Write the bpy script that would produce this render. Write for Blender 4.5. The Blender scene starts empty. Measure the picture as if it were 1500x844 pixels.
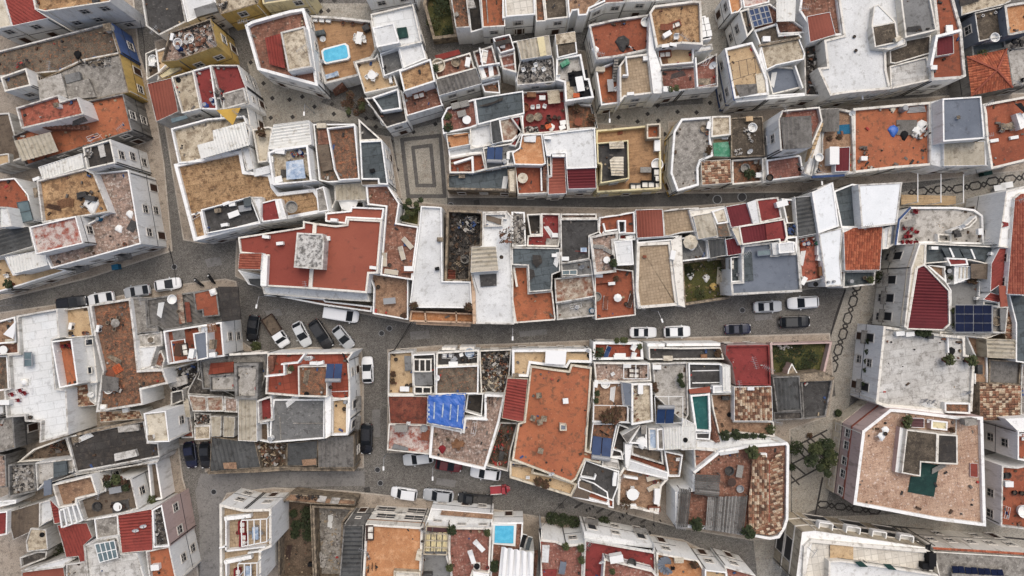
import bpy, bmesh, math, random
from mathutils import Vector, Matrix
from mathutils.geometry import tessellate_polygon
RN = random.Random(11)
SC = bpy.context.scene
COL = SC.collection
# ---------------------------------------------------------------- camera, sky, sun, exposure
CAM_H = 105.0            # the drone hovers 105 m over the town and looks straight down
cam_d = bpy.data.cameras.new('camera'); cam = bpy.data.objects.new('camera', cam_d); COL.objects.link(cam)
cam.location = (0, 0, CAM_H); cam.rotation_euler = (0, 0, 0)
cam_d.sensor_width = 36; cam_d.lens = 18 * CAM_H / 75.0
cam_d.clip_start = 1; cam_d.clip_end = 3000
SC.camera = cam
SUN_EL, SUN_AZ = math.radians(64), math.radians(20)     # azimuth clockwise from north (+Y)
W = bpy.data.worlds.new('World'); SC.world = W; W.use_nodes = True
nt = W.node_tree; bgn = nt.nodes['Background']
sky = nt.nodes.new('ShaderNodeTexSky'); sky.sky_type = 'NISHITA'; sky.sun_disc = False
sky.sun_elevation = SUN_EL; sky.sun_rotation = SUN_AZ; sky.air_density = .8; sky.dust_density = 6.0; sky.ozone_density = 1.0
nt.links.new(sky.outputs[0], bgn.inputs[0]); bgn.inputs[1].default_value = 0.15
sd = bpy.data.lights.new('sun', 'SUN'); sun = bpy.data.objects.new('sun', sd); COL.objects.link(sun)
sd.energy = 1.0; sd.angle = math.radians(75); sd.color = (.97, 1, .93)
sun.location = (0, 0, 150)
sv = Vector((math.sin(SUN_AZ) * math.cos(SUN_EL), math.cos(SUN_AZ) * math.cos(SUN_EL), math.sin(SUN_EL)))
sun.rotation_euler = sv.to_track_quat('Z', 'Y').to_euler()
SC.view_settings.view_transform = 'Standard'; SC.view_settings.look = 'None'
SC.view_settings.exposure = 0.02; SC.view_settings.gamma = 1
SC.render.engine = 'CYCLES'

# ---------------------------------------------------------------- materials
def lin(c):
    return tuple(((v / 255) / 12.92 if v / 255 <= .04045 else ((v / 255 + .055) / 1.055) ** 2.4) for v in c) + (1,)
def alb(c):
    l = lin(c); y = .3 * l[0] + .6 * l[1] + .1 * l[2]; k_ = min(1, max(0, (y - .3) / .35)); k_ = .80 + .14 * k_
    g_ = .15; return tuple((v * (1 - g_) + y * g_) * k_ for v in l[:3]) + (1,)
MATS = {}
def mt(n, c, c2=None, sc=.5, sp=.3, st=None, sa=.4, pat=None, rough=.85, spec=.25, zs=1.0, st2=None, sa2=.35, bump=.25, ps=1.0, metal=0, pv=.72, tv=None, raw=False):
    lin = alb if not raw else globals()['lin']
    m = bpy.data.materials.new(n); m.use_nodes = True; t = m.node_tree; N = t.nodes; L = t.links
    bs = N['Principled BSDF']; bs.inputs['Roughness'].default_value = rough; bs.inputs['Metallic'].default_value = metal
    bs.inputs['Specular IOR Level'].default_value = spec
    g = N.new('ShaderNodeNewGeometry')
    mp = N.new('ShaderNodeMapping'); L.new(g.outputs['Position'], mp.inputs[0]); mp.inputs['Scale'].default_value = (1, 1, zs)
    mp.inputs['Rotation'].default_value = (0, 0, math.radians(-9))
    def noise(s, d, off=0, dist=0):
        q = N.new('ShaderNodeTexNoise'); q.inputs['Scale'].default_value = s; q.inputs['Detail'].default_value = d
        q.inputs['Roughness'].default_value = .65; q.inputs['Distortion'].default_value = dist
        a = N.new('ShaderNodeVectorMath'); a.operation = 'ADD'; a.inputs[1].default_value = (off, off * .7, off * .3)
        L.new(mp.outputs[0], a.inputs[0]); L.new(a.outputs[0], q.inputs['Vector']); return q.outputs[0]
    def ramp(f, a, b, lo=0, hi=1):
        r = N.new('ShaderNodeMapRange'); r.inputs[1].default_value = a; r.inputs[2].default_value = b
        r.inputs[3].default_value = lo; r.inputs[4].default_value = hi; r.clamp = True
        L.new(f, r.inputs[0]); return r.outputs[0]
    def mix(f, a, b, mode='MIX'):
        q = N.new('ShaderNodeMix'); q.data_type = 'RGBA'; q.blend_type = mode
        for v, s in ((f, q.inputs[0]), (a, q.inputs[6]), (b, q.inputs[7])):
            if isinstance(v, (tuple, float, int)): s.default_value = v
            else: L.new(v, s)
        return q.outputs[2]
    col = lin(c)
    if c2: col = mix(ramp(noise(sc, 7, 3), .38, .62), lin(c), lin(c2))
    fine = noise(7.5, 6, 9)
    if st: col = mix(ramp(noise(1.3, 12, 21, 0), .66 - sa * .45, .72 - sa * .25, 0, .85), col, lin(st))
    if st2: col = mix(ramp(noise(2.6, 12, 47, 0), .70 - sa2 * .45, .74 - sa2 * .3, 0, .8), col, lin(st2))
    if pat:
        b = N.new('ShaderNodeTexBrick'); b.inputs['Scale'].default_value = 1
        L.new(mp.outputs[0], b.inputs['Vector'])
        w, h, ms = {'tile': (.42, .42, .03), 'big': (.9, .9, .04), 'plank': (3.2, .16, .02), 'brick': (.3, .15, .02), 'roofsheet': (2.2, 1.1, .05), 'course': (60, .2, .03)}[pat]
        b.inputs['Brick Width'].default_value = w * ps; b.inputs['Row Height'].default_value = h * ps; b.inputs['Mortar Size'].default_value = ms * ps
        b.offset = 0 if pat in ('tile', 'big') else .5
        b.inputs['Color1'].default_value = (1, 1, 1, 1); b.inputs['Color2'].default_value = (pv, pv * .98, pv * .96, 1); b.inputs['Mortar'].default_value = (pv - .17, pv - .18, pv - .2, 1)
        col = mix(.8, col, b.outputs[0], 'MULTIPLY')
    if tv:
        at = N.new('ShaderNodeAttribute'); at.attribute_name = 'tile'; cr = N.new('ShaderNodeValToRGB'); cr.color_ramp.interpolation = 'CONSTANT'; L.new(at.outputs['Fac'], cr.inputs[0])
        el = cr.color_ramp.elements
        while len(el) < len(tv): el.new(.5)
        for i_, cc_ in enumerate(tv): el[i_].position = i_ / len(tv); el[i_].color = lin(cc_)
        col = mix(.78, col, cr.outputs[0])
    if sp >= .1 and rough > .6:
        spt = ramp(noise(3.2, 5, 71), .60, .66, 0, min(.55, sp * 2.4)); col = mix(spt, col, (.05, .045, .04, 1))
        big_ = ramp(noise(.11, 3, 33), .3, .7, .86, 1.12); vb = N.new('ShaderNodeCombineColor'); [L.new(big_, vb.inputs[i]) for i in range(3)]; col = mix(1.0, col, vb.outputs[0], 'MULTIPLY')
    f2 = ramp(fine, .3, .7, 1 - sp * 1.25, 1 + sp * 1.25)
    vv = N.new('ShaderNodeCombineColor'); [L.new(f2, vv.inputs[i]) for i in range(3)]
    col = mix(1.0, col, vv.outputs[0], 'MULTIPLY')
    L.new(col, bs.inputs['Base Color'])
    if bump:
        bp = N.new('ShaderNodeBump'); bp.inputs['Strength'].default_value = bump; bp.inputs['Distance'].default_value = .03
        L.new(fine, bp.inputs['Height']); L.new(bp.outputs[0], bs.inputs['Normal'])
    MATS[n] = m; return m
WS = dict(zs=.22)
mt('white', (234, 233, 229), (222, 222, 219), .35, .08, (196, 193, 186), .26, st2=(160, 156, 148), sa2=.06, raw=True, **WS)
mt('offwhite', (222, 218, 208), (208, 203, 193), .3, .08, (164, 157, 145), .3, raw=True, **WS)
mt('dirtywhite', (210, 207, 200), (190, 187, 180), .4, .12, (140, 134, 124), .4, raw=True, **WS)
mt('yellow', (206, 176, 108), (192, 162, 96), .4, .1, (160, 138, 92), .3, raw=True, **WS)
mt('paleyellow', (224, 210, 160), (214, 198, 150), .4, .08, (160, 148, 120), .25, **WS)
mt('pink', (205, 178, 170), (196, 168, 160), .3, .07, (160, 140, 130), .25, **WS)
mt('peach', (214, 180, 146), (200, 165, 132), .4, .1, (150, 125, 100), .3, **WS)
mt('blue', (86, 116, 176), (72, 102, 160), .5, .1, (110, 120, 140), .3, **WS)
mt('greywall', (150, 147, 141), (124, 121, 116), .4, .2, (84, 80, 74), .4, **WS)
mt('stone', (168, 150, 124), (128, 114, 96), 1.4, .4, (84, 76, 66), .4)
mt('beigewall', (196, 182, 156), (182, 168, 142), .3, .12, (130, 118, 98), .35, **WS)
mt('redtrim', (150, 82, 62))
mt('bluetrim', (60, 84, 130))
# floors and roofs
mt('terra', (166, 88, 54), (150, 76, 48), .35, .14, (112, 68, 50), .3, st2=(184, 112, 78), sa2=.25)
mt('orange', (190, 108, 62), (172, 96, 58), .35, .14, (120, 84, 60), .32, st2=(206, 142, 100), sa2=.2)
mt('redroof', (152, 68, 52), (144, 62, 48), .3, .07, (116, 56, 44), .2)
mt('coral', (166, 86, 62), (158, 80, 58), .3, .07, (130, 74, 58), .2)
mt('redpaint', (150, 56, 52), (136, 50, 46), .4, .12, (104, 42, 40), .3, st2=(176, 110, 100), sa2=.15)
mt('redworn', (180, 96, 70), (164, 84, 60), .5, .2, (100, 62, 48), .4, st2=(204, 140, 112), sa2=.25)
mt('peelred', (172, 88, 66), (160, 76, 56), .5, .2, (206, 196, 186), .62, st2=(80, 60, 50), sa2=.25)
mt('peelwhite', (206, 203, 196), (190, 188, 182), .5, .15, (110, 105, 98), .3, st2=(70, 68, 66), sa2=.5)
mt('brickfloor', (170, 116, 92), (146, 96, 74), .6, .3, (110, 80, 66), .38, 'tile', st2=(200, 168, 146), sa2=.3)
mt('palebrick', (190, 158, 138), (166, 140, 124), .8, .32, (120, 104, 94), .4, 'tile', st2=(212, 200, 188), sa2=.38)
mt('pinkbrick', (178, 118, 100), (156, 96, 80), .6, .26, (124, 90, 78), .3, 'tile', st2=(206, 178, 162), sa2=.3)
mt('redtile', (176, 84, 56), (160, 72, 48), .5, .12, None, .4, 'big')
mt('tan', (206, 176, 132), (190, 158, 114), .5, .16, (140, 112, 78), .2)
mt('tandirty', (198, 158, 108), (176, 134, 88), .5, .3, (120, 88, 58), .42, st2=(90, 66, 46), sa2=.3)
mt('tanpebble', (196, 158, 110), (176, 138, 92), .5, .4, (126, 92, 60), .38, 'roofsheet', st2=(92, 68, 48), sa2=.32)
mt('ochre', (204, 140, 84), (190, 126, 74), .4, .2, (216, 160, 108), .4)
mt('beigetile', (188, 164, 132), (178, 154, 122), .4, .12, (140, 118, 92), .2, 'tile')
mt('paletile', (224, 218, 204), (216, 209, 195), .4, .08, (170, 160, 144), .2, 'big')
mt('cream', (214, 204, 182), (202, 190, 166), .5, .14, (160, 144, 118), .3)
mt('creamdirty', (204, 190, 164), (184, 168, 140), .6, .22, (130, 112, 88), .42, st2=(96, 82, 64), sa2=.25)
mt('whitefloor', (222, 224, 223), (212, 215, 214), .3, .07, (186, 188, 187), .24, 'roofsheet', st2=(150, 150, 148), sa2=.1, pv=.95)
mt('whiteworn', (216, 217, 215), (206, 207, 205), .35, .1, (184, 183, 178), .26, st2=(150, 148, 143), sa2=.1)
mt('whitepatch', (208, 206, 200), (194, 191, 184), .5, .14, (158, 154, 146), .36, 'roofsheet', st2=(110, 106, 100), sa2=.2, pv=.86)
mt('concrete', (166, 160, 150), (146, 140, 130), .5, .22, (108, 102, 94), .4, st2=(190, 184, 174), sa2=.3)
mt('paleconcrete', (192, 187, 178), (172, 166, 156), .5, .2, (132, 126, 116), .38)
mt('grey', (138, 138, 136), (124, 124, 122), .4, .12, (100, 98, 95), .3)
mt('bluegrey', (120, 128, 140), (108, 116, 128), .3, .08, (92, 96, 104), .2, st2=(140, 146, 152), sa2=.15)
mt('slate', (98, 108, 112), (88, 97, 100), .3, .14, (66, 72, 74), .3, 'roofsheet')
mt('darkgrey', (84, 82, 80), (70, 68, 66), .5, .18, (54, 52, 50), .35, st2=(120, 116, 110), sa2=.25)
mt('tar', (76, 72, 68), (62, 58, 55), .5, .25, (90, 82, 74), .35, 'roofsheet')
mt('greytar', (126, 126, 124), (112, 112, 110), .5, .16, (86, 84, 82), .3, st2=(160, 158, 152), sa2=.3)
mt('mottled', (142, 104, 76), (112, 84, 64), .5, .45, (84, 66, 54), .42, st2=(176, 106, 64), sa2=.42)
mt('mottledgrey', (128, 112, 92), (104, 92, 78), .5, .42, (78, 68, 58), .4, st2=(160, 104, 66), sa2=.36)
mt('mottledtan', (170, 134, 102), (148, 112, 84), .5, .34, (108, 82, 64), .35, st2=(190, 156, 122), sa2=.3)
mt('mossy', (104, 92, 76), (84, 74, 62), .6, .42, (66, 58, 48), .42, st2=(134, 120, 100), sa2=.3)
mt('deck', (176, 140, 104), (158, 124, 92), .5, .16, (128, 100, 76), .3, 'plank', raw=True)
mt('deckgrey', (132, 116, 98), (116, 100, 84), .5, .16, (92, 80, 68), .3, 'plank')
mt('rust', (140, 84, 58), (168, 150, 128), .8, .25, (196, 184, 164), .4, st2=(96, 60, 44), sa2=.3)
mt('debrisfloor', (84, 78, 72), (62, 58, 54), .8, .5, (120, 112, 102), .4, st2=(180, 176, 170), sa2=.2)
mt('debriswhite', (188, 182, 172), (150, 144, 136), 1.1, .4, (84, 76, 68), .42, st2=(60, 54, 48), sa2=.3)
mt('dirt', (118, 98, 78), (96, 80, 64), .6, .4, (72, 62, 50), .4, st2=(146, 126, 102), sa2=.25)
mt('grassground', (82, 82, 46), (64, 66, 36), .7, .5, (118, 102, 68), .3, raw=True)
mt('whitesheet', (228, 231, 232), (220, 224, 225), .4, .05, (200, 202, 200), .2)
mt('bluetarp', (44, 112, 206), (34, 100, 196), .9, .1, (48, 114, 208), .3, rough=.4, spec=.5)
mt('bluepatch', (176, 194, 212), (128, 154, 186), 1.6, .15, (206, 212, 216), .4, rough=.5)
mt('greenpaint', (30, 70, 64), (24, 58, 54), .6, .16, (50, 84, 76), .25)
mt('greennet', (64, 150, 110), (54, 130, 96), .8, .25, (120, 176, 146), .4)
mt('tealpaint', (34, 104, 100), (26, 90, 88), .6, .14, (60, 116, 110), .25)
# sheets and tiles (built as geometry)
mt('corr_red', (160, 66, 54), (146, 58, 48), .4, .12, (116, 52, 44), .25)
mt('corr_maroon', (118, 40, 46), (106, 36, 42), .4, .1)
mt('corr_terra', (158, 84, 64), (146, 76, 58), .4, .1)
mt('corr_grey', (130, 126, 120), (112, 108, 102), .5, .2, (84, 80, 76), .35)
mt('corr_dark', (94, 95, 94), (78, 79, 78), .5, .2, (58, 57, 55), .3, st2=(116, 112, 106), sa2=.2)
mt('corr_brown', (118, 102, 84), (98, 84, 70), .5, .22, (78, 66, 56), .3)
mt('corr_beige', (190, 180, 160), (174, 164, 142), .5, .12, (140, 128, 108), .3)
mt('corr_white', (220, 219, 212), (208, 207, 200), .4, .08, (176, 168, 150), .25)
mt('corr_rust', (122, 58, 42), (142, 76, 54), .8, .25, (84, 50, 40), .4)
mt('corr_ribs', (104, 70, 70), (92, 60, 62), .4, .12)
mt('tiles_orange', (186, 98, 58), (172, 86, 50), .8, .2, (128, 70, 48), .25, tv=[(190, 100, 60), (172, 86, 52), (200, 112, 70), (150, 78, 50)])
mt('tiles_old', (150, 106, 76), (112, 78, 58), 1.6, .5, (196, 170, 132), .46, st2=(70, 52, 42), sa2=.2, tv=[(172, 136, 104), (110, 76, 58), (196, 170, 138), (86, 62, 50), (158, 104, 74), (206, 188, 160), (128, 84, 60)])
mt('tiles_red', (160, 82, 58), (148, 72, 52), .6, .16, (120, 66, 50), .25, tv=[(164, 84, 60), (148, 72, 52), (172, 94, 68)])
for i_, c_ in enumerate(((150, 147, 141), (122, 119, 114), (100, 97, 92))): mt('greyboard%d' % (i_ + 1), c_, tuple(v - 14 for v in c_), 1.2, .3, (84, 80, 76), .3)
mt('corr_wood', (142, 138, 132), (124, 120, 114), .8, .3, (96, 92, 88), .4)
# small things
mt('glass', (30, 34, 40), (40, 46, 54), 1, .1, rough=.35, spec=.2, bump=0)
mt('skyglass', (112, 132, 136), (92, 112, 118), .8, .1, rough=.3, spec=.3, bump=0)
mt('frame', (206, 200, 190), None, .5, .05)
mt('brownframe', (112, 84, 66))
mt('doorwood', (86, 60, 46), (74, 52, 40))
mt('plasticwhite', (228, 228, 224), None, 1, .04, rough=.5)
mt('beigeplastic', (196, 184, 162), None, 1, .06)
mt('metal', (150, 152, 154), None, 1, .08, rough=.4, spec=.5)
mt('darkmetal', (50, 50, 52), None, 1, .1, rough=.5)
mt('black', (26, 26, 28), None, 1, .1)
mt('bluebarrel', (28, 66, 132))
mt('tealplastic', (20, 104, 140))
mt('redplastic', (140, 26, 34))
mt('orangeplastic', (206, 92, 30))
mt('brownclay', (138, 78, 52))
mt('wood', (150, 106, 70), (128, 88, 58), 2, .15)
mt('rattan', (78, 60, 52))
mt('fabricgrey', (150, 146, 138))
mt('yellowsail', (226, 178, 46), (214, 166, 40), .5, .05)
mt('whitesail', (232, 232, 230), None, .5, .03)
mt('redawn', (146, 54, 46), (132, 46, 40), .5, .1)
mt('solar', (24, 32, 58), (30, 40, 70), .6, .12, rough=.4, spec=.06, bump=0)
mt('solarblue', (36, 60, 100), (44, 72, 116), .6, .08, rough=.5, spec=.2, bump=0)
mt('water', (74, 164, 198), (96, 182, 210), 1.6, .1, rough=.3, spec=.15, bump=.1, raw=True)
mt('leaf', (62, 72, 40), (46, 56, 32), 1.4, .4)
mt('rosebrick', (204, 170, 142), (186, 148, 120), .5, .34, (162, 124, 100), .3, 'tile', st2=(222, 204, 190), sa2=.3, pv=.86)
mt('leaf2', (86, 92, 50), (66, 74, 40), 1.4, .4)
mt('leafred', (96, 62, 46), (80, 70, 44), 2, .4)
mt('bark', (84, 70, 58), (66, 56, 46), 2, .3)
mt('street', (122, 119, 114), (104, 101, 97), .18, .55, (98, 94, 89), .25, 'brick', st2=(142, 137, 130), sa2=.2, ps=1.2, raw=True)
mt('asphalt', (124, 122, 119), (112, 110, 108), .2, .22, (98, 96, 94), .3, raw=True)
mt('pavement', (158, 147, 134), (142, 131, 118), .4, .36, (118, 108, 97), .3, st2=(174, 162, 148), sa2=.2, raw=True)
mt('calcada', (152, 147, 137), (138, 133, 123), .4, .36, (132, 122, 110), .28, raw=True)
mt('calcadadark', (58, 55, 53), (72, 68, 65), 1, .35)
mt('calcadagrey', (104, 101, 97), (92, 89, 86), 1, .3)
mt('kerb', (172, 164, 152), (150, 142, 132), .6, .25, raw=True)
mt('tyre', (24, 24, 25))
mt('lamp_red', (130, 20, 20), None, 1, .05, rough=.3)
mt('lamp_white', (220, 222, 224), None, 1, .05, rough=.2)
for cn, cc in dict(white=(222, 224, 226), silver=(172, 176, 180), black=(22, 22, 26), navy=(28, 34, 62), red=(110, 20, 24), brightred=(176, 34, 44), charcoal=(40, 42, 44), lightsilver=(196, 200, 202)).items():
    mt('paint_' + cn, cc, None, 1, .03, rough=.25, spec=.6, bump=0)
for i, cc in enumerate([(176, 171, 163), (112, 105, 98), (62, 59, 57), (132, 88, 66), (60, 84, 130), (170, 150, 120), (180, 60, 50), (90, 70, 54)]):
    mt('junk%d' % i, cc, None, 1, .2)

# ---------------------------------------------------------------- basic mesh helpers
def link(name, me, mat=None, parent=None, loc=(0, 0, 0), rz=0):
    o = bpy.data.objects.new(name, me); COL.objects.link(o)
    if mat and me is not None and not me.materials: me.materials.append(MATS[mat])
    if parent: o.parent = parent
    o.location = loc; o.rotation_euler = (0, 0, rz); return o
class MB:
    def __init__(s): s.v = []; s.f = []; s.mi = []; s.cur = 0
    def poly(s, pts): n = len(s.v); s.v += [tuple(p) for p in pts]; s.f.append(list(range(n, n + len(pts)))); s.mi.append(s.cur)
    def box(s, c, d, rz=0, tilt=0):
        x, y, z = [k / 2 for k in d]; ca, sa = math.cos(rz), math.sin(rz); ct, stt = math.cos(tilt), math.sin(tilt); n = len(s.v)
        for zz in (-z, z):
            for xx, yy in ((-x, -y), (x, -y), (x, y), (-x, y)):
                X, Z = xx * ct - zz * stt, xx * stt + zz * ct
                s.v.append((c[0] + X * ca - yy * sa, c[1] + X * sa + yy * ca, c[2] + Z))
        for q in ((3, 2, 1, 0), (4, 5, 6, 7), (0, 1, 5, 4), (1, 2, 6, 5), (2, 3, 7, 6), (3, 0, 4, 7)): s.f.append([n + i for i in q]); s.mi.append(s.cur)
        return s
    def bar(s, a, b, w):
        a, b = Vector(a), Vector(b); d = (b - a); q = d.to_track_quat('Z', 'Y').to_matrix(); l = d.length; n = len(s.v)
        for zz in (0, l):
            for xx, yy in ((-w, -w), (w, -w), (w, w), (-w, w)): s.v.append(tuple(a + q @ Vector((xx / 2, yy / 2, zz))))
        for q2 in ((3, 2, 1, 0), (4, 5, 6, 7), (0, 1, 5, 4), (1, 2, 6, 5), (2, 3, 7, 6), (3, 0, 4, 7)): s.f.append([n + i for i in q2]); s.mi.append(s.cur)
        return s
    def lathe(s, prof, seg=12, c=(0, 0, 0), axis='z'):
        n = len(s.v)
        for r, z in prof:
            for i in range(seg):
                a = 2 * math.pi * i / seg; p = (r * math.cos(a), r * math.sin(a), z)
                if axis == 'y': p = (p[0], p[2], p[1])
                if axis == 'x': p = (p[2], p[0], p[1])
                s.v.append((c[0] + p[0], c[1] + p[1], c[2] + p[2]))
        for k in range(len(prof) - 1):
            for i in range(seg):
                j = (i + 1) % seg; s.f.append([n + k * seg + i, n + k * seg + j, n + (k + 1) * seg + j, n + (k + 1) * seg + i]); s.mi.append(s.cur)
        s.f.append([n + i for i in range(seg)][::-1]); s.mi.append(s.cur)
        s.f.append([n + (len(prof) - 1) * seg + i for i in range(seg)]); s.mi.append(s.cur)
        return s
    def mesh(s, name, mats=()):
        me = bpy.data.meshes.new(name); me.from_pydata(s.v, [], s.f)
        for m in mats: me.materials.append(MATS[m])
        if len(mats) > 1: me.polygons.foreach_set('material_index', s.mi)
        me.update(); return me
def structure(name, me, mat, loc=(0, 0, 0)):
    o = link(name, me, mat, None, loc); o['kind'] = 'structure'; return o
OX = OY = 0.0; KT = 1500 / 1407 * 250 / 1500
def o(x, y):
    global OX, OY; OX, OY = x, y
def px(s):          # tile coordinates to photo pixels
    return [(OX + float(a.split(',')[0]) * KT, OY + float(a.split(',')[1]) * KT) for a in s.split()]
def wp(p, z):       # photo pixel seen at height z to a place in the town
    k = (CAM_H - z) / CAM_H / 10; return Vector(((p[0] - 750) * k, (422 - p[1]) * k, z))
def W3(s, z): return [wp(p, z) for p in px(s)]
def area(P): return sum(P[i].x * P[(i + 1) % len(P)].y - P[(i + 1) % len(P)].x * P[i].y for i in range(len(P))) / 2
def inset(P, t):
    sg = 1 if area(P) > 0 else -1; n = len(P); out = []
    for i in range(n):
        a, b, c = P[i - 1], P[i], P[(i + 1) % n]
        d1 = (b - a).to_2d().normalized(); d2 = (c - b).to_2d().normalized()
        n1 = Vector((-d1.y, d1.x)) * sg; n2 = Vector((-d2.y, d2.x)) * sg; m = n1 + n2
        if m.length < .2: m = n1
        m.normalize(); k = t / max(.35, m.dot(n1)); out.append(Vector((b.x + m.x * k, b.y + m.y * k, b.z)))
    return out

# ---------------------------------------------------------------- houses
HS = None; HL = ''; ZF = 0.0; HW = 'white'; NB = 0; PROPS = []; HB = []
def cov(z, poly, mat, amp=.075, nu=22, nv=16, name='tarpaulin', sag=.35):
    """creased sheet thrown over a roof"""
    P = rel(W3(poly, z)); a, q, r, e = P; rg = random.Random(int(a.x * 100)); m = MB(); ph = [rg.uniform(0, 6) for _ in range(6)]; V = []
    for j in range(nv + 1):
        for i in range(nu + 1):
            u, v = i / nu, j / nv; p = a.lerp(q, u).lerp(e.lerp(r, u), v); d_ = min(u, 1 - u, v, 1 - v)
            zz = amp * (math.sin(u * 26 + 3 * math.sin(v * 5 + ph[0])) * .4 + math.sin(v * 17 + u * 6 + ph[1]) * .3 + abs(math.sin(u * 9 - v * 13 + ph[2])) * .5 + rg.uniform(-.25, .25)) - (sag if d_ == 0 else 0)
            V.append((p.x + rg.uniform(-.05, .05), p.y + rg.uniform(-.05, .05), p.z + zz))
    m.v = V; m.f = [[j * (nu + 1) + i, (j + 1) * (nu + 1) + i, (j + 1) * (nu + 1) + i + 1, j * (nu + 1) + i + 1] for j in range(nv) for i in range(nu)]; m.mi = [0] * len(m.f)
    return link(name, m.mesh(name), mat, HS)
def tag(ob, label, cat, group=None):
    ob['label'] = label; ob['category'] = cat
    if group: ob['group'] = group
    return ob
def h(label, wall='white', cat='house', name='town_house', group='houses of the old town'):
    global HS, HL, HW
    HS = bpy.data.objects.new(name, None); COL.objects.link(HS); HS.empty_display_size = .5
    tag(HS, label, cat, group); HL = label; HW = wall; HS['_set'] = 0; return HS
def rel(P):
    l = HS.location; return [Vector((p.x - l.x, p.y - l.y, p.z)) for p in P]
def sheet(P, mat, d=0, z=None, pitch=.42, amp=.085, slope=(0, 0), rows=False, name='roof'):
    """corrugated or tiled covering clipped to polygon P (local coordinates); ridges run along edge d"""
    pitch = .6 if mat in ('corr_dark', 'corr_grey', 'corr_beige', 'corr_brown') else pitch; amp = .1 if pitch == .6 else amp
    n = len(P); a, b = P[d % n], P[(d + 1) % n]; u = (b - a).to_2d().normalized(); v = Vector((-u.y, u.x))
    us = [p.to_2d().dot(u) for p in P]; vs = [p.to_2d().dot(v) for p in P]; u0, u1, v0, v1 = min(us), max(us), min(vs), max(vs)
    z0 = P[0].z if z is None else z
    sub = 4 if rows else 2
    nv = max(2, int((v1 - v0) / pitch * sub) + 1)
    nu = max(1, int((u1 - u0) / .42)) if rows else 1
    tris = [P]
    cross = [((P[(i + 1) % n] - P[i]).to_2d().to_3d().cross((P[(i + 2) % n] - P[(i + 1) % n]).to_2d().to_3d())).z for i in range(n)]
    if min(cross) < -1e-3 and max(cross) > 1e-3:
        tris = [[P[i] for i in t] for t in tessellate_polygon([[q.to_2d().to_3d() for q in P]])]
    V = []; F = []; rg = random.Random(len(V) + int(u0 * 100))
    us_ = []
    for i in range(nu + 1):
        t = u0 + (u1 - u0) * i / nu
        if rows:
            if i > 0: us_.append((t - .012, -.022))
            if i < nu: us_.append((t + .012, .022))
        else: us_.append((t, 0))
    for (t, dz) in us_:
        for j in range(nv + 1):
            w = v0 + (v1 - v0) * j / nv
            ph = (w - v0) / pitch * 2 * math.pi
            hh = amp * math.sin(ph) if not rows else amp * 1.5 * abs(math.sin(ph / 2)) + rg.uniform(-.012, .012)
            x = u * t + v * w; V.append((x.x, x.y, z0 + hh + dz + slope[0] * (t - u0) + slope[1] * (w - v0)))
    for i in range(len(us_) - 1):
        for j in range(nv):
            k = i * (nv + 1) + j; F.append((k, k + 1, k + nv + 2, k + nv + 1))
    bm = bmesh.new(); base = bpy.data.meshes.new('t'); base.from_pydata(V, [], F)
    if rows:
        at = base.attributes.new('tile', 'FLOAT', 'FACE'); vals = []; rt = {}
        for i in range(len(us_) - 1):
            for j in range(nv): vals.append(rt.setdefault((i // 2, j // 4), rg.random()))
        at.data.foreach_set('value', vals)
    for T in tris:
        b2 = bmesh.new(); b2.from_mesh(base); sg = 1 if area(T) > 0 else -1
        for i in range(len(T)):
            p, q = T[i], T[(i + 1) % len(T)]; e = (q - p).to_2d()
            if e.length < 1e-4: continue
            nn = Vector((e.y, -e.x, 0)).normalized() * sg
            g = b2.verts[:] + b2.edges[:] + b2.faces[:]
            bmesh.ops.bisect_plane(b2, geom=g, plane_co=Vector((p.x, p.y, 0)), plane_no=nn, clear_outer=True)
        tm = bpy.data.meshes.new('t2'); b2.to_mesh(tm); b2.free()
        if len(tris) == 1:
            bm.free(); bpy.data.meshes.remove(base); tm.name = name; return link(name, tm, mat, HS)
        bm.from_mesh(tm); bpy.data.meshes.remove(tm)
    me = bpy.data.meshes.new(name); bm.to_mesh(me); bm.free(); bpy.data.meshes.remove(base)
    for p in me.polygons: p.use_smooth = False
    return link(name, me, mat, HS)
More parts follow.
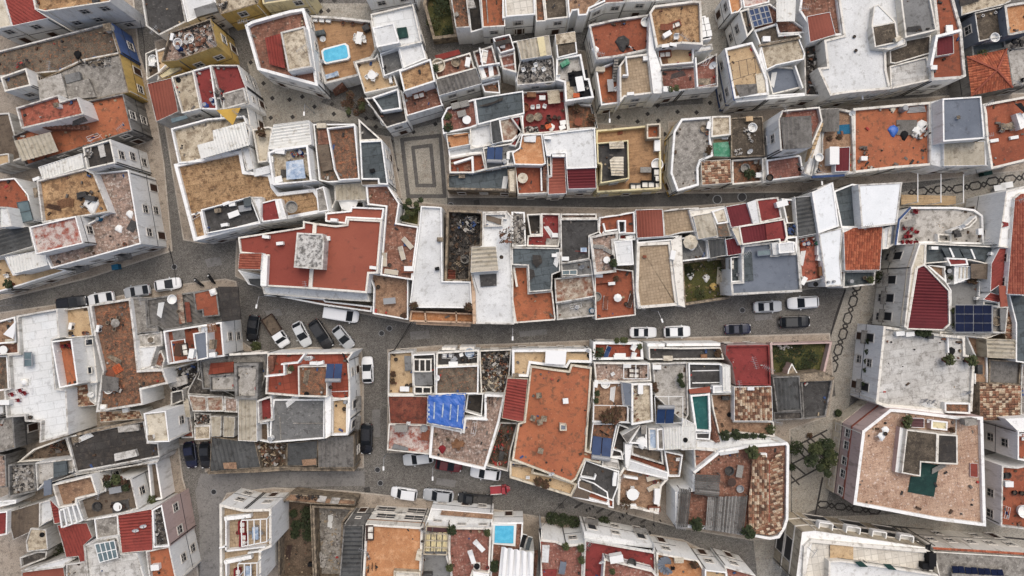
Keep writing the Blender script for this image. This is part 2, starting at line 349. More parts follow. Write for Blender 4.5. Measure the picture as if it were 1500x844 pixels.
def b(z, poly, roof, p=.5, f='', w=None, t=.20, base=0.0, name='wall', d=0, slope=(0, 0), cap=None, trim=()):
    """one storey block: walls with parapet to height z, roof deck p below the parapet top"""
    global ZF, NB
    NB += 1; z = z + (NB * .618 % 1) * .07
    P = W3(poly, z)
    if not HS['_set']:
        c = sum(P, Vector()) / len(P); HS.location = (c.x, c.y, 0); HS['_set'] = 1
    HB.append((HL, P, z))
    P = rel(P); n = len(P); t = t * (.72 + (NB * .377 % 1) * .42)
    if area(P) < 0: P = P[::-1]
    zf = z - max(p, .03)
    if p <= .2 and roof.split('_')[0] in ('corr', 'tiles'): t = min(t, .05)
    m = MB(); Q = inset(P, t if p > .06 else .02)
    B = [Vector((q.x, q.y, base)) for q in P]; I = [Vector((q.x, q.y, zf)) for q in Q]
    for i in range(n):
        j = (i + 1) % n
        m.cur = 0; m.poly((B[i], B[j], P[j], P[i])); m.cur = 1; m.poly((P[i], P[j], Q[j], Q[i])); m.poly((Q[i], Q[j], I[j], I[i]))
    wm = w or HW
    if wm == 'white' and not cap: cap = ('white', 'offwhite', 'white', 'dirtywhite')[int(NB * 7.31) % 4]
    cm = cap or {'pink': 'white', 'blue': 'stone', 'yellow': 'stone', 'peach': 'peach', 'greywall': 'greywall', 'beigewall': 'cream', 'bluegrey': 'dirtywhite'}.get(wm, wm)
    wo = link(name, m.mesh(name, [wm, cm]), None, HS)
    kind = roof.split('_')[0]
    if kind == 'corr': sheet([Vector((q.x, q.y, zf + .03)) for q in Q], roof, d, slope=slope)
    elif kind == 'tiles': sheet([Vector((q.x, q.y, zf + .03)) for q in Q], roof, d, pitch=.34, amp=.085, rows=True, slope=slope)
    else:
        m = MB(); m.poly(I); link('roof', m.mesh('roof'), roof, HS)
    ZF = zf + HS.location.z
    for z0_, z1_, tm_ in trim:
        m = MB(); O_ = inset(P, -.07)
        for i in range(n):
            j = (i + 1) % n; a_, q_, c_, e_ = [Vector((v.x, v.y, zz)) for v, zz in ((O_[i], z0_), (O_[j], z0_), (O_[j], z1_), (O_[i], z1_))]
            m.poly((a_, q_, c_, e_)); m.poly((e_, c_, Vector((P[j].x, P[j].y, z1_)), Vector((P[i].x, P[i].y, z1_))))
        link('wall_band', m.mesh('wall_band'), tm_, HS)
    if f: facade(P, z, f, base)
    if p > .28 and kind in LITTER: litter(I, zf)
    return wo
LITTER = {'terra', 'orange', 'mottled', 'mottledgrey', 'mottledtan', 'concrete', 'paleconcrete', 'brickfloor', 'palebrick', 'pinkbrick', 'rosebrick', 'tandirty', 'creamdirty', 'darkgrey', 'tar', 'mossy', 'greytar', 'tan', 'redpaint', 'redtile', 'whitepatch', 'dirt', 'deckgrey', 'ochre', 'grey', 'redworn', 'debriswhite'}
def litter(I, zf):
    xs = [q.x for q in I]; ys = [q.y for q in I]; A = abs(area(I)); m = MB(); rg = random.Random(int(I[0].x * 91 + I[1].y * 53)); n = int(min(26, A * .28)) + 2; c_ = 0; tr = 0
    cx, cy = sum(xs) / len(xs), sum(ys) / len(ys)
    while c_ < n and tr < 200:
        tr += 1; x, y = rg.uniform(min(xs), max(xs)), rg.uniform(min(ys), max(ys))
        if rg.random() < .6:                      # most of it lies along the walls
            i = rg.randrange(len(I)); q = I[i].lerp(I[(i + 1) % len(I)], rg.random()); x, y = q.x + (cx - q.x) * rg.uniform(.04, .16), q.y + (cy - q.y) * rg.uniform(.04, .16)
        if not inside(I, x, y): continue
        c_ += 1; m.cur = rg.randrange(8) if rg.random() < .5 else rg.choice((1, 2, 7)); s_ = rg.uniform(.07, .3)
        if rg.random() < .3: m.lathe([(s_ * .6, 0), (s_ * .7, .1), (s_ * .5, .24)], 7, (x, y, zf))
        else: hgt = rg.uniform(.04, .3); m.box((x, y, zf + hgt / 2), (s_ * rg.uniform(1, 2.6), s_, hgt), rg.uniform(0, 3.14))
    if c_: ob = link('roof_litter', m.mesh('roof_litter', ['junk%d' % i for i in range(8)]), None, HS); ob['kind'] = 'stuff'
_win = {}
def winmesh(kind):
    if kind in _win: return _win[kind]
    big = kind in ('wide_window', 'loggia'); wd, ht = {'window': (1.0, 1.3), 'door': (1.0, 2.1), 'balcony_door': (1.1, 2.0), 'small_window': (.6, .6), 'wide_window': (2.5, 2.0), 'loggia': (3.0, 2.3)}[kind]
    m = MB(); fw = .08 if big else .13
    for c, dd in (((0, -.04, ht / 2 + fw / 2), (wd + 2 * fw, .12, fw)), ((0, -.05, -ht / 2 - fw / 2), (wd + 2 * fw, .18, fw)), ((-wd / 2 - fw / 2, -.04, 0), (fw, .12, ht)), ((wd / 2 + fw / 2, -.04, 0), (fw, .12, ht))): m.box(c, dd)
    if kind in ('window', 'wide_window'): m.box((0, -.05, 0), (.05, .06, ht)); m.box((0, -.05, .15), (wd, .06, .05))
    fr = m.mesh('frame'); m = MB(); m.box((0, -.012, 0), (wd, .03, ht)); pn = m.mesh('pane')
    _win[kind] = (fr, pn, wd, ht); return _win[kind]
_rail = None
def facade(P, z, f, base=0):
    global _rail
    n = len(P); dirs = {'r': Vector((1, 0)), 'l': Vector((-1, 0)), 't': Vector((0, 1)), 'b': Vector((0, -1))}
    for i in range(n):
        a, c = P[i], P[(i + 1) % n]; e = (c - a).to_2d(); L = e.length
        if L < 2.2: continue
        e.normalize(); nn = Vector((e.y, -e.x))
        for k in range(len(f)):
            if f[k] in dirs and nn.dot(dirs[f[k]]) > .72: break
        else: continue
        dp = a.to_2d().lerp(c.to_2d(), .04 if i % 2 else .96) + nn * .06; m = MB(); m.box((dp.x, dp.y, (z - .3 + base) / 2), (.1, .1, z - .3 - base), math.atan2(e.y, e.x)); link('downpipe', m.mesh('downpipe'), RN.choice(('greywall', 'offwhite', 'darkmetal')), HS)
        cq0, cq1 = a.to_2d() + nn * .03, c.to_2d() + nn * .03; zc_ = base + 2.75; m = MB(); m.bar((cq0.x, cq0.y, zc_), (cq1.x, cq1.y, zc_ + RN.uniform(-.2, .2)), .05); link('wall_cable', m.mesh('wall_cable'), 'darkmetal', HS)
        style = f[k + 1] if k + 1 < len(f) and f[k + 1] in '1234567' else '1'
        cols = max(1, int(L / ({'4': 3.4, '5': 1.9, '6': 3.7, '7': 2.2}.get(style, 2.7)))); st = max(1, int((z - base + .2) / 3.0)); rz = math.atan2(e.y, e.x)
        for s_ in range(st):
            for c_ in range(cols):
                if RN.random() < .08: continue
                q = a.to_2d() + e * (L * (c_ + .5) / cols + RN.uniform(-.25, .25)) + nn * .002
                kind = 'window'; zc = base + s_ * 3.0 + 1.65
                if s_ == 0 and base == 0 and style not in '4567' and (c_ + i) % 2 == 0: kind = 'door'; zc = 1.2
                elif style == '2' and s_ > 0 and c_ % 2 == 0: kind = 'balcony_door'; zc = s_ * 3.0 + 1.15
                elif style == '3': kind = 'small_window'
                elif style == '4': kind = 'wide_window'
                elif style == '5': kind = 'window'
                elif style == '6': kind = 'loggia'
                elif style == '7' and s_ > 0: kind = 'balcony_door'; zc = base + s_ * 3.0 + 1.2
                if zc + .9 > z: continue
                fr, pn, wd, ht = winmesh(kind)
                nm = 'door' if kind == 'door' else 'window'
                fo = link(nm, fr, 'frame', HS, (q.x, q.y, zc), rz); link('pane' if nm == 'window' else 'door_leaf', pn if nm == 'window' else doorleaf(), 'glass' if nm == 'window' else 'doorwood', fo)
                if kind == 'balcony_door':
                    if not _rail:
                        m = MB(); m.box((0, -.4, -1.05), (1.9, .8, .12))
                        for xx in (-.93, .93): m.box((xx, -.4, -.1), (.03, .78, .04)); m.box((xx, -.4, -.95), (.03, .78, .03))
                        m.box((0, -.78, -.1), (1.9, .04, .04))
                        for q_ in range(13): m.box((-.9 + q_ * .15, -.78, -.55), (.02, .02, .9))
                        _rail = m.mesh('balcony')
                    link('balcony', _rail, 'greywall', HS, (q.x, q.y, zc), rz)
_dl = None
def doorleaf():
    global _dl
    if not _dl:
        m = MB(); m.box((0, -.015, 0), (1.0, .03, 2.1))
        for xx in (-.25, .25):
            for zz in (-.6, .35): m.box((xx, -.035, zz), (.34, .02, .7))
        _dl = m.mesh('door_leaf')
    return _dl
def s(z, poly, mat, th=.14, name='slab', post=False, pm='metal'):
    """flat slab, canopy or cover at height z"""
    global NB; NB += 1; z = z + (NB * .618 % 1) * .04
    P = rel(W3(poly, z))
    if area(P) < 0: P = P[::-1]
    n = len(P); m = MB(); m.poly(P); Lw = [Vector((p.x, p.y, z - th)) for p in P]; m.poly(Lw[::-1])
    for i in range(n): j = (i + 1) % n; m.poly((Lw[i], Lw[j], P[j], P[i]))
    ob = link(name, m.mesh(name), mat, HS)
    if post:
        for q in inset(P, .12): mm = MB(); mm.box((q.x, q.y, (ZF + z - th) / 2), (.08, .08, max(.1, z - th - ZF))); link('post', mm.mesh('post'), pm, HS)
    return ob
def c(z, poly, mat, d=0, slope=(0, 0), name='canopy', post=True):
    P = rel(W3(poly, z))
    if area(P) < 0: P = P[::-1]; d = len(P) - 2 - d
    tl = mat.startswith('tiles')
    ob = sheet(P, mat, d, slope=slope, name=name, rows=tl, pitch=.34 if tl else .42, amp=.085 if tl else .085)
    if post and z - ZF > .25:
        for q in inset(P, .15): mm = MB(); mm.box((q.x, q.y, (ZF + z - .06) / 2), (.07, .07, max(.1, z - .06 - ZF))); link('post', mm.mesh('post'), 'metal', HS)
    return ob
def hip(z, poly, apex, rise, mat):
    P = rel(W3(poly, z)); A = rel(W3(apex, z + rise))[0]
    if area(P) < 0: P = P[::-1]
    for i in range(len(P)):
        a, q = P[i], P[(i + 1) % len(P)]; e = (q - a).to_2d().normalized(); nin = Vector((-e.y, e.x)); dist = (A - a).to_2d().dot(nin)
        tri = [a, q, A]
        far = Vector((a.x + nin.x, a.y + nin.y, z)); T = [Vector((a.x, a.y, z)), Vector((q.x, q.y, z)), Vector((A.x, A.y, z))]
        # ridges run up the slope: use a helper edge along nin
        n0 = T[0]; u = nin; us = [p.to_2d().dot(u) for p in T]
        rr = sheet_dir(T, mat, u, rise / dist)
        m = MB(); m.bar((a.x, a.y, z + .08), (A.x, A.y, z + rise + .12), .24); link('hip_ridge', m.mesh('hip_ridge'), 'tiles_red', HS)
def sheet_dir(T, mat, u, k, rows=True):
    """tiles running along direction u, rising k per metre"""
    P = T[:]; c0 = P[0]; cand = Vector((c0.x + u.x, c0.y + u.y, c0.z))
    v = Vector((-u.y, u.x)); us = [p.to_2d().dot(u) for p in P]; vs = [p.to_2d().dot(v) for p in P]; u0, u1, v0, v1 = min(us), max(us), min(vs), max(vs)
    nv = int((v1 - v0) / .09) + 2; nu = max(1, int((u1 - u0) / .42)); V = []; F = []; lines = []
    for i in range(nu + 1):
        t = u0 + (u1 - u0) * i / nu
        if i > 0: lines.append((t - .012, .02))
        if i < nu: lines.append((t + .012, -.02))
    for t, dz in lines:
        for j in range(nv + 1):
            w = v0 + (v1 - v0) * j / nv; x = u * t + v * w
            V.append((x.x, x.y, c0.z + .13 * abs(math.sin((w - v0) / .36 * math.pi)) - dz + k * (t - u0)))
    for i in range(len(lines) - 1):
        for j in range(nv): q = i * (nv + 1) + j; F.append((q, q + 1, q + nv + 2, q + nv + 1))
    base = bpy.data.meshes.new('t'); base.from_pydata(V, [], F)
    at = base.attributes.new('tile', 'FLOAT', 'FACE'); rt = {}; at.data.foreach_set('value', [rt.setdefault((i // 2, j // 4), RN.random()) for i in range(len(lines) - 1) for j in range(nv)])
    b2 = bmesh.new(); b2.from_mesh(base); sg = 1 if area(T) > 0 else -1
    for i in range(len(T)):
        p, q = T[i], T[(i + 1) % len(T)]; e = (q - p).to_2d()
        bmesh.ops.bisect_plane(b2, geom=b2.verts[:] + b2.edges[:] + b2.faces[:], plane_co=Vector((p.x, p.y, 0)), plane_no=Vector((e.y, -e.x, 0)).normalized() * sg, clear_outer=True)
    me = bpy.data.meshes.new('roof'); b2.to_mesh(me); b2.free(); bpy.data.meshes.remove(base)
    return link('roof_slope', me, mat, HS)
def slats(z, poly, mat, d=0, w=.23, gap=.04, post=True):
    """canopy of separate boards; the boards run along edge d"""
    P = rel(W3(poly, z)); P = P[d:] + P[:d]; a, q, r, e = P[:4]; n = max(2, int(((e - a).length + (r - q).length) / 2 / w))
    for i in range(n):
        f0, f1 = i / n, (i + 1 - gap / w) / n; T = [a.lerp(e, f0), q.lerp(r, f0), q.lerp(r, f1), a.lerp(e, f1)]; dz = RN.uniform(-.03, .03); T = [p + Vector((0, 0, dz)) + (q - a).normalized() * RN.uniform(-.06, .06) for p in T]
        if area(T) < 0: T = T[::-1]
        lo = [p - Vector((0, 0, .05)) for p in T]; m = MB(); m.poly(T); m.poly(lo[::-1]); [m.poly((lo[j], lo[(j + 1) % 4], T[(j + 1) % 4], T[j])) for j in range(4)]; link('slat', m.mesh('slat'), mat + RN.choice('123'), HS)
    for k_ in (.12, .5, .88):
        m = MB(); m.bar(a.lerp(q, k_) - Vector((0, 0, .14)), e.lerp(r, k_) - Vector((0, 0, .14)), .12); link('joist', m.mesh('joist'), mat + '2', HS)
    if post:
        for p in P[:4]: m = MB(); m.box((p.x, p.y, (ZF + z) / 2 - .1), (.1, .1, max(.1, z - ZF - .1))); link('post', m.mesh('post'), mat + '2', HS)
def wl(poly, hh=1.0, mat=None, t=.2, z=None, name='parapet', closed=False):
    """free wall along a line seen at its top, standing on the deck of the current block"""
    z0 = ZF if z is None else z; zt = z0 + hh; P = rel(W3(poly, zt)); m = MB(); n = len(P)
    for i in range(n if closed else n - 1):
        a, q = P[i], P[(i + 1) % n]; e = q - a; mid = (a + q) / 2
        m.box((mid.x, mid.y, (z0 + zt) / 2), (e.length + t * .98, t - i * .002, hh - i * .003), math.atan2(e.y, e.x))
    return link(name, m.mesh(name), mat or HW, HS)
def rail(poly, hh=.9, mat='metal', z=None, step=.6):
    z0 = ZF if z is None else z; P = rel(W3(poly, z0 + hh)); m = MB()
    for i in range(len(P) - 1):
        a, q = P[i], P[i + 1]; m.bar(a, q, .05); m.bar(a - Vector((0, 0, hh / 2)), q - Vector((0, 0, hh / 2)), .03); L = (q - a).length; k = max(1, int(L / step))
        for j in range(k + 1): p = a.lerp(q, j / k); m.bar((p.x, p.y, z0), p, .03)
    return link('railing', m.mesh('railing'), mat, HS)
def stair(z0, z1, poly, n=9, mat='offwhite', tread='brickfloor'):
    """stair inside a quad: climbs from the edge 0-3 end to the edge 1-2 end; each step a part"""
    P = W3(poly, (z0 + z1) / 2); P = rel(P); a, q, r, d = P
    for i in range(n):
        f0, f1 = i / n, (i + 1) / n; zz = z0 + (z1 - z0) * (i + 1) / n
        c4 = [a.lerp(q, f0), a.lerp(q, f1), d.lerp(r, f1), d.lerp(r, f0)]
        T = [Vector((p.x, p.y, zz)) for p in c4]; B = [Vector((p.x, p.y, z0 - .3)) for p in c4]
        if area(T) < 0: T = T[::-1]; B = B[::-1]
        m = MB(); m.poly(T)
        for k in range(4): m.poly((B[k], B[(k + 1) % 4], T[(k + 1) % 4], T[k]))
        link('stair_step', m.mesh('stair_step'), tread, HS)
def pergola(z, poly, n=4, mat='plasticwhite', d=0, w=.12, m_=0):
    P = rel(W3(poly, z)); a, q, r, e = P[d:] + P[:d]
    def beam(x, y): mm = MB(); mm.bar(x, y, w); link('pergola_beam', mm.mesh('pergola_beam'), mat, HS)
    up = Vector((0, 0, w)); beam(a, q); beam(e, r)
    for i in range(n): f = i / (n - 1); beam(a.lerp(q, f) + up, e.lerp(r, f) + up)
    for p in (a, q, r, e): mm = MB(); mm.box((p.x, p.y, (ZF + z) / 2), (w, w, max(.2, z - ZF))); link('post', mm.mesh('post'), mat, HS)
def chim(poly, hh=1.2, sz=.6, mat=None, ang=9):
    for p in px(poly):
        q = rel([wp(p, ZF + hh)])[0]; m = MB(); m.box((0, 0, hh / 2), (sz, sz, hh)); o1 = link('chimney', m.mesh('chimney'), mat or HW, HS, (q.x, q.y, ZF), math.radians(ang))
        m = MB(); m.box((0, 0, hh + .05), (sz + .16, sz + .16, .08)); m.box((0, 0, hh + .14), (sz * .6, sz * .6, .1)); link('chimney_cap', m.mesh('chimney_cap'), 'stone', o1)
def ant(poly, hh=2.2):
    for p in px(poly):
        q = rel([wp(p, ZF)])[0]; m = MB(); m.bar((0, 0, 0), (0, 0, hh), .05); m.bar((-.9, 0, hh - .1), (.9, .2, hh - .1), .04)
        for i in range(7): x = -.8 + i * .26; m.bar((x, -.35 + x * .1, hh - .08), (x, .35 + x * .1, hh - .08), .025)
        link('antenna', m.mesh('antenna'), 'metal', HS, (q.x, q.y, ZF), RN.uniform(0, 6))
def skylight(z, poly, nu, nv, fm='frame', gm='skyglass'):
    """glazed rooflight: frame with nu x nv panes, each pane a part"""
    P = rel(W3(poly, z)); a, q, r, e = P
    def at(u, v): return a.lerp(q, u).lerp(e.lerp(r, u), v)
    m = MB()
    for i in range(nu + 1): m.bar(at(i / nu, 0), at(i / nu, 1), .1)
    for j in range(nv + 1): m.bar(at(0, j / nv) + Vector((0, 0, .004)), at(1, j / nv) + Vector((0, 0, .004)), .1)
    fo = link('skylight', m.mesh('skylight'), fm, HS)
    for i in range(nu):
        for j in range(nv):
            m = MB(); g = .03; pp = [at((i + g) / nu, (j + g) / nv), at((i + 1 - g) / nu, (j + g) / nv), at((i + 1 - g) / nu, (j + 1 - g) / nv), at((i + g) / nu, (j + 1 - g) / nv)]
            if area(pp) < 0: pp = pp[::-1]
            lo = [p - Vector((0, 0, .03)) for p in pp]; m.poly(pp); m.poly(lo[::-1])
            for k in range(4): m.poly((lo[k], lo[(k + 1) % 4], pp[(k + 1) % 4], pp[k]))
            link('pane', m.mesh('pane'), gm, fo)
def inside(P, x, y):
    r = False; n = len(P)
    for i in range(n):
        a, q = P[i], P[i - 1]
        if (a.y > y) != (q.y > y) and x < (q.x - a.x) * (y - a.y) / (q.y - a.y) + a.x: r = not r
    return r
def junk(poly, n=60, mats=(0, 1, 2, 3), size=(.12, .7), label=None, hh=.5, name='rubble'):
    """a heap of broken material nobody could count"""
    P = W3(poly, ZF + .2); cx = sum(p.x for p in P) / len(P); cy = sum(p.y for p in P) / len(P)
    xs = [p.x for p in P]; ys = [p.y for p in P]; m = MB(); rg = random.Random(int(cx * 37 + cy * 11)); k = 0; tries = 0
    while k < n and tries < n * 6:
        tries += 1; x = rg.uniform(min(xs), max(xs)); y = rg.uniform(min(ys), max(ys))
        if not inside(P, x, y): continue
        k += 1; m.cur = rg.randrange(len(mats)); a, q = [(size[0] + (min(size[1], .75) - size[0]) * rg.random() ** 2.2) for _ in '12']; q *= .7; z_ = rg.uniform(.04, hh)
        m.box((x - cx, y - cy, rg.uniform(0, hh) * .6 + z_ / 2), (a, q, z_ * .5), rg.uniform(0, 3.2), rg.uniform(-.5, .5))
    ob = link(name, m.mesh(name, ['junk%d' % i for i in mats]), None, None, (cx, cy, ZF)); ob['kind'] = 'stuff'
    tag(ob, label or ('scattered rubble and junk on the ' + HL), 'rubble'); return ob
# ---------------------------------------------------------------- movable things
_cache = {}
def parts_for(kind, col):
    """list of (part name, mesh, material, [sub parts]) for a kind of thing, shared by all its copies"""
    key = (kind, col)
    if key in _cache: return _cache[key]
    L = []
    def add(n, m, mat, sub=()): L.append((n, m.mesh(n), mat, [(a, q.mesh(a), w) for a, q, w in sub]))
    if kind == 'chair':
        add('seat', MB().box((0, 0, .43), (.46, .46, .05)), col); add('backrest', MB().box((0, .23, .68), (.46, .05, .44)), col)
        for x in (-.2, .2):
            for y in (-.2, .2): add('leg', MB().box((x, y, .2), (.045, .045, .4)), col)
        for x in (-.25, .25): add('armrest', MB().box((x, 0, .63), (.05, .42, .04)), col)
    elif kind == 'table':
        add('tabletop', MB().lathe([(.56, .70), (.6, .71), (.6, .74), (.57, .75)], 16), col); add('pedestal', MB().lathe([(.28, 0), (.26, .04), (.05, .08), (.05, .7)], 10), 'metal')
    elif kind == 'rectangular_table':
        add('tabletop', MB().box((0, 0, .73), (1.7, .85, .05)), col)
        for x in (-.75, .75):
            for y in (-.35, .35): add('leg', MB().box((x, y, .35), (.06, .06, .7)), col)
    elif kind == 'sun_lounger':
        add('frame', MB().box((0, 0, .28), (.66, 1.9, .06)).box((-.28, .8, .13), (.06, .06, .26)).box((.28, .8, .13), (.06, .06, .26)).box((-.28, -.8, .13), (.06, .06, .26)).box((.28, -.8, .13), (.06, .06, .26)), 'plasticwhite')
        add('mattress', MB().box((0, -.32, .35), (.6, 1.22, .09)), col); m = MB(); m.bar((0, .26, .36), (0, .92, .62), .1)
        m = MB(); n = [(-.3, .3, .33), (.3, .3, .33), (.3, .95, .62), (-.3, .95, .62)]; up = [(x, y - .03, z + .09) for x, y, z in n]
        m.poly(up); m.poly(n[::-1]); [m.poly((n[i], n[(i + 1) % 4], up[(i + 1) % 4], up[i])) for i in range(4)]; add('backrest', m, col)
    elif kind == 'air_conditioner':
        add('case', MB().box((0, 0, .42), (.95, .42, .68)).box((-.3, 0, .04), (.1, .5, .08)).box((.3, 0, .04), (.1, .5, .08)), col)
        add('fan_grille', MB().lathe([(.25, -.235), (.25, -.21), (.05, -.205)], 14, (-.15, 0, .42), 'y'), 'darkmetal')
    elif kind == 'water_tank':
        add('tank', MB().lathe([(.5, .05), (.56, .2), (.58, .9), (.5, 1.08), (.26, 1.16)], 16), col); add('lid', MB().lathe([(.24, 1.16), (.24, 1.22), (.1, 1.25)], 12), 'metal')
    elif kind == 'barrel':
        add('drum', MB().lathe([(.28, 0), (.3, .05), (.29, .3), (.31, .33), (.29, .6), (.3, .86), (.27, .9)], 14), col); add('lid', MB().lathe([(.25, .9), (.25, .93)], 12), 'metal')
    elif kind == 'potted_plant':
        add('pot', MB().lathe([(.15, 0), (.24, .38), (.26, .4), (.2, .39)], 10), 'brownclay'); add('foliage', leafmb(.42, 60, .75, 11), col)
    elif kind == 'plant_pot':
        add('pot', MB().lathe([(.16, 0), (.26, .4), (.28, .42), (.22, .41), (.2, .34)], 12), col); add('soil', MB().lathe([(.2, .33), (.2, .35)], 10), 'bark')
    elif kind == 'satellite_dish':
        add('mast', MB().bar((0, 0, 0), (0, 0, .7), .06), 'metal'); m = MB(); m.lathe([(.06, 0), (.28, .05), (.42, .14), (.43, .15), (.28, .08), (.05, .03)], 16)
        rot = Matrix.Rotation(math.radians(48), 3, 'X'); m.v = [tuple(rot @ Vector(v) + Vector((0, 0, .75))) for v in m.v]; add('reflector', m, col)
        add('feed_arm', MB().bar((0, -.08, .72), (0, -.5, 1.05), .035).box((0, -.5, 1.07), (.09, .09, .1)), 'darkmetal')
    elif kind == 'parasol':
        add('pole', MB().bar((0, 0, 0), (0, 0, 2.35), .06), 'metal'); add('base', MB().lathe([(.3, 0), (.3, .08), (.06, .1)], 12), 'darkmetal')
        m = MB(); n = 8
        for i in range(n):
            a, q = 2 * math.pi * i / n, 2 * math.pi * (i + 1) / n; m.poly([(0, 0, 2.5), (1.3 * math.cos(a), 1.3 * math.sin(a), 2.02), (1.3 * math.cos(q), 1.3 * math.sin(q), 2.02)]); m.poly([(1.3 * math.cos(a), 1.3 * math.sin(a), 2.02), (1.3 * math.cos(a), 1.3 * math.sin(a), 1.86), (1.3 * math.cos(q), 1.3 * math.sin(q), 1.86), (1.3 * math.cos(q), 1.3 * math.sin(q), 2.02)])
        add('canopy', m, col)
        for i in range(n): a = 2 * math.pi * i / n; add('rib', MB().bar((0, 0, 2.45), (1.26 * math.cos(a), 1.26 * math.sin(a), 1.99), .025), 'metal')
    elif kind == 'solar_water_heater':
        for x in (-.55, .55):
            m = MB(); n = [(x - .5, -1, .2), (x + .5, -1, .2), (x + .5, .9, 1.0), (x - .5, .9, 1.0)]; up = [(a, q - .04, z + .09) for a, q, z in n]; m.poly(up); m.poly(n[::-1]); [m.poly((n[i], n[(i + 1) % 4], up[(i + 1) % 4], up[i])) for i in range(4)]; add('collector', m, 'solarblue')
        add('tank', MB().lathe([(.2, -1.05), (.27, -1), (.27, 1), (.2, 1.05)], 14, (0, 1.1, 1.15), 'x'), 'metal'); add('stand', MB().bar((-.9, .9, 0), (-.9, .9, 1), .06).bar((.9, .9, 0), (.9, .9, 1), .06).bar((-.9, -.95, .15), (.9, -.95, .15), .06), 'metal')
    elif kind == 'crate':
        add('box', MB().box((0, 0, .3), (.8, .55, .58)), col); add('lid', MB().box((0, 0, .62), (.86, .6, .05)), col)
    elif kind == 'cabinet':
        add('box', MB().box((0, 0, .45), (1.2, .6, .9)), col); add('top', MB().box((0, 0, .925), (1.28, .68, .05)), col)
    elif kind == 'sofa':
        add('seat', MB().box((0, 0, .25), (1.7, .75, .4)), col); add('backrest', MB().box((0, .36, .5), (1.7, .18, .6)), col)
        for x in (-.78, .78): add('armrest', MB().box((x, -.03, .42), (.16, .7, .5)), col)
        for x in (-.4, .4): add('cushion', MB().box((x, -.04, .5), (.66, .55, .12)), 'offwhite')
    elif kind == 'pallet':
        for i in range(6): add('slat', MB().box((0, -.5 + i * .2, .13), (1.2, .13, .03)), col)
        for x in (-.5, 0, .5): add('bearer', MB().box((x, 0, .06), (.1, 1.0, .1)), col)
    elif kind == 'planks':
        for i in range(5): m = MB(); m.bar((-1.1 + i * .07, -.3 + i * .13, .04 + i * .015), (1.1 - i * .05, -.34 + i * .15, .06 + i * .02), .1); add('plank', m, col)
    elif kind == 'clothes_rack':
        add('frame', MB().bar((-.8, -.3, 0), (-.8, .3, .9), .03).bar((.8, -.3, 0), (.8, .3, .9), .03).bar((-.8, .3, .9), (.8, .3, .9), .03).bar((-.8, -.3, .9), (.8, -.3, .9), .03).bar((-.8, 0, .9), (.8, 0, .9), .03).bar((-.8, .3, 0), (-.8, -.3, .9), .03).bar((.8, .3, 0), (.8, -.3, .9), .03), 'plasticwhite')
        for i, q in enumerate(('plasticwhite', col, 'fabricgrey')): add('cloth', MB().box((-.5 + i * .48, -.3 + i * .3, .72), (.4, .03, .4)), q)
    elif kind == 'bathtub':
        add('tub', MB().lathe([(.5, 0), (.6, .5), (.66, .52), (.56, .48), (.48, .12), (.1, .1)], 16), col)
    elif kind == 'roof_vent':
        add('shaft', MB().box((0, 0, .4), (.55, .55, .8)), 'stone'); add('cap', MB().box((0, 0, .9), (.75, .75, .08)), col)
        for x in (-.24, .24):
            for y in (-.24, .24): add('cap_post', MB().box((x, y, .83), (.08, .08, .08)), 'stone')
    elif kind == 'roof_dome':
        add('curb', MB().box((0, 0, .15), (.9, .9, .3)), 'offwhite'); add('dome', MB().lathe([(.42, .3), (.4, .42), (.26, .54), (.08, .58)], 14), col)
    elif kind == 'tyre': add('tread', MB().lathe([(.2, 0), (.32, .02), (.34, .1), (.32, .2), (.2, .22), (.18, .1)], 16), col)
    elif kind == 'bicycle':
        for y in (-.5, .5): add('wheel', MB().lathe([(.31, -.02), (.34, 0), (.31, .02), (.28, 0)], 16, (0, y, .34), 'x'), 'tyre')
        add('frame', MB().bar((0, -.5, .34), (0, 0, .3), .05).bar((0, 0, .3), (0, .4, .8), .05).bar((0, -.1, .82), (0, .4, .8), .05).bar((0, -.1, .85), (0, 0, .3), .05).bar((0, .5, .34), (0, .4, 1.0), .05), col); add('saddle', MB().box((0, -.12, .9), (.14, .26, .06)), 'black'); add('handlebar', MB().bar((-.28, .38, 1), (.28, .38, 1), .04), 'darkmetal')
    elif kind == 'motorcycle':
        for y in (-.62, .62): add('wheel', MB().lathe([(.22, -.06), (.3, -.06), (.32, 0), (.3, .06), (.22, .06)], 14, (0, y, .32), 'x'), 'tyre')
        add('body', MB().box((0, 0, .5), (.26, .7, .36)).bar((0, .35, .8), (0, .62, .32), .1).bar((0, -.2, .5), (0, -.62, .34), .09), col); add('fuel_tank', MB().box((0, .12, .78), (.3, .42, .2)), col)
        add('seat', MB().box((0, -.36, .78), (.26, .66, .12)), 'black'); add('handlebar', MB().bar((-.36, .34, 1.0), (.36, .34, 1.0), .05), 'darkmetal'); add('headlight', MB().box((0, .5, .85), (.2, .12, .2)), 'lamp_white')
        for x in (-.4, .4): add('mirror', MB().box((x, .34, 1.12), (.14, .03, .09)), 'darkmetal')
    elif kind == 'bin':
        add('container', MB().box((0, 0, .5), (.9, .7, .9)).box((0, .36, .9), (.8, .06, .1)), col); add('lid', MB().box((0, 0, .99), (.98, .78, .07)), col)
        for x in (-.38, .38): add('wheel', MB().lathe([(.09, -.03), (.1, 0), (.09, .03)], 10, (x, -.3, .09), 'x'), 'tyre')
    elif kind == 'street_lamp':
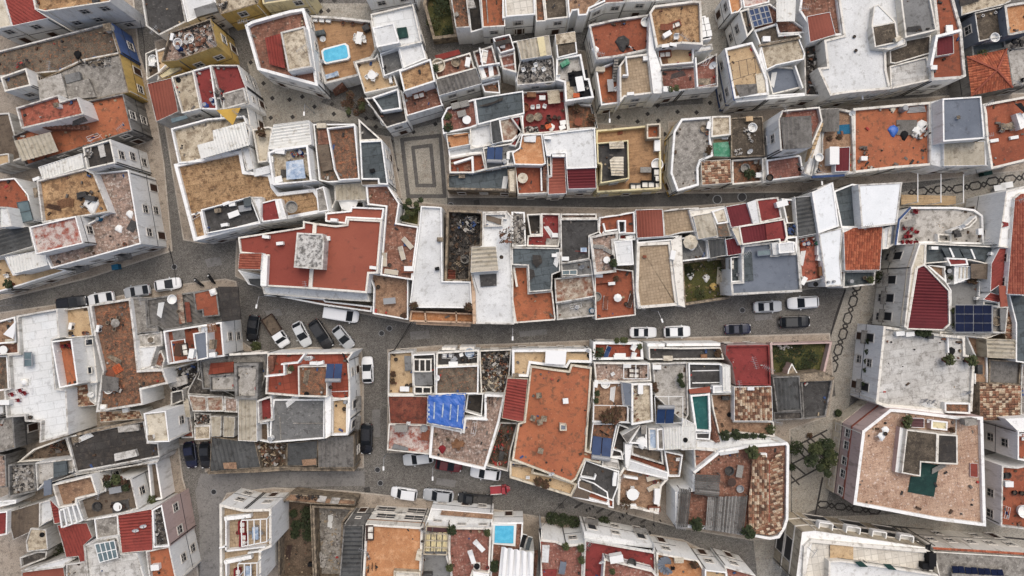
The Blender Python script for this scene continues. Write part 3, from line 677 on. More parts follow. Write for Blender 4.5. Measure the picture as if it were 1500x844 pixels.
        add('pole', MB().lathe([(.12, 0), (.11, .4), (.06, .5), (.05, 6.2)], 10), 'metal'); add('arm', MB().bar((0, 0, 6.1), (0, 1.5, 6.5), .07), 'metal'); add('lamp_head', MB().box((0, 1.7, 6.53), (.28, .7, .13)), 'plasticwhite', ); add('lens', MB().box((0, 1.75, 6.455), (.2, .5, .02)), 'lamp_white')
    elif kind == 'bollard': add('post', MB().lathe([(.09, 0), (.08, .75), (.1, .8), (.05, .88)], 10), col); add('foot', MB().lathe([(.14, 0), (.14, .05)], 10), col)
    elif kind == 'manhole_cover': add('rim', MB().lathe([(.38, 0), (.38, .012), (.33, .014)], 18), 'metal'); add('lid', MB().lathe([(.325, .01), (.32, .018)], 18), col)
    elif kind == 'drain_grate':
        add('frame', MB().box((0, .27, .01), (.7, .06, .02)).box((0, -.27, .01), (.7, .06, .02)).box((.32, 0, .01), (.06, .48, .02)).box((-.32, 0, .01), (.06, .48, .02)), 'darkmetal')
        for i in range(5): add('bar', MB().box((-.22 + i * .11, 0, .01), (.05, .48, .018)), 'black')
    elif kind == 'awning_sheet': add('sheet', MB().box((0, 0, .05), (1.5, 1.1, .04)), col)
    elif kind == 'cloth_heap':
        m = MB(); m.lathe([(.5, 0), (.46, .1), (.3, .2), (.12, .24)], 9); m.v = [(x * (1 + .3 * math.sin(5 * y)), y * (1 + .3 * math.cos(4 * x)), z) for x, y, z in m.v]; add('heap', m, col)
    _cache[key] = L; return L
def leafmb(r, n, zc, seed, leaf=.16, flat=1.0):
    m = MB(); rg = random.Random(seed)
    for i in range(n):
        while True:
            p = Vector((rg.uniform(-1, 1), rg.uniform(-1, 1), rg.uniform(-1, 1)))
            if .3 < p.length < 1: break
        q = Vector((p.x * r, p.y * r, p.z * r * flat + zc)); a = Vector((rg.uniform(-1, 1), rg.uniform(-1, 1), rg.uniform(-.4, .4))).normalized(); c_ = a.cross(Vector((rg.uniform(-.5, .5), rg.uniform(-.5, .5), 1))).normalized(); l = leaf * rg.uniform(.6, 1.4)
        m.poly((q - a * l, q + c_ * l * .5, q + a * l, q - c_ * l * .5))
    return m
DEF = {'chair': 'plasticwhite', 'table': 'plasticwhite', 'rectangular_table': 'plasticwhite', 'sun_lounger': 'beigeplastic', 'air_conditioner': 'plasticwhite', 'water_tank': 'plasticwhite', 'barrel': 'bluebarrel', 'potted_plant': 'leaf', 'plant_pot': 'brownclay', 'satellite_dish': 'plasticwhite', 'parasol': 'whitesail', 'crate': 'plasticwhite', 'cabinet': 'plasticwhite', 'sofa': 'rattan', 'pallet': 'wood', 'planks': 'wood', 'clothes_rack': 'bluebarrel', 'bathtub': 'plasticwhite', 'roof_vent': 'stone', 'roof_dome': 'plasticwhite', 'bicycle': 'darkmetal', 'motorcycle': 'black', 'bin': 'greenpaint', 'bollard': 'darkmetal', 'manhole_cover': 'darkmetal', 'awning_sheet': 'redawn', 'cloth_heap': 'plasticwhite', 'tyre': 'tyre', 'solar_water_heater': 'x', 'street_lamp': 'x', 'drain_grate': 'x'}
CN = {'plasticwhite': 'white', 'beigeplastic': 'beige', 'bluebarrel': 'blue', 'leaf': 'green', 'leaf2': 'light green', 'leafred': 'reddish', 'brownclay': 'clay', 'whitesail': 'white', 'rattan': 'dark rattan', 'wood': 'wooden', 'darkmetal': 'dark metal', 'black': 'black', 'greenpaint': 'dark green', 'redawn': 'red', 'metal': 'grey metal', 'redplastic': 'red', 'tealplastic': 'teal', 'orangeplastic': 'orange', 'fabricgrey': 'grey fabric', 'stone': 'stone', 'grey': 'grey', 'tyre': 'black rubber', 'concrete': 'concrete', 'darkgrey': 'dark grey', 'solarblue': 'blue', 'greennet': 'green', 'yellow': 'yellow', 'bluetarp': 'bright blue', 'x': '', 'corr_grey': 'grey', 'cream': 'cream', 'doorwood': 'brown', 'bluepatch': 'pale blue'}
def spawn(kind, loc, ang, col, label, cat, group=None, sc=1.0):
    r = bpy.data.objects.new(kind, None); COL.objects.link(r); r.location = loc; r.rotation_euler = (0, 0, math.radians(ang)); r.empty_display_size = .2
    if sc != 1.0: r.scale = (sc, sc, sc)
    tag(r, label, cat, group)
    for n, me, mat, sub in parts_for(kind, col):
        q = link(n, me, mat, r)
        for a, m2, w in sub: link(a, m2, w, q)
    PROPS.append(r); return r
ONWORD = 'on the '
def k(kind, pts, ang=0, col=None, lab=None, z=None, sc=1.0, group=None, jit=25):
    col = col or DEF[kind]; z = ZF if z is None else z
    word = kind.replace('_', ' ')
    if not lab: cn_ = CN.get(col, ''); lab = (cn_ + ' ' if cn_ and kind not in ('potted_plant', 'tyre') else '') + word
    for i, p in enumerate(px(pts)):
        q = wp(p, z + .4); spawn(kind, (q.x, q.y, z), ang + (RN.uniform(-jit, jit) if i else 0), col, lab + ' ' + ONWORD + HL, word, group or (word + 's on the roofs and terraces'), sc)
def g(kind, pts, label, ang=0, col=None, sc=1.0, group=None, z=.02):
    """a thing standing on the ground; label given in full"""
    col = col or DEF[kind]; word = kind.replace('_', ' ')
    for p in px(pts): q = wp(p, z); spawn(kind, (q.x, q.y, z), ang, col, label, word, group or word + 's in the streets', sc)
def bush(pt, r, z, label, col='leaf', n=160, name='bush', cat='bush', flat=.8, leaf=.16):
    q = wp(px(pt)[0], z + r); root = bpy.data.objects.new(name, None); COL.objects.link(root); root.location = (q.x, q.y, z)
    tag(root, label, cat, 'shrubs and bushes of the town'); PROPS.append(root)
    link('foliage', leafmb(r, n, r * flat, int(q.x * 13 + q.y * 7), leaf, flat).mesh('foliage'), col, root)
    m = MB()
    for i in range(4): a = i * 1.7; m.bar((0, 0, 0), (math.cos(a) * r * .5, math.sin(a) * r * .5, r * .9), .05)
    link('stem', m.mesh('stem'), 'bark', root); return root
def tree(pt, hh, r, label, col='leaf', n=1400, zt=0):
    q = wp(px(pt)[0], hh); root = bpy.data.objects.new('street_tree', None); COL.objects.link(root); root.location = (q.x, q.y, zt)
    tag(root, label, 'tree', 'street trees'); PROPS.append(root); rg = random.Random(int(q.x * 10))
    m = MB(); prof = [(.22, 0), (.17, .5), (.14, 1.5), (.12, hh * .5)]; m.lathe(prof, 9); link('trunk', m.mesh('trunk'), 'bark', root)
    m = MB(); tips = []
    for i in range(9):
        a = i * 2.4 + rg.uniform(-.3, .3); e = Vector((math.cos(a) * r * rg.uniform(.35, 1.0), math.sin(a) * r * rg.uniform(.35, 1.0), hh * rg.uniform(.75, 1.05))); m.bar((0, 0, hh * rg.uniform(.35, .5)), e, .08); tips.append(e)
        e2 = e + Vector((rg.uniform(-.8, .8), rg.uniform(-.8, .8), rg.uniform(0, .5))); m.bar(e, e2, .05); tips.append(e2)
    link('limbs', m.mesh('limbs'), 'bark', root)
    m = MB()
    for t_ in tips:
        cr = r * rg.uniform(.2, .36); m2 = leafmb(cr, n // len(tips), 0, rg.randrange(9999), .17, .7); nn = len(m.v)
        m.v += [(x + t_.x, y + t_.y, z + t_.z) for x, y, z in m2.v]; m.f += [[i + nn for i in f] for f in m2.f]; m.mi += [rg.choice((0, 0, 1)) ] * len(m2.f)
    link('crown', m.mesh('crown', [col, 'leaf2']), None, root); return root
# ---------------------------------------------------------------- vehicles
def loft(st):
    """st: list of (x, [(y,z)...half profile from bottom to top centre]) mirrored to a closed hull"""
    m = MB(); n = None
    for x, half in st:
        ring = [(x, y, z) for y, z in half] + [(x, -y, z) for y, z in half[::-1] if y > 1e-6]; n = len(ring); m.v += ring
    for i in range(len(st) - 1):
        for j in range(n): q = (j + 1) % n; m.f.append([i * n + j, i * n + q, (i + 1) * n + q, (i + 1) * n + j]); m.mi.append(0)
    m.f.append(list(range(n))[::-1]); m.f.append([(len(st) - 1) * n + j for j in range(n)]); m.mi += [0, 0]
    return m
def quad(m, pts, th=.012):
    p = [Vector(a) for a in pts]; nn = (p[1] - p[0]).cross(p[2] - p[0]).normalized() * th; m.poly([a + nn for a in p])
    for i in range(4): m.poly([p[i], p[(i + 1) % 4], p[(i + 1) % 4] + nn, p[i] + nn])
def car_parts(style, paint):
    key = ('car', style, paint)
    if key in _cache: return _cache[key]
    L = []
    def add(n, m, mat, sub=()): L.append((n, m.mesh(n), mat, [(a, q.mesh(a), w) for a, q, w in sub]))
    P_ = 'paint_' + paint
    D = {'hatch': (3.9, .86, (.86, -.12), (-1.22, -1.80), 1.46, .86, .64), 'saloon': (4.4, .88, (.80, -.05), (-.85, -1.62), 1.43, .84, .63), 'estate': (4.5, .89, (.95, .1), (-1.62, -2.06), 1.52, .88, .66), 'van': (5.1, .95, (1.75, 1.0), (-2.36, -2.5), 1.95, 1.0, .78), 'smallvan': (4.4, .9, (1.1, .35), (-1.9, -2.12), 1.8, .95, .73)}
    if style in D:
        Lg, hw, (wb, wt), (rt, rb), zt, zh, tw = D[style]; a = Lg / 2
        def half(w, z0, zs, zc): return [(0, z0), (w * .9, z0), (w, z0 + .14), (w, zs - .16), (w * .95, zs - .04), (w * .7, zc), (0, zc + .015)]
        fr = zh - .12
        st = [(-a, half(hw * .58, .40, zh - .2, zh - .16)), (-a + .05, half(hw * .78, .32, zh - .1, zh - .06)), (-a + .18, half(hw * .90, .27, zh - .03, zh)), (-a + .5, half(hw * .98, .22, zh, zh + .02)), (0, half(hw, .2, zh, zh + .02)), (wb, half(hw, .2, zh, zh + .02)), (a - .75, half(hw * .98, .22, fr + .06, fr + .09)), (a - .4, half(hw * .93, .24, fr, fr + .03)), (a - .16, half(hw * .82, .28, fr - .1, fr - .06)), (a - .04, half(hw * .64, .34, fr - .2, fr - .17)), (a, half(hw * .42, .38, fr - .26, fr - .24))]
        add('body', loft(st), P_)
        bw = hw * .9; zb = zh - .02
        base = [(wb, bw * .92), (rb, bw * .9)]; B = [(wb, bw * .93, zb), (wb, -bw * .93, zb), (rb, -bw * .93, zb), (rb, bw * .93, zb)]; T = [(wt, tw, zt), (wt, -tw, zt), (rt, -tw, zt), (rt, tw, zt)]
        m = MB(); m.poly([T[3], T[2], T[1], T[0]])
        for i in range(4): m.poly([B[i], B[(i + 1) % 4], T[(i + 1) % 4], T[i]][::-1])
        add('cabin', m, P_)
        m = MB(); m.cur = 0; n0 = [(wt - .06, tw - .05, zt), (wt - .06, -tw + .05, zt), (rt + .05, -tw + .05, zt), (rt + .05, tw - .05, zt)]; up = [(x * .97 + (wt + rt) / 2 * .03, y * .93, zt + .05) for x, y, z in n0]; m.poly(up[::-1]); [m.poly([n0[i], n0[(i + 1) % 4], up[(i + 1) % 4], up[i]][::-1]) for i in range(4)]; add('roof_panel', m, P_)
        def face(b0, b1, t1, t0, u0, u1, v0, v1):
            b0, b1, t1, t0 = [Vector(q) for q in (b0, b1, t1, t0)]
            at = lambda u, v: b0.lerp(b1, u).lerp(t0.lerp(t1, u), v); return [at(u0, v0), at(u1, v0), at(u1, v1), at(u0, v1)]
        m = MB(); quad(m, face(B[1], B[0], T[0], T[1], .04, .96, .02, .98)); add('windscreen', m, 'glass')
        m = MB(); quad(m, face(B[3], B[2], T[2], T[3], .05, .95, .12, .97)); add('rear_window', m, 'glass')
        for i0, i1 in ((0, 3), (2, 1)):
            for u0, u1 in ((.06, .44), (.49, .9)):
                if style in ('van', 'smallvan') and u0 > .45 : continue
                m = MB(); quad(m, face(B[i0], B[i1], T[i1], T[i0], u0 if i0 == 0 else 1 - u1, u1 if i0 == 0 else 1 - u0, .08, .95)); add('side_window', m, 'glass')
        hz = fr - .16
    elif style == 'pickup':
        Lg, hw, a = 5.0, .88, 2.5; zh = .95; fr = .85; hz = .7
        m = MB(); m.box((0, 0, .5), (4.9, 1.5, .3)); add('chassis', m, 'darkmetal')
        cab = loft([(.35, [(0, .35), (.86, .35), (.88, 1.0), (0, 1.0)]), (1.7, [(0, .35), (.86, .35), (.88, 1.0), (0, 1.0)]), (2.35, [(0, .4), (.8, .4), (.82, .88), (0, .92)]), (2.5, [(0, .45), (.7, .45), (.7, .7), (0, .74)])]); add('body', cab, P_)
        B = [(1.75, .84, 1.0), (1.75, -.84, 1.0), (.35, -.84, 1.0), (.35, .84, 1.0)]; T = [(1.25, .7, 1.68), (1.25, -.7, 1.68), (.4, -.7, 1.68), (.4, .7, 1.68)]
        m = MB(); m.poly([T[3], T[2], T[1], T[0]]); [m.poly([B[i], B[(i + 1) % 4], T[(i + 1) % 4], T[i]][::-1]) for i in range(4)]; add('cabin', m, P_)
        m = MB(); quad(m, [(1.72, -.76, 1.05), (1.72, .76, 1.05), (1.27, .64, 1.64), (1.27, -.64, 1.64)]); add('windscreen', m, 'glass')
        for sgn in (1, -1): m = MB(); pts = [(1.55, .845 * sgn, 1.08), (.5, .845 * sgn, 1.08), (.52, .715 * sgn, 1.6), (1.22, .715 * sgn, 1.6)]; quad(m, pts if sgn > 0 else pts[::-1]); add('side_window', m, 'glass')
        fl = 'deckgrey' if paint == 'white' else 'darkgrey'; m = MB(); m.box((-1.1, 0, .72), (2.72, 1.72, .1)); add('load_bed', m, fl)
        sd_ = 'rattan' if paint == 'white' else P_; m = MB(); m.box((-1.1, .88, .92), (2.8, .06, .5)); add('bed_side', m, sd_); m = MB(); m.box((-1.1, -.88, .92), (2.8, .06, .5)); add('bed_side', m, sd_); m = MB(); m.box((-2.49, 0, .92), (.06, 1.7, .49)); add('tailgate', m, sd_); m = MB(); m.box((.27, 0, .96), (.06, 1.7, .6)); add('bulkhead', m, sd_)
        if paint == 'white':
            for i in range(7): m = MB(); m.box((-1.1, -.72 + i * .24, .79), (2.6, .2, .03)); add('bed_plank', m, 'deckgrey')
    elif style == 'trike':
        Lg, hw, a, hz = 2.9, .62, 1.45, .6
        add('body', loft([(.25, [(0, .3), (.6, .3), (.62, .9), (0, .95)]), (.9, [(0, .3), (.56, .3), (.58, .85), (0, .9)]), (1.45, [(0, .4), (.25, .4), (.28, .7), (0, .75)])]), P_)
        B = [(.95, .52, .88), (.95, -.52, .88), (.25, -.56, .9), (.25, .56, .9)]; T = [(.75, .45, 1.55), (.75, -.45, 1.55), (.3, -.48, 1.55), (.3, .48, 1.55)]
        m = MB(); m.poly([T[3], T[2], T[1], T[0]]); [m.poly([B[i], B[(i + 1) % 4], T[(i + 1) % 4], T[i]][::-1]) for i in range(4)]; add('cabin', m, P_)
        m = MB(); quad(m, [(.93, -.46, .95), (.93, .46, .95), (.77, .4, 1.5), (.77, -.4, 1.5)]); add('windscreen', m, 'glass')
        m = MB(); m.box((-.6, 0, .62), (1.6, 1.25, .12)); add('load_bed', m, P_)
        for y in (-.62, .62): m = MB(); m.box((-.6, y, .82), (1.62, .05, .34)); add('bed_side', m, 'plasticwhite')
        m = MB(); m.box((-1.41, 0, .82), (.05, 1.18, .34)); add('tailgate', m, P_)
    wy = hw - .1
    axles = {'trike': [(1.05, 0), (-.8, .5), (-.8, -.5)]}.get(style, [(a - .8, wy), (a - .8, -wy), (-a + .8, wy), (-a + .8, -wy)])
    for x, y in axles: add('wheel', MB().lathe([(.24, -.1), (.31, -.1), (.32, 0), (.31, .1), (.24, .1)], 14, (x, y, .32), 'y'), 'tyre', [('rim', MB().lathe([(.22, -.105), (.22, .105)], 12, (x, y, .32), 'y'), 'metal')])
    for y in ((-.6 * hw, .6 * hw) if style != 'trike' else (-.12, .12)): add('headlight', MB().box((a - (.22 if style in D else .1), y, hz + (.03 if style in D else 0)), (.26, .26 if style != 'trike' else .12, .12)), 'lamp_white')
    for y in (-.74 * hw, .74 * hw): add('tail_light', MB().box((-a + (.12 if style in D else .04), y, .72), (.08, .22, .16)), 'lamp_red')
    for y in (-hw - .07, hw + .07): add('wing_mirror', MB().box((.55 if style in ('hatch', 'saloon', 'estate') else (1.4 if style != 'trike' else .8), y, 1.0), (.14, .16, .1)), P_)
    add('number_plate', MB().box((-a - .008, 0, .5), (.02, .5, .11)), 'plasticwhite')
    if style not in ('trike', 'pickup'): add('bumper', MB().box((a - .03, 0, .36), (.1, hw * 1.2, .14)), 'darkmetal')
    _cache[key] = L; return L
def car(pt, ang, style, paint, label, cat='car', z=.02, sc=1.0):
    q = wp(px(pt)[0], .9); r = bpy.data.objects.new({'van': 'parked_van', 'smallvan': 'parked_van', 'pickup': 'pickup_truck', 'trike': 'cargo_tricycle'}.get(style, 'parked_car'), None); COL.objects.link(r)
    r.location = (q.x, q.y, z); r.rotation_euler = (0, 0, math.radians(ang)); r.scale = (sc, sc, sc); tag(r, label, cat, 'vehicles parked in the streets')
    for n, me, mat, sub in car_parts(style, paint):
        p = link(n, me, mat, r)
        for a_, m2, w in sub: link(a_, m2, w, p)
    PROPS.append(r); return r
# ================================================================= THE TOWN, seen in 250-pixel-wide strips
# ---- strip 1
o(0, 0)
h('house with cream roof and red corrugated lean-to in the top left corner')
b(6.0, '-80,-60 20,-60 100,215 -80,250', 'cream', .3, 'b')
b(6.2, '20,-60 262,-60 290,75 400,150 100,215', 'corr_red', .2, 'b', d=1)
h('tall white house with ochre terrace at the top left corner')
b(9.2, '265,-60 935,-60 905,15 370,95 290,75', 'tandirty', .7, 'br')
k('plant_pot', '305,15'); k('crate', '790,5', 10, 'darkgrey')
h('long house with patched earthen roof, blue and yellow front', 'dirtywhite')
b(5.2, '-90,440 905,185 985,440 680,500 480,590 -90,640', 'mottledgrey', .45, ''); b(5.45, '897,190 915,184 997,440 980,443', 'stone', .06, 'r', w='blue')
b(5.3, '985,440 1062,762 740,832 540,820 300,670 480,590 680,500', 'concrete', .25, 'r', w='yellow')
s(5.9, '310,665 500,605 555,800 330,840', 'paleconcrete', .5); s(5.75, '530,620 650,590 668,655 545,690', 'grey', .5); s(5.6, '545,692 730,648 790,800 560,822', 'concrete', .4)
chim('885,225', 1.0, .9); ZF = 5; junk('640,505 870,480 960,470 880,560 660,540', 40, (0, 1, 2), (.1, .6)); junk('130,520 240,480 250,520 140,560', 30, (1, 2, 6), (.1, .5)); k('cloth_heap', '625,445', 0, 'black', 'dark tarpaulin heap')
k('planks', '780,520', 5, 'stone', 'weathered stack of planks')
h('small white rooftop room with rubble roof by the blue and yellow house')
b(7.4, '0,635 215,560 255,705 40,757', 'mottledgrey', .6, 'rb')
o(0, 140)
h('white house with red tiled rooftop and wide orange terrace')
b(5.8, '100,335 735,40 1015,-15 1088,290 210,582', 'orange', .6, 'rb', w='greywall')
b(8.8, '130,100 480,-8 498,48 640,10 690,155 175,275', 'redworn', .5, '', base=4.5)
stair(5.0, 7.6, '705,270 400,285 400,240 700,238', 10)
c(7.4, '115,375 415,300 482,460 175,545', 'corr_beige', 1)
chim('465,80', 1.0, .5)
k('clothes_rack', '780,350', 20); k('planks', '640,205', 20, 'darkmetal', 'dark rail leaning')
h('old house with brown boarded roof left of the orange terrace', 'dirtywhite')
b(4.2, '-80,150 75,140 178,520 -80,615', 'corr_brown', .25, d=1); b(4.9, '-80,495 72,475 80,555 -80,600', 'tan', .2)
h('tall white house with black tar roof beside the long white canopy')
b(9.6, '680,428 910,360 952,556 715,610', 'tar', .5, 'rb')
ZF = 9.1; s(9.3, '800,400 850,388 872,500 828,512', 'whitepatch', .12); junk('700,430 760,430 760,520 710,520', 16, (0, 1))
h('long white corner house with tan and pink brick terraces')
b(7.4, '770,640 1060,612 1162,1223 420,1428 370,1320 640,1100 900,960', 'palebrick', .55, 'rb2')
b(8.4, '300,700 700,602 775,640 905,962 345,1050', 'tandirty', .6)
k('pallet', '500,890 560,880', 15, 'wood'); k('cabinet', '690,820 760,850', 12, 'darkgrey', 'dark cluttered workbench'); k('planks', '430,915', -12, 'doorwood', 'brown planks'); k('cloth_heap', '745,905', 10, 'plasticwhite', 'white striped awning heap', sc=2.0)
junk('650,790 760,790 790,900 670,950', 30, (0, 1, 2, 7), (.15, 1.0))
b(9.9, '240,1083 625,993 686,1218 295,1310', 'peelred', .35, 'r', base=6)
b(8.0, '315,590 672,476 692,592 352,690', 'corr_white', .12, d=1)
ZF = 6.9; k('barrel', '820,1020', 0, 'tealplastic', 'teal plastic tub'); k('cloth_heap', '970,1100 1060,980', 30, 'plasticwhite', 'white blotched sheet'); k('awning_sheet', '1080,1075', 60, 'darkgrey', 'dark folded tarpaulin'); k('crate', '725,1270', 15, 'stone'); k('plant_pot', '1025,1225'); k('air_conditioner', '310,690', 20)
h('white house with dark brown corrugated roof over the lower left street')
o(0, 280)
b(7.0, '-80,320 238,290 272,455 -80,560', 'corr_dark', .15, d=0)
b(7.6, '40,545 370,480 388,612 112,682', 'corr_white', .1, d=1)
b(4.6, '-80,560 45,548 112,684 390,614 555,655 60,812 -80,850', 'tan', .7, 'b')
k('potted_plant', '95,770', sc=1.5); k('chair', '60,700', 20)
b(9.2, '-10,128 60,130 100,290 -10,302', 'whiteworn', .2)
h('house with pink red terrace and slate skylight at the left edge')
b(6.6, '-80,-90 120,-110 232,28 282,245 -80,300', 'terra', .5, 'b')
skylight(6.9, '140,95 232,80 275,240 180,262', 1, 2, 'slate', 'skyglass'); chim('320,10', 1.3, 1.2); k('cabinet', '40,200', 80)
# ---- strip 1 lower
o(0, 420)
h('tan terrace with white triangular sail at the left edge')
b(5.4, '-80,300 125,245 132,460 -80,480', 'mottledtan', .8, 't')
pm = W3('0,395 132,280 110,432', 7.2); m = MB(); P_ = rel(pm); m.poly([P_[0] - Vector((0, 0, .6)), P_[2], P_[1]]); link('shade_sail', m.mesh('shade_sail'), 'whitesail', HS)
b(5.0, '-80,480 150,440 155,550 -80,570', 'brickfloor', .7); k('cabinet', '100,450', 0, 'cream'); k('table', '40,520', 0, 'plasticwhite')
b(4.0, '-80,572 60,568 75,850 -80,870', 'mottledgrey', .5)
h('big white house with stepped white terrace and red chairs')
b(6.8, '135,240 475,180 490,420 430,440 460,840 548,850 566,1222 325,1288 330,1120 205,1112 200,1070 50,1080 30,848 78,835 60,560 155,552', 'whitefloor', .7, 'lt')
skylight(6.9, '197,540 262,540 265,658 200,658', 1, 2, 'metal', 'skyglass')
k('chair', '165,858 100,890 205,880 150,938', 20, 'redplastic', jit=90); k('plant_pot', '248,1078', 0, 'darkmetal'); k('cabinet', '60,950', 0); k('roof_dome', '195,790', 0)
b(5.4, '545,186 728,160 768,408 560,425 490,420 475,182', 'tan', .75, 't')
k('plant_pot', '580,384', 0, 'black'); k('plant_pot', '690,382 712,382', 0, 'brownclay'); k('air_conditioner', '590,325', 80)
b(7.9, '420,450 592,428 645,805 488,838', 'orange', 1.5)
k('air_conditioner', '478,552', 80); k('chair', '520,492 575,485', 0, 'redplastic'); k('bicycle', '570,500', 60, 'black')
b(5.0, '592,428 765,412 805,790 645,805', 'whiteworn', .1); ZF = 4.95
skylight(5.5, '705,435 762,430 768,480 708,485', 1, 1, 'offwhite', 'glass'); skylight(5.5, '722,662 755,660 760,715 728,718', 1, 1, 'offwhite', 'glass')
o(0, 560)
b(4.4, '558,42 722,12 742,152 792,190 612,208', 'tiles_old', .12, d=3)
b(3.8, '720,10 800,0 792,190 735,150', 'whiteworn', .1)
k('satellite_dish', '757,102', 120)
h('old house with overgrown orange brown tiled terrace and thick white wall')
o(0, 420)
b(6.2, '735,150 1075,95 1115,420 1142,690 1345,680 1388,800 1165,850 1182,975 790,1037 842,690 775,400', 'mottled', .6, 't', t=.35)
k('table', '960,300', 0, 'concrete', 'round concrete table'); k('plant_pot', '925,270 972,256 885,298 940,352', 0, 'stone', 'pale stone stool'); k('air_conditioner', '815,345', 80); k('pallet', '960,680', 30, 'orangeplastic', 'orange broken pallet'); k('awning_sheet', '890,715', -8, 'brownclay', 'rusty brown sheet'); k('planks', '940,600', -30, 'stone', 'thin grey planks')
c(6.4, '840,730 980,750 975,860 840,860', 'corr_grey', 1, post=False)
junk('880,830 1010,820 1010,870 890,880', 20, (0, 3, 1)); k('bathtub', '895,845', 0, 'plasticwhite', 'round white basin'); k('roof_dome', '845,1000', 0)
h('grey weathered house with patched sheet roof and orange corner terrace', 'greywall')
b(5.6, '1078,95 1205,100 1218,325 1300,325 1312,372 1150,385 1112,420', 'concrete', .12)
b(5.4, '1205,100 1795,10 1830,285 1352,362 1310,330 1222,325', 'corr_grey', .3, 'r', d=1)
b(6.6, '1592,50 1782,10 1812,240 1672,252 1665,195 1612,205', 'terra', .15)
s(5.7, '1455,65 1500,55 1525,300 1480,310', 'rust', .1); s(5.75, '1520,130 1560,125 1580,290 1540,295', 'corr_rust', .1)
s(6.6, '1795,0 1960,0 1985,270 1830,285', 'tar', .3)
k('roof_dome', '1752,45', 20); k('bathtub', '1420,105', 0, 'plasticwhite', 'white round basin'); k('plant_pot', '1470,205', 0, 'stone'); k('planks', '1310,190', 80, 'plasticwhite', 'long white tube')
h('white roofed cottage with round roof domes behind the overgrown terrace', 'dirtywhite')
b(5.2, '1112,400 1335,368 1342,490 1190,508 1112,490', 'paleconcrete', .15)
k('roof_dome', '1240,440', 0, 'stone')
b(5.6, '1122,500 1292,490 1240,660 1150,690', 'whiteworn', .1); b(4.4, '1250,600 1330,520 1360,600 1340,680 1250,640', 'brickfloor', .3)
k('cabinet', '1240,680', 5, 'whitesail', 'white cluttered counter', sc=1.3)
h('white house with orange terrace, white frame and sloping white stair tower')
b(7.0, '1345,365 1826,290 1850,575 1382,642', 'terra', .95, 'r')
b(8.6, '1590,385 1705,366 1715,590 1620,612', 'bluegrey', .08, w='white')
pergola(8.4, '1415,448 1525,432 1555,600 1440,620', 2); k('rectangular_table', '1475,520', 80, 'doorwood'); k('sofa', '1525,520', 100); k('cabinet', '1590,550', 80); k('cabinet', '1760,475', 85, 'stone'); k('crate', '1755,560', 5); k('awning_sheet', '1465,398', 10, 'corr_grey', 'grey rubber mat', sc=1.1)
b(8.4, '1630,332 1700,325 1705,372 1640,375', 'tan', .1, base=5); k('satellite_dish', '1690,345', 40); k('pallet', '1740,340', 10, 'wood')
o(0, 560)
h('little cream roofed tower beside the dark sheet roof')
b(8.7, '1183,256 1366,236 1396,492 1215,497', 'cream', .35, 'r')
chim('1240,455', .7, .5)
h('low house with wide dark sheet roof and stone coping', 'dirtywhite')
b(6.0, '545,450 1188,316 1218,497 1305,500 1316,616 622,745', 'tar', .35, '')
s(6.2, '968,366 1140,348 1145,400 976,415', 'paleconcrete', .5); s(6.3, '940,592 1112,556 1130,610 946,652', 'whitepatch', .6)
k('planks', '690,455', 25, 'plasticwhite', 'white ladder'); k('pallet', '615,470', 20, 'stone')
wl('640,430 1190,310', .5, 'stone', .35)
b(5.2, '395,835 640,742 1320,618 1300,660 620,770', 'whiteworn', .1)
h('narrow yard with earthen floor and dark junk between white walls', 'offwhite')
b(3.0, '275,550 545,450 602,632 140,662', 'dirt', .9); junk('420,500 540,470 550,560 420,590', 60, (1, 2, 3, 7), (.1, .8))
b(3.6, '820,240 1150,230 1180,300 830,330', 'tiles_old', .1); ZF = 3.5; k('crate', '1040,230', 10)
h('dusty concrete house at the left edge by the white walls', 'greywall')
b(5.0, '-80,300 108,290 128,545 20,575 -80,580', 'concrete', .3, 'r'); b(4.4, '-80,582 45,600 55,865 -80,880', 'palebrick', .3); b(6.2, '-80,180 30,190 40,260 -80,300', 'whiteworn', .2)
h('roofless room filled with white plaster debris', 'greywall')
b(4.2, '65,680 285,664 298,900 70,950', 'debriswhite', .7); junk('90,700 270,690 280,880 90,900', 70, (0, 0, 1, 2), (.1, .6))
h('pale grey house with flat roofs below the dark sheet roof')
b(5.4, '290,665 612,628 602,740 400,800 305,895', 'paleconcrete', .4, 'r'); s(5.8, '440,660 545,650 555,760 440,790', 'slate', .3)
o(0, 694)
h('white house with brown terrace and white pergola stripes')
b(7.0, '425,90 755,12 805,172 632,212 630,260 485,285', 'mottledtan', .8, 'r')
b(6.0, '405,205 485,285 500,405 445,415', 'corr_red', .12)
s(7.4, '360,60 420,50 425,170 360,185', 'bluegrey', .2)
b(5.0, '485,285 640,250 690,390 510,420', 'whitefloor', .2); pergola(6.8, '500,300 640,240 690,380 520,440', 5, w=.2)
h('house with plank terrace, plants and round table')
b(6.6, '640,218 862,140 870,60 1080,35 1138,292 985,335 692,392', 'deckgrey', .7, 'r')
k('potted_plant', '900,80 960,30 1050,110', 0, sc=1.2); k('potted_plant', '1030,60 890,30', 0, 'leafred', sc=1.1); k('potted_plant', '985,40', 0, 'leaf2', 'tall yellowish pot plant', sc=1.7); k('table', '980,268', 0); k('chair', '940,262 1015,270', 90, 'rattan'); k('rectangular_table', '960,130', 10, 'metal'); k('awning_sheet', '985,280', 10, 'darkgrey', 'dark outdoor rug', sc=1.6); k('bathtub', '800,270', 0, 'darkgrey', 'dark covered barbecue')
b(3.8, '1215,-85 1292,-95 1340,210 1245,225', 'deckgrey', .8); k('potted_plant', '1270,205', 0, 'leaf2', sc=1.4)
h('white house with crimson roof and grey slab above the pink front', 'white')
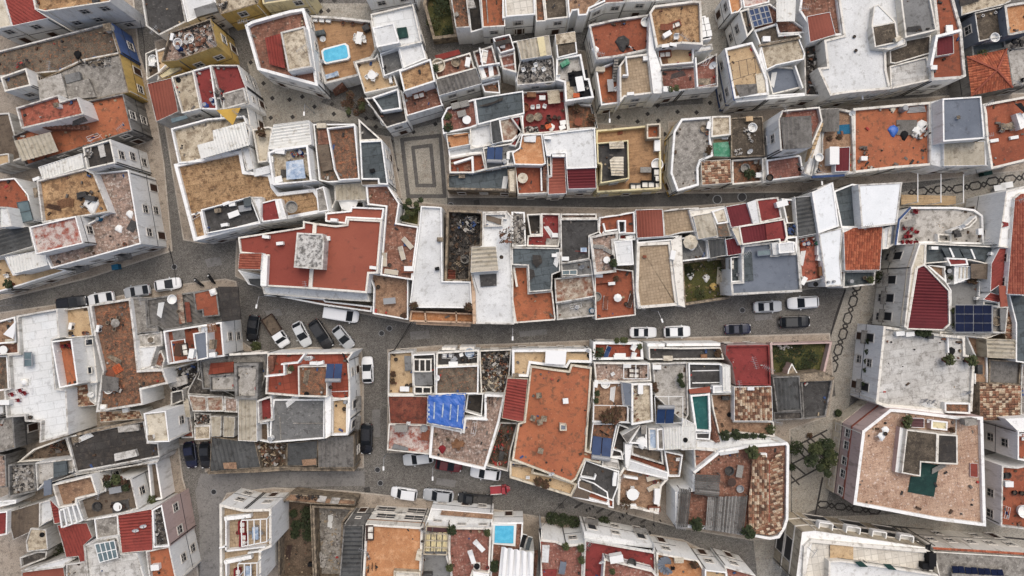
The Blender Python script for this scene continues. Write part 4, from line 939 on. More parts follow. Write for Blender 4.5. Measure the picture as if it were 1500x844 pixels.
b(7.6, '968,342 1252,290 1260,632 1002,656', 'corr_red', .12, d=0); k('satellite_dish', '1190,420 1128,455', 30)
b(8.0, '1252,300 1335,255 1400,600 1265,612', 'debrisfloor', .6, 'r', w='pink'); junk('1260,320 1340,300 1370,580 1280,600', 50, (0, 1, 2), (.1, .6))
b(6.6, '775,372 970,340 980,512 795,542', 'concrete', .2)
b(7.6, '1200,640 1396,598 1460,900 1235,900', 'orange', .7, 'r'); k('crate', '1288,765', 5, 'plasticwhite', 'white square hatch', sc=1.3)
b(7.4, '690,592 792,545 970,515 1002,657 1130,655 1205,900 722,900', 'whitepatch', .3)
skylight(8.0, '782,582 942,552 972,690 822,732', 4, 2, 'plasticwhite', 'skyglass')
h('house with deep red ribbed roof under the white pergola', 'dirtywhite')
b(5.4, '470,425 715,405 762,525 690,590 702,722 655,732 645,682 545,692', 'corr_red', .12, d=5)
b(5.2, '545,745 702,725 722,900 545,900', 'paleconcrete', .3)
b(4.6, '170,798 545,692 640,690 545,745 525,772 190,815', 'whiteworn', .1)
b(4.2, '180,812 522,772 545,900 180,920', 'corr_terra', .15, d=1)
h('shabby cottage with brown sheet roof in the lower left', 'dirtywhite')
b(4.2, '60,318 330,236 322,446 108,545', 'corr_brown', .12, d=1); b(4.5, '212,560 250,450 380,460 396,628 222,645', 'creamdirty', .2); k('tyre', '335,510'); b(5.2, '322,240 440,205 430,380 380,400 320,445', 'whiteworn', .3)
ZF = 0; bush('460,620', 1.2, .1, 'low green bush beside the crimson ribbed roof', n=200); bush('415,480', 1.0, .1, 'grey green bush by the brown sheet roof', 'leaf2')
b(3.4, '160,690 310,640 390,640 380,700 170,780', 'debrisfloor', .4)
h('small cottage with red terrace cut by the left edge')
b(5.0, '-80,325 60,310 56,502 -80,530', 'redpaint', .5, 'r')
b(4.2, '-80,230 135,215 130,245 -80,290', 'whiteworn', .1)
# ---- strip 2
o(250, 0)
h('house with wide dark roof at the top, white edged')
b(5.0, '-250,-80 80,-80 130,180 -95,292 -205,215', 'darkgrey', .4, 'l')
h('white house with grey slab roof at the top by the yellow ruin')
b(6.0, '75,-80 350,-80 388,85 212,150 138,182', 'whiteworn', .3, 'b'); s(6.3, '190,72 365,18 388,92 212,142', 'grey', .5)
b(3.5, '-210,440 -120,400 -95,600 -200,660', 'dirt', .8); k('bathtub', '-145,490', 0, 'plasticwhite', 'white round garden basin'); k('crate', '-150,530')
b(4.4, '-125,420 5,375 5,500 -100,600', 'tan', .3); b(4.6, '-105,600 0,500 20,560 -110,665', 'paleyellow', .1)
h('yellow house with ruined rubble strewn roof', 'yellow')
b(8.0, '-10,268 328,152 385,380 52,500 -80,510', 'palebrick', .7, 'rb')
junk('60,250 340,190 370,370 250,410 60,470', 130, (0, 0, 1, 3, 2), (.1, .8)); k('barrel', '75,405', 0, 'bluebarrel', sc=1.2); k('bathtub', '60,355 155,320', 0, 'plasticwhite', 'white round basin'); k('air_conditioner', '18,310', 80)
b(5.4, '-110,612 50,505 100,575 0,625 -80,660', 'paleyellow', .2)
h('low house with terracotta red ribbed roof left of the yellow ruin', 'dirtywhite')
b(6.0, '-195,690 5,642 48,840 62,920 -120,1005', 'corr_terra', .12, d=1)
h('white house with cracked beige strip roof and red terrace')
b(7.0, '5,632 185,580 250,898 92,935', 'creamdirty', .5, 'b'); k('tyre', '55,655')
b(6.6, '178,580 330,536 385,905 250,900', 'redpaint', .5); k('barrel', '345,830', 0, 'bluebarrel'); k('barrel', '290,868', 0, 'bluetarp', 'bright blue tub'); k('cloth_heap', '345,830', 0)
b(6.6, '330,536 555,535 622,720 655,860 430,905 385,760', 'redpaint', .6, 'r3')
b(6.8, '430,770 605,722 632,850 432,905', 'concrete', .08); junk('360,740 430,740 440,840 370,830', 25, (0, 1, 2))
o(250, 140)
h('white house with sandy terrace, yellow sail and ribbed white canopy')
b(6.8, '0,272 300,190 605,165 655,290 652,402 580,430 250,548 62,560', 'creamdirty', .7, 'lr')
c(8.2, '345,288 612,215 655,408 250,522 218,408 355,372', 'corr_white', 3)
pm = W3('375,120 577,100 495,235', 8.8); m = MB(); P_ = rel(pm); P_[2].z -= .7; m.poly(P_[::-1]); link('shade_sail', m.mesh('shade_sail'), 'yellowsail', HS)
b(5.8, '400,105 632,82 665,280 610,215 420,240', 'greytar', .6, 'r')
s(7.0, '0,190 125,162 140,185 10,225', 'skyglass', .3); k('plant_pot', '150,255 230,222 262,212 90,270', 0, 'darkmetal'); k('awning_sheet', '160,500', 10, 'tan', 'straw coloured mat', sc=1.1)
h('big white house with tan pebbled roof')
b(6.6, '25,566 580,450 612,622 822,642 850,750 890,802 1185,766 1305,966 1212,972 740,1058 190,1202', 'tanpebble', .55, 'lb', t=.4)
b(6.9, '575,432 650,425 692,600 625,625', 'whiteworn', .2); s(7.0, '680,610 815,575 820,640 690,668', 'whiteworn', .5)
b(7.4, '248,940 655,832 742,1055 290,1140', 'darkgrey', .8)
k('rectangular_table', '525,980', 20, 'plasticwhite', 'white square table', sc=.9); k('air_conditioner', '450,1068 465,892', 10); k('crate', '392,950', 10, 'stone'); k('crate', '510,895', 10)
s(7.9, '598,850 655,836 665,905 605,920', 'slate', .2); k('rectangular_table', '620,930', 10, 'metal')
b(6.2, '140,985 250,955 292,1160 195,1196', 'greytar', .6); k('clothes_rack', '205,1000', 30)
b(7.2, '715,892 866,852 906,1024 755,1044', 'redpaint', .25); b(7.5, '665,835 750,835 745,1040', 'whiteworn', .1); b(7.3, '868,855 910,850 958,1015 905,1024', 'whiteworn', .1)
k('bathtub', '1000,920', 0, 'fabricgrey', 'grey rounded cover', sc=1.3)
b(6.9, '1195,770 1262,748 1305,950 1215,965', 'concrete', .1)
h('white house with ribbed cream canopy and blue tarpaulin terrace')
b(6.2, '672,280 802,255 840,262 800,545 720,555', 'cream', .5, 'l'); k('potted_plant', '760,315', 0, 'leafred', sc=1.6)
b(7.6, '848,240 1140,203 1162,402 850,445 805,440', 'corr_white', .1, d=1)
b(8.4, '800,468 872,440 1130,404 1162,690 1215,702 842,740', 'creamdirty', 1.0, 'r', t=.3)
s(8.5, '950,545 1092,525 1112,682 955,694', 'bluepatch', .1, 'tarpaulin'); k('cabinet', '910,465', -5); k('awning_sheet', '945,640', 0, 'darkgrey', 'dark crumpled sheet'); k('barrel', '1075,475', 0, 'bluebarrel'); k('rectangular_table', '875,700', 15); k('crate', '830,530', 90); junk('980,440 1110,420 1120,500 1000,510', 40, (3, 0, 6, 4), (.1, .5))
h('courtyard house with moss brown terraces and long white parapets')
b(6.4, '1175,235 1515,232 1562,700 1300,716 1222,700', 'mottledgrey', .7, 't')
s(6.3, '1210,290 1292,272 1312,400 1216,406', 'brickfloor', .2); s(6.35, '1198,410 1300,402 1335,610 1252,626', 'deckgrey', .2)
b(6.8, '1285,266 1522,240 1558,690 1385,700 1345,612', 'mottled', .8)
k('cabinet', '1250,255', 0, 'cream')
b(5.2, '1352,735 1610,715 1612,860 1362,865', 'corr_beige', .1, d=1)
b(4.6, '1225,700 1352,735 1362,865 1320,960 1225,770', 'greytar', .6)
h('corner house with slate blue roof beside the mosaic square')
o(500, 140)
b(7.0, '150,378 336,368 386,735 305,732 300,692 165,692', 'slate', .4, 'r'); k('crate', '255,620', 15, 'black', sc=.8)
b(6.4, '140,190 215,258 336,366 150,378', 'darkgrey', .6, 'r'); b(6.6, '160,690 300,690 305,735 170,740', 'corr_brown', .12)
o(250, 0)
h('triangular white house with rose terrace and cream rooftop box')
b(6.8, '610,206 668,172 975,86 1100,66 1146,240 1215,712 715,576', 'brickfloor', .75, 'rb3', t=.4)
b(8.4, '905,265 1105,214 1166,552 968,588', 'creamdirty', .2, base=5); ant('1110,430', 1.6)
c(6.7, '778,312 902,278 945,565 815,530', 'corr_red', 1, post=False)
h('plank deck terrace with blue oval pool and loungers')
b(3.9, '1140,125 1400,140 1660,170 1700,410 1660,480 1525,520 1560,622 1270,695 1215,500', 'deck', .9, 't', t=.35)
s(3.6, '1240,420 1262,400 1440,355 1465,375 1480,470 1465,490 1275,528 1255,512', 'plasticwhite', .55, 'pool_rim')
s(3.66, '1256,428 1272,412 1432,368 1450,382 1463,462 1450,478 1285,512 1268,500', 'water', .1, 'pool_water')
ZF = 3.0; k('rectangular_table', '1558,320', 80); k('chair', '1525,330 1592,310 1530,300 1600,340', 80); k('sun_lounger', '1330,620', -75, 'bluepatch'); k('cabinet', '1240,280', 10, 'slate'); k('barrel', '1250,515', 0, 'metal'); k('plant_pot', '1595,205 1500,195 1420,190', 0, 'brownclay'); k('satellite_dish', '1258,325', 30); k('bin', '1615,240', 30, 'darkgrey', 'dark barbecue grill')
for q_ in ('1190,165', '1245,170', '1300,172'): k('crate', q_, -8, 'plasticwhite', 'white wall cabinet', sc=.8)
stair(.5, 2.8, '1320,720 1420,670 1440,720 1340,770', 7)
o(500, 0)
h('white plank roofed house with square green hatch')
b(7.6, '240,116 592,34 662,348 490,388 300,392 255,225', 'whitefloor', .45, 'rb')
b(8.6, '256,226 432,186 482,352 292,392', 'whiteworn', .12, base=5); s(7.6, '456,232 536,222 552,302 470,316', 'greenpaint', .4)
b(7.2, '470,392 662,350 700,482 512,562', 'whiteworn', .25, 'r')
b(6.8, '318,440 470,392 512,568 352,628', 'greytar', .9); k('bicycle', '370,590', 30)
b(6.0, '112,512 275,478 300,440 352,628 432,608 466,712 190,772', 'tan', .8, 'l')
k('table', '255,625', 0); k('chair', '215,640 290,620 250,595 265,660', 45, jit=180); k('air_conditioner', '408,660', 100)
b(8.0, '475,582 735,484 775,672 515,756', 'tandirty', .5, 'b')
b(5.6, '500,760 775,672 830,850 842,868 538,958', 'brickfloor', .6, 'b2'); k('sofa', '640,790', 15, 'brownclay', 'terracotta bench')
h('slate terraced corner house above the mosaic square')
o(500, 140)
b(6.0, '190,20 270,12 330,130 490,108 470,-50 500,-40 545,215 372,268', 'tar', .5, 'lb')
b(6.8, '250,14 470,-60 492,110 335,135', 'slate', .7); b(5.0, '365,170 470,110 500,200 415,240', 'debrisfloor', .7); k('bathtub', '430,215', 0, 'fabricgrey', 'grey covered table'); k('bathtub', '360,215', 0, 'plasticwhite', 'white round basin'); k('cabinet', '262,65', 55)
o(500, 0)
h('house with red brick terrace and grey ribbed canopy')
b(5.8, '745,528 1062,432 1095,545 1118,562 790,652', 'brickfloor', .5, 't', w='offwhite'); k('bathtub', '800,545', 20, 'cream', 'cream upturned boat shaped tub', sc=1.5); k('cabinet', '1045,520', 80, 'plasticwhite'); k('bathtub', '945,515', 0, 'stone', 'grey round stone'); k('potted_plant', '780,575', 0, 'leaf', sc=1.2)
b(6.3, '778,655 1112,560 1158,690 805,790', 'corr_grey', .12, 'b', d=1)
s(3.4, '770,458 965,408 985,445 790,502', 'redawn', .12, 'awning')
h('white terraced house with pink tiles and open beams')
b(6.8, '1085,425 1245,374 1312,622 1155,662', 'pinkbrick', .6, 'bt'); k('sofa', '1180,470', 80, 'plasticwhite', 'white corner sofa'); k('sun_lounger', '1165,600 1235,595', 20, 'plasticwhite')
wl('1140,545 1300,520', 1, 'white'); wl('1165,540 1140,400', 1.2, 'white')
b(7.2, '1248,312 1390,280 1430,405 1310,440', 'pinkbrick', .7, 't'); s(7.4, '1262,345 1395,318 1400,350 1275,385', 'tar', .2); k('bin', '1330,385', 0, 'metal', sc=.7)
b(6.6, '1295,440 1430,405 1445,600 1330,570', 'pinkbrick', .6); rail('1300,470 1420,440', .9, 'plasticwhite'); rail('1310,550 1430,525', .9, 'plasticwhite')
b(5.6, '1155,695 1300,660 1310,770 1180,760', 'mottled', .6, 'b')
h('green overgrown yard with rough stone wall at the top', 'stone', 'yard', 'walled_yard', 'walled yards')
b(2.2, '675,30 690,-60 905,-60 955,302 755,325', 'grassground', 1.6, t=.4)
bush('830,60', 1.4, .3, 'broad bush in the overgrown yard at the top', n=260); bush('760,180', 1.1, .3, 'low bush by the stone wall of the overgrown yard', 'leaf2'); bush('880,260', .9, .3, 'round bush at the lower corner of the overgrown yard')
h('white house with long narrow brown terraces and outside stairs')
b(6.6, '895,-60 1030,-60 1062,225 942,232', 'mottled', .7, 'b'); stair(4.0, 6.2, '905,0 975,150 945,165 900,20', 8, tread='concrete'); b(5.0, '1030,-60 1140,-60 1170,240 1065,270', 'tar', 1.0, 'b'); s(6.4, '1030,0 1090,0 1110,60 1040,70', 'paleconcrete', .3); b(6.6, '1145,-60 1345,-60 1352,216 1165,228', 'orange', .8, 'b'); stair(4.0, 6.2, '1160,0 1200,0 1215,210 1175,220', 9, tread='paleconcrete'); b(7.0, '1345,-60 1410,-60 1600,-60 1600,120 1355,140', 'paletile', .5, 'b')
h('long white house front at the top between square and yard')
b(6.5, '150,-150 605,-150 592,-72 205,-2', 'concrete', .4, 'b')
o(250, 0)
h('beige roofed house with yellow front at the top', 'yellow')
b(6.2, '380,-80 740,-80 722,30 412,120', 'creamdirty', .4, 'b')
junk('380,40 460,0 470,60 400,80', 20, (0, 1, 2)); b(5.8, '740,-80 1160,-80 1120,-20 760,35', 'grey', .3, 'b', w='paleyellow')
# ---- strip 2 lower and strip 3
o(250, 280)
h('large corner building with red and terracotta painted roofs')
b(7.4, '555,380 1090,296 1090,245 1187,262 1180,350 1148,805 785,785 800,535 570,510', 'redroof', .35, 'l', t=.3)
b(7.45, '1187,262 1360,282 1448,272 1458,225 1744,240 1707,680 1635,682 1618,842 1148,806', 'coral', .35, '', t=.3)
b(7.0, '1274,180 1480,160 1487,128 1760,140 1746,236 1455,222 1444,270 1274,250', 'coral', .3, 't')
b(8.4, '565,512 755,510 742,650 555,645', 'tiles_red', .1, w='white', base=5); b(8.0, '756,512 800,535 788,785 740,780 742,650', 'white', .08, base=5)
b(9.4, '1040,342 1252,352 1268,410 1252,648 1014,630', 'peelwhite', .15, base=6, w='dirtywhite')
ZF = 7.1; k('air_conditioner', '790,378 905,432', 175); k('air_conditioner', '1350,240 1672,632', 175); k('crate', '1290,392', 5, 'plasticwhite')
b(4.8, '755,786 1150,806 1620,842 1640,912 1330,895 768,850', 'whiteworn', .12, 'b')
b(3.4, '768,850 1260,888 1275,905 1660,950 1655,998 1282,945 800,855', 'brickfloor', .8, 'b')
b(3.9, '552,650 762,700 765,795 640,770 600,710', 'whiteworn', .1); s(4.3, '640,722 745,724 740,792 655,765', 'corr_dark', .2)
h('terrace house paved in rose brick with sun loungers by the white roof')
o(500, 280)
b(6.2, '200,-48 380,-54 480,100 455,262 637,292 600,590 585,735 320,692 365,130 215,112', 'brickfloor', .55, 'rt')
k('sun_lounger', '545,430', 42, 'beigeplastic'); k('sun_lounger', '498,512', 15, 'beigeplastic'); k('sun_lounger', '412,668', 82, 'beigeplastic'); k('sun_lounger', '355,565', 0, 'beigeplastic'); k('cabinet', '560,640', 0); k('plant_pot', '398,610', 0, 'darkmetal'); k('rectangular_table', '545,650', 0, 'brownclay')
b(5.2, '225,675 552,720 550,1062 258,1012 265,800', 'mottledtan', .9, 'b')
k('rectangular_table', '400,905', 5, 'metal'); k('plant_pot', '305,790 500,1030', 0, 'black'); k('potted_plant', '520,1030', 0, 'leafred')
b(2.6, '470,255 640,290 650,130 540,130', 'grassground', .4); b(2.8, '0,20 190,15 190,150 75,150 0,170', 'tar', .5)
k('parasol', '80,100', 0, 'whitesail', sc=1.05)
h('long house with worn white roof and orange front balcony')
b(6.0, '655,122 826,132 835,742 1066,746 1080,965 560,962 602,600 640,300', 'whiteworn', .45, 't')
k('bin', '790,640', 10, 'black', sc=.6); k('potted_plant', '585,948 612,940', 0, 'leafred'); k('potted_plant', '1050,960', 0, 'leafred', sc=1.5); k('crate', '815,400', 0, 'stone')
b(4.6, '572,985 1090,1008 1106,1092 560,1075', 'ochre', 1.0, 'b', w='peach'); wl('690,995 695,1080', 1.0, 'peach'); wl('945,1000 950,1085', 1.0, 'peach')
b(3.6, '615,1072 1066,1090 1060,1118 615,1100', 'peach', .08, w='peach'); b(6.3, '1070,690 1105,840 1110,1090 1085,1095 1075,850', 'peach', .06, w='peach')
h('ruined house without roof, full of dark rubble', 'stone')
b(4.6, '868,150 1172,165 1160,450 1075,480 1062,742 850,745', 'debrisfloor', 2.2, t=.3)
junk('870,180 1160,190 1150,440 1060,470 1050,720 860,720', 420, (1, 2, 2, 7, 2), (.1, .8)); junk('960,220 1130,210 1100,350 960,300', 130, (0, 1, 0, 4, 2, 2), (.1, .9), 'pale heap of rubble and blue scraps in the ruined house', 1.0)
k('bathtub', '1020,560', 0, 'fabricgrey', 'pale oval tub'); k('pallet', '965,620', 40, 'stone', sc=1.4); b(3.4, '850,630 945,650 945,738 850,735', 'corr_rust', .2)
h('white cracked roof house with square beige canopy')
b(6.2, '1165,170 1368,165 1405,210 1400,460 1425,1100 1110,1094 1070,690 1100,480 1160,450', 'whiteworn', .3, 't', t=.2)
b(6.5, '1180,185 1362,180 1365,235 1335,230 1330,292 1180,295', 'mottledgrey', .6); s(6.2, '1185,195 1320,230 1320,280 1200,240', 'deckgrey', .1)
b(7.6, '1075,460 1275,455 1297,655 1066,672', 'corr_beige', .1, d=0, base=4)
junk('1300,330 1400,280 1400,440 1300,430', 50, (2, 3, 7, 1), (.1, .6)); s(6.2, '1140,690 1280,680 1280,780 1150,790', 'darkgrey', .04)
k('plant_pot', '1320,545', 0, 'black')
rail('1085,690 1130,840', .9, 'darkmetal')
# ---- block south of the main street, left part
o(250, 420)
h('old concrete house with bare pale rooftop boxes and lattice floor', 'greywall')
b(4.6, '238,612 490,560 790,545 782,740 722,920 555,920 540,845 262,845', 'concrete', .4, 't')
s(4.8, '330,632 520,618 515,705 310,725', 'redtile', .1); b(6.0, '320,735 527,715 527,862 325,862', 'paleconcrete', .5); b(6.2, '522,635 725,630 716,925 530,925', 'paleconcrete', .6, t=.35)
wl('492,560 790,545', .6, 'offwhite', .3)
h('house with red grid tiled terrace and rust mottled roof room')
b(6.4, '798,548 1508,540 1466,600 1480,820 1480,940 1300,925 1050,908 780,885', 'redtile', .55, 'r')
b(8.0, '1048,655 1292,650 1292,912 1052,905', 'mottled', .35, 'r', base=4); k('tyre', '1115,888'); k('planks', '1110,750', 80, 'stone')
wl('915,640 1045,628 1100,560', 1.4); wl('780,740 935,725 935,650', 1.4); stair(5.8, 7.4, '790,735 820,570 865,570 835,700', 8)
k('crate', '960,690 975,690', 80, 'cream'); k('potted_plant', '1000,672', 0, 'leaf2'); k('solar_water_heater', '1350,700', 180); k('barrel', '1125,590 1150,590', 0, 'plasticwhite'); k('air_conditioner', '1180,630 1235,628', 0); k('plant_pot', '1320,830', 0, 'black'); k('bicycle', '1440,590', 30, 'black')
h('house with broad grey tarred roof, beige sheet strip and tan corner terrace')
o(250, 560)
b(5.4, '848,140 1270,140 1268,465 815,502 820,330', 'greytar', .25, t=.2)
wl('1010,340 1265,340', .12, 'concrete', .1); wl('900,290 905,470', .12, 'concrete', .1); k('planks', '990,155', 40, 'plasticwhite', 'white leaning poles'); k('barrel', '830,460', 0, 'plasticwhite', 'white sack', sc=1.2)
b(5.8, '712,150 832,110 845,318 720,335', 'redpaint', 1.2, t=.3)
b(5.2, '556,135 708,140 712,490 556,482', 'corr_beige', .12, d=1)
b(3.8, '715,335 805,330 812,500 715,480', 'dirt', .6)
b(6.9, '1270,60 1325,130 1320,440 1275,465', 'white', .06, 'l3'); b(6.2, '1320,138 1465,125 1462,438 1318,442', 'tan', .7, 'r', t=.3); rail('1300,80 1460,75', .9, 'plasticwhite'); k('barrel', '1445,160', 0, 'black'); k('plant_pot', '1430,220', 0, 'black')
b(6.6, '1462,125 1480,95 1480,300 1462,438', 'white', .05, 'r2')
h('low shed with dark fibre cement sheets and collapsed middle', 'stone')
b(4.0, '335,452 555,480 692,492 742,702 320,738', 'corr_dark', .15, d=1); b(4.0, '960,502 1212,480 1205,692 958,692', 'corr_dark', .15, d=1); b(4.2, '1212,462 1510,438 1512,705 1215,705', 'corr_grey', .15, 'r', d=1)
b(2.6, '692,492 960,500 958,700 742,702', 'dirt', .3); junk('700,500 950,510 940,690 740,690', 150, (3, 0, 1, 7, 5), (.15, 1.1), hh=1.0); k('cabinet', '1065,645', 0, 'fabricgrey', 'grey framed box'); s(4.2, '430,665 540,660 545,715 440,715', 'mottledtan', .06); s(4.2, '1080,640 1200,630 1200,680 1090,690', 'mottledtan', .06)
b(3.4, '295,738 740,705 960,695 1515,705 1515,735 940,728 745,742 310,760', 'stone', .1, w='stone')
h('huddle of rusty sheet sheds and small yards', 'dirtywhite')
b(4.2, '140,105 290,118 300,242 180,240', 'rust', .12); b(4.3, '292,118 432,112 440,242 302,242', 'rust', .12); b(4.4, '440,115 552,132 552,252 442,246', 'palebrick', .2)
b(3.8, '193,360 328,355 326,470 196,477', 'creamdirty', .15); b(3.9, '330,280 418,280 412,447 336,447', 'corr_beige', .1, d=1); b(3.9, '436,282 530,290 522,452 432,450', 'corr_beige', .1, d=1); b(2.6, '190,250 330,260 330,350 200,355', 'debrisfloor', .3); junk('200,260 320,265 320,340 210,345', 50, (2, 1, 0, 3))
b(3.4, '95,110 150,150 165,290 120,290', 'corr_beige', .12); b(3.0, '140,70 260,-150 230,-30 550,120 140,100', 'debrisfloor', .2)
b(2.6, '65,195 100,192 168,300 190,458 90,462', 'terra', .5); bush('80,435', .7, .1, 'green bush at the foot of the little cream tower')
b(2.8, '-40,-100 230,-180 240,0 60,80', 'debrisfloor', .3); junk('0,-90 210,-150 220,0 60,60', 110, (0, 1, 2, 4, 2), (.15, 1.0)); s(3.6, '-40,-20 130,-60 140,10 0,60', 'paleconcrete', .3); b(3.8, '0,80 100,60 110,150 0,195', 'darkgrey', .3); k('tyre', '75,70 20,60')
o(250, 694)
h('modern white house with pergola terrace and high blank wall')
b(7.9, '402,250 610,296 830,288 832,605 745,640 745,900 405,900', 'beigetile', .95, 't', t=.3)
wl('455,372 455,640', 1.1); wl('455,640 770,605', 1.1); wl('455,372 645,350', .9, t=.5); wl('455,730 650,690', .9, t=.5); wl('405,612 455,600', 1.1); wl('745,640 640,655', 1.0); wl('455,730 458,850', 1.1)
pergola(9.2, '585,385 795,372 795,560 590,600', 5); pergola(9.2, '558,742 715,735 715,850 560,850', 4)
k('rectangular_table', '705,485', 90, 'bluepatch'); k('chair', '660,485 705,440 705,525 748,485', 0, 'metal', jit=180); k('sofa', '590,440 600,545', 90, 'redplastic'); k('plant_pot', '553,487', 0, 'redplastic'); k('rectangular_table', '650,805', 90, 'bluepatch', 'pale blue rectangular table'); k('sofa', '555,830', 90, 'redplastic', 'dark red lower sofa')
h('walled yard with bushes beside the modern white house', 'stone', 'yard', 'walled_yard', 'walled yards')
b(2.4, '925,230 985,160 1180,190 1160,262 1185,870 1175,900 890,900 885,560', 'dirt', 2.2, t=.25)
for q_, r_, l_ in (('1120,320', 1.0, 'upper bush against the right wall of the dirt yard'), ('1110,420', 1.1, 'middle bush against the right wall of the dirt yard'), ('1130,510', .9, 'lower bush against the right wall of the dirt yard'), ('1030,430', .8, 'small low bush in the middle of the dirt yard'), ('1020,500', .7, 'lowest small bush in the dirt yard'), ('1010,330', .6, 'small bush at the upper left of the dirt yard')): bush(q_, r_, .2, l_, n=200)
ZF = .3; k('planks', '965,650', 80, 'rattan', 'dark leaning boards'); k('bin', '1155,745', 0, 'black', sc=.7); junk('900,560 1160,560 1160,840 920,800', 40, (3, 7, 5), (.05, .3), 'scattered stones in the dirt yard', .2)
h('walled yard full of pale rubble with old concrete walls', 'stone', 'yard', 'walled_yard', 'walled yards')
b(2.8, '1165,262 1420,275 1520,285 1425,400 1400,900 1190,900', 'concrete', 2.5, t=.3)
junk('1200,300 1420,310 1380,800 1210,820', 160, (0, 1, 0, 5), (.05, .5), hh=.3); junk('1200,640 1290,640 1290,760 1210,760', 40, (0, 0), (.3, 1.2), 'heap of pale boards in the rubble yard', .7); k('planks', '1308,400', 85, 'plasticwhite', 'white pole')
b(3.2, '985,162 1260,195 1530,215 1520,262 1180,250 925,225', 'mottledtan', .2, w='stone'); junk('1030,170 1240,185 1230,215 1050,210', 40, (2, 7), (.1, .5)); 
s(3.4, '1230,180 1290,190 1270,240 1200,230', 'paleconcrete', .1); s(3.4, '1330,195 1400,200 1380,250 1310,245', 'paleconcrete', .1)
o(500, 694)
h('beige modern house with wide ochre roof and glazed front', 'offwhite')
b(7.6, '20,422 185,424 165,900 -20,900', 'corr_dark', .25, 't3', d=0, w='greywall')
b(8.2, '200,412 672,442 655,900 172,900 190,600', 'ochre', .5, 't4', t=.3, w='offwhite', trim=[(3.4, 3.7, 'offwhite'), (6.4, 6.6, 'mottledtan')])
ZF = 7.5; k('sofa', '240,480', 90, 'rattan', 'dark wicker bench', sc=1.2); k('bicycle', '255,770 225,785 285,770', 0, 'darkmetal', sc=.7); b(8.6, '432,800 652,812 655,900 425,900', 'offwhite', .5, w='beigewall'); k('plant_pot', '668,460 665,560 655,660', 0, 'black', sc=.7)
k('cabinet', '642,665', 80, 'cream')
h('white terrace house with yellow slatted pergola and dark roof')
b(6.6, '690,418 888,430 872,690 910,820 912,900 655,900 668,670', 'grey', .4, 't', t=.2)
for i_ in range(4): x_ = 697 + i_ * 47; c(7.2, '%d,485 %d,485 %d,640 %d,640' % (x_, x_ + 38, x_ + 32, x_ - 8), 'yellow' if 0 else 'paleyellow', 1, name='pergola_slat', post=False)
pergola(7.5, '705,430 885,440 870,665 680,660', 5, 'beigewall', 1, w=.14); s(6.5, '708,420 750,420 745,478 700,470', 'corr_ribs', .06); s(6.5, '760,420 880,430 872,482 755,478', 'corr_ribs', .06)
k('cabinet', '715,830', 0, 'darkgrey')
b(6.2, '886,442 1240,445 1222,832 1090,812 1060,900 905,900 880,650', 'pinkbrick', .55, 't', t=.3); b(6.6, '1086,805 1220,830 1215,860 1085,850', 'white', .1)
k('sun_lounger', '1135,598', 42, 'plasticwhite'); k('sun_lounger', '1075,688', 18, 'plasticwhite'); k('roof_dome', '1117,765', 0, 'black', 'white square hatch with dark knob'); k('potted_plant', '915,450', 0, 'leaf', sc=1.7); k('potted_plant', '1205,480', 0, 'leaf2', sc=1.2); k('potted_plant', '895,765', 0, 'leaf2', sc=1.3); k('plant_pot', '1205,775', 0, 'redplastic')
b(4.6, '740,285 1252,328 1240,442 886,430 700,415', 'whiteworn', .2, 't'); s(4.7, '828,302 1250,336 1245,375 815,340', 'mottledtan', .05); 
h('terrace with square blue swimming pool and white sails')
b(5.0, '1242,405 1500,400 1490,565 1480,640 1590,640 1580,900 1225,900 1240,600', 'brickfloor', .4, 't')
b(5.2, '1250,410 1445,418 1435,600 1245,580', 'plasticwhite', .06, w='white'); s(5.32, '1268,430 1422,430 1418,575 1262,570', 'water', .06, 'pool_water')
s(5.36, '1270,434 1290,434 1280,552 1262,560', 'water', .04, 'pool_step')
pm = [W3('1320,610 1400,660 1480,630 1580,660 1580,900 1290,900', 7.0)]; P_ = rel(pm[0])
for i_ in range(5):
    f0, f1 = i_ / 5, (i_ + 1) / 5; a_, q_ = P_[0].lerp(P_[3], f0), P_[0].lerp(P_[3], f1); e_, r_ = P_[5].lerp(P_[4], f0), P_[5].lerp(P_[4], f1); a_ = a_ - Vector((0, 0, .35)); m = MB(); md = (a_ + q_) / 2 + Vector((0, .25, .3)); me_ = (e_ + r_) / 2 + Vector((0, 0, .3)); m.poly([a_, e_, me_, md]); m.poly([md, me_, r_, q_]); link('sail_panel', m.mesh('sail_panel'), 'whitesail', HS)
ZF = 4.7; k('potted_plant', '1260,760 1265,735', 0, 'leaf', sc=1.5); k('sun_lounger', '1500,555', -15, 'black', 'dark sun lounger'); k('sun_lounger', '1545,575', -15, 'slate', 'grey green sun lounger')
stair(3.6, 4.9, '1590,650 1620,650 1600,880 1575,880', 10, tread='brickfloor')
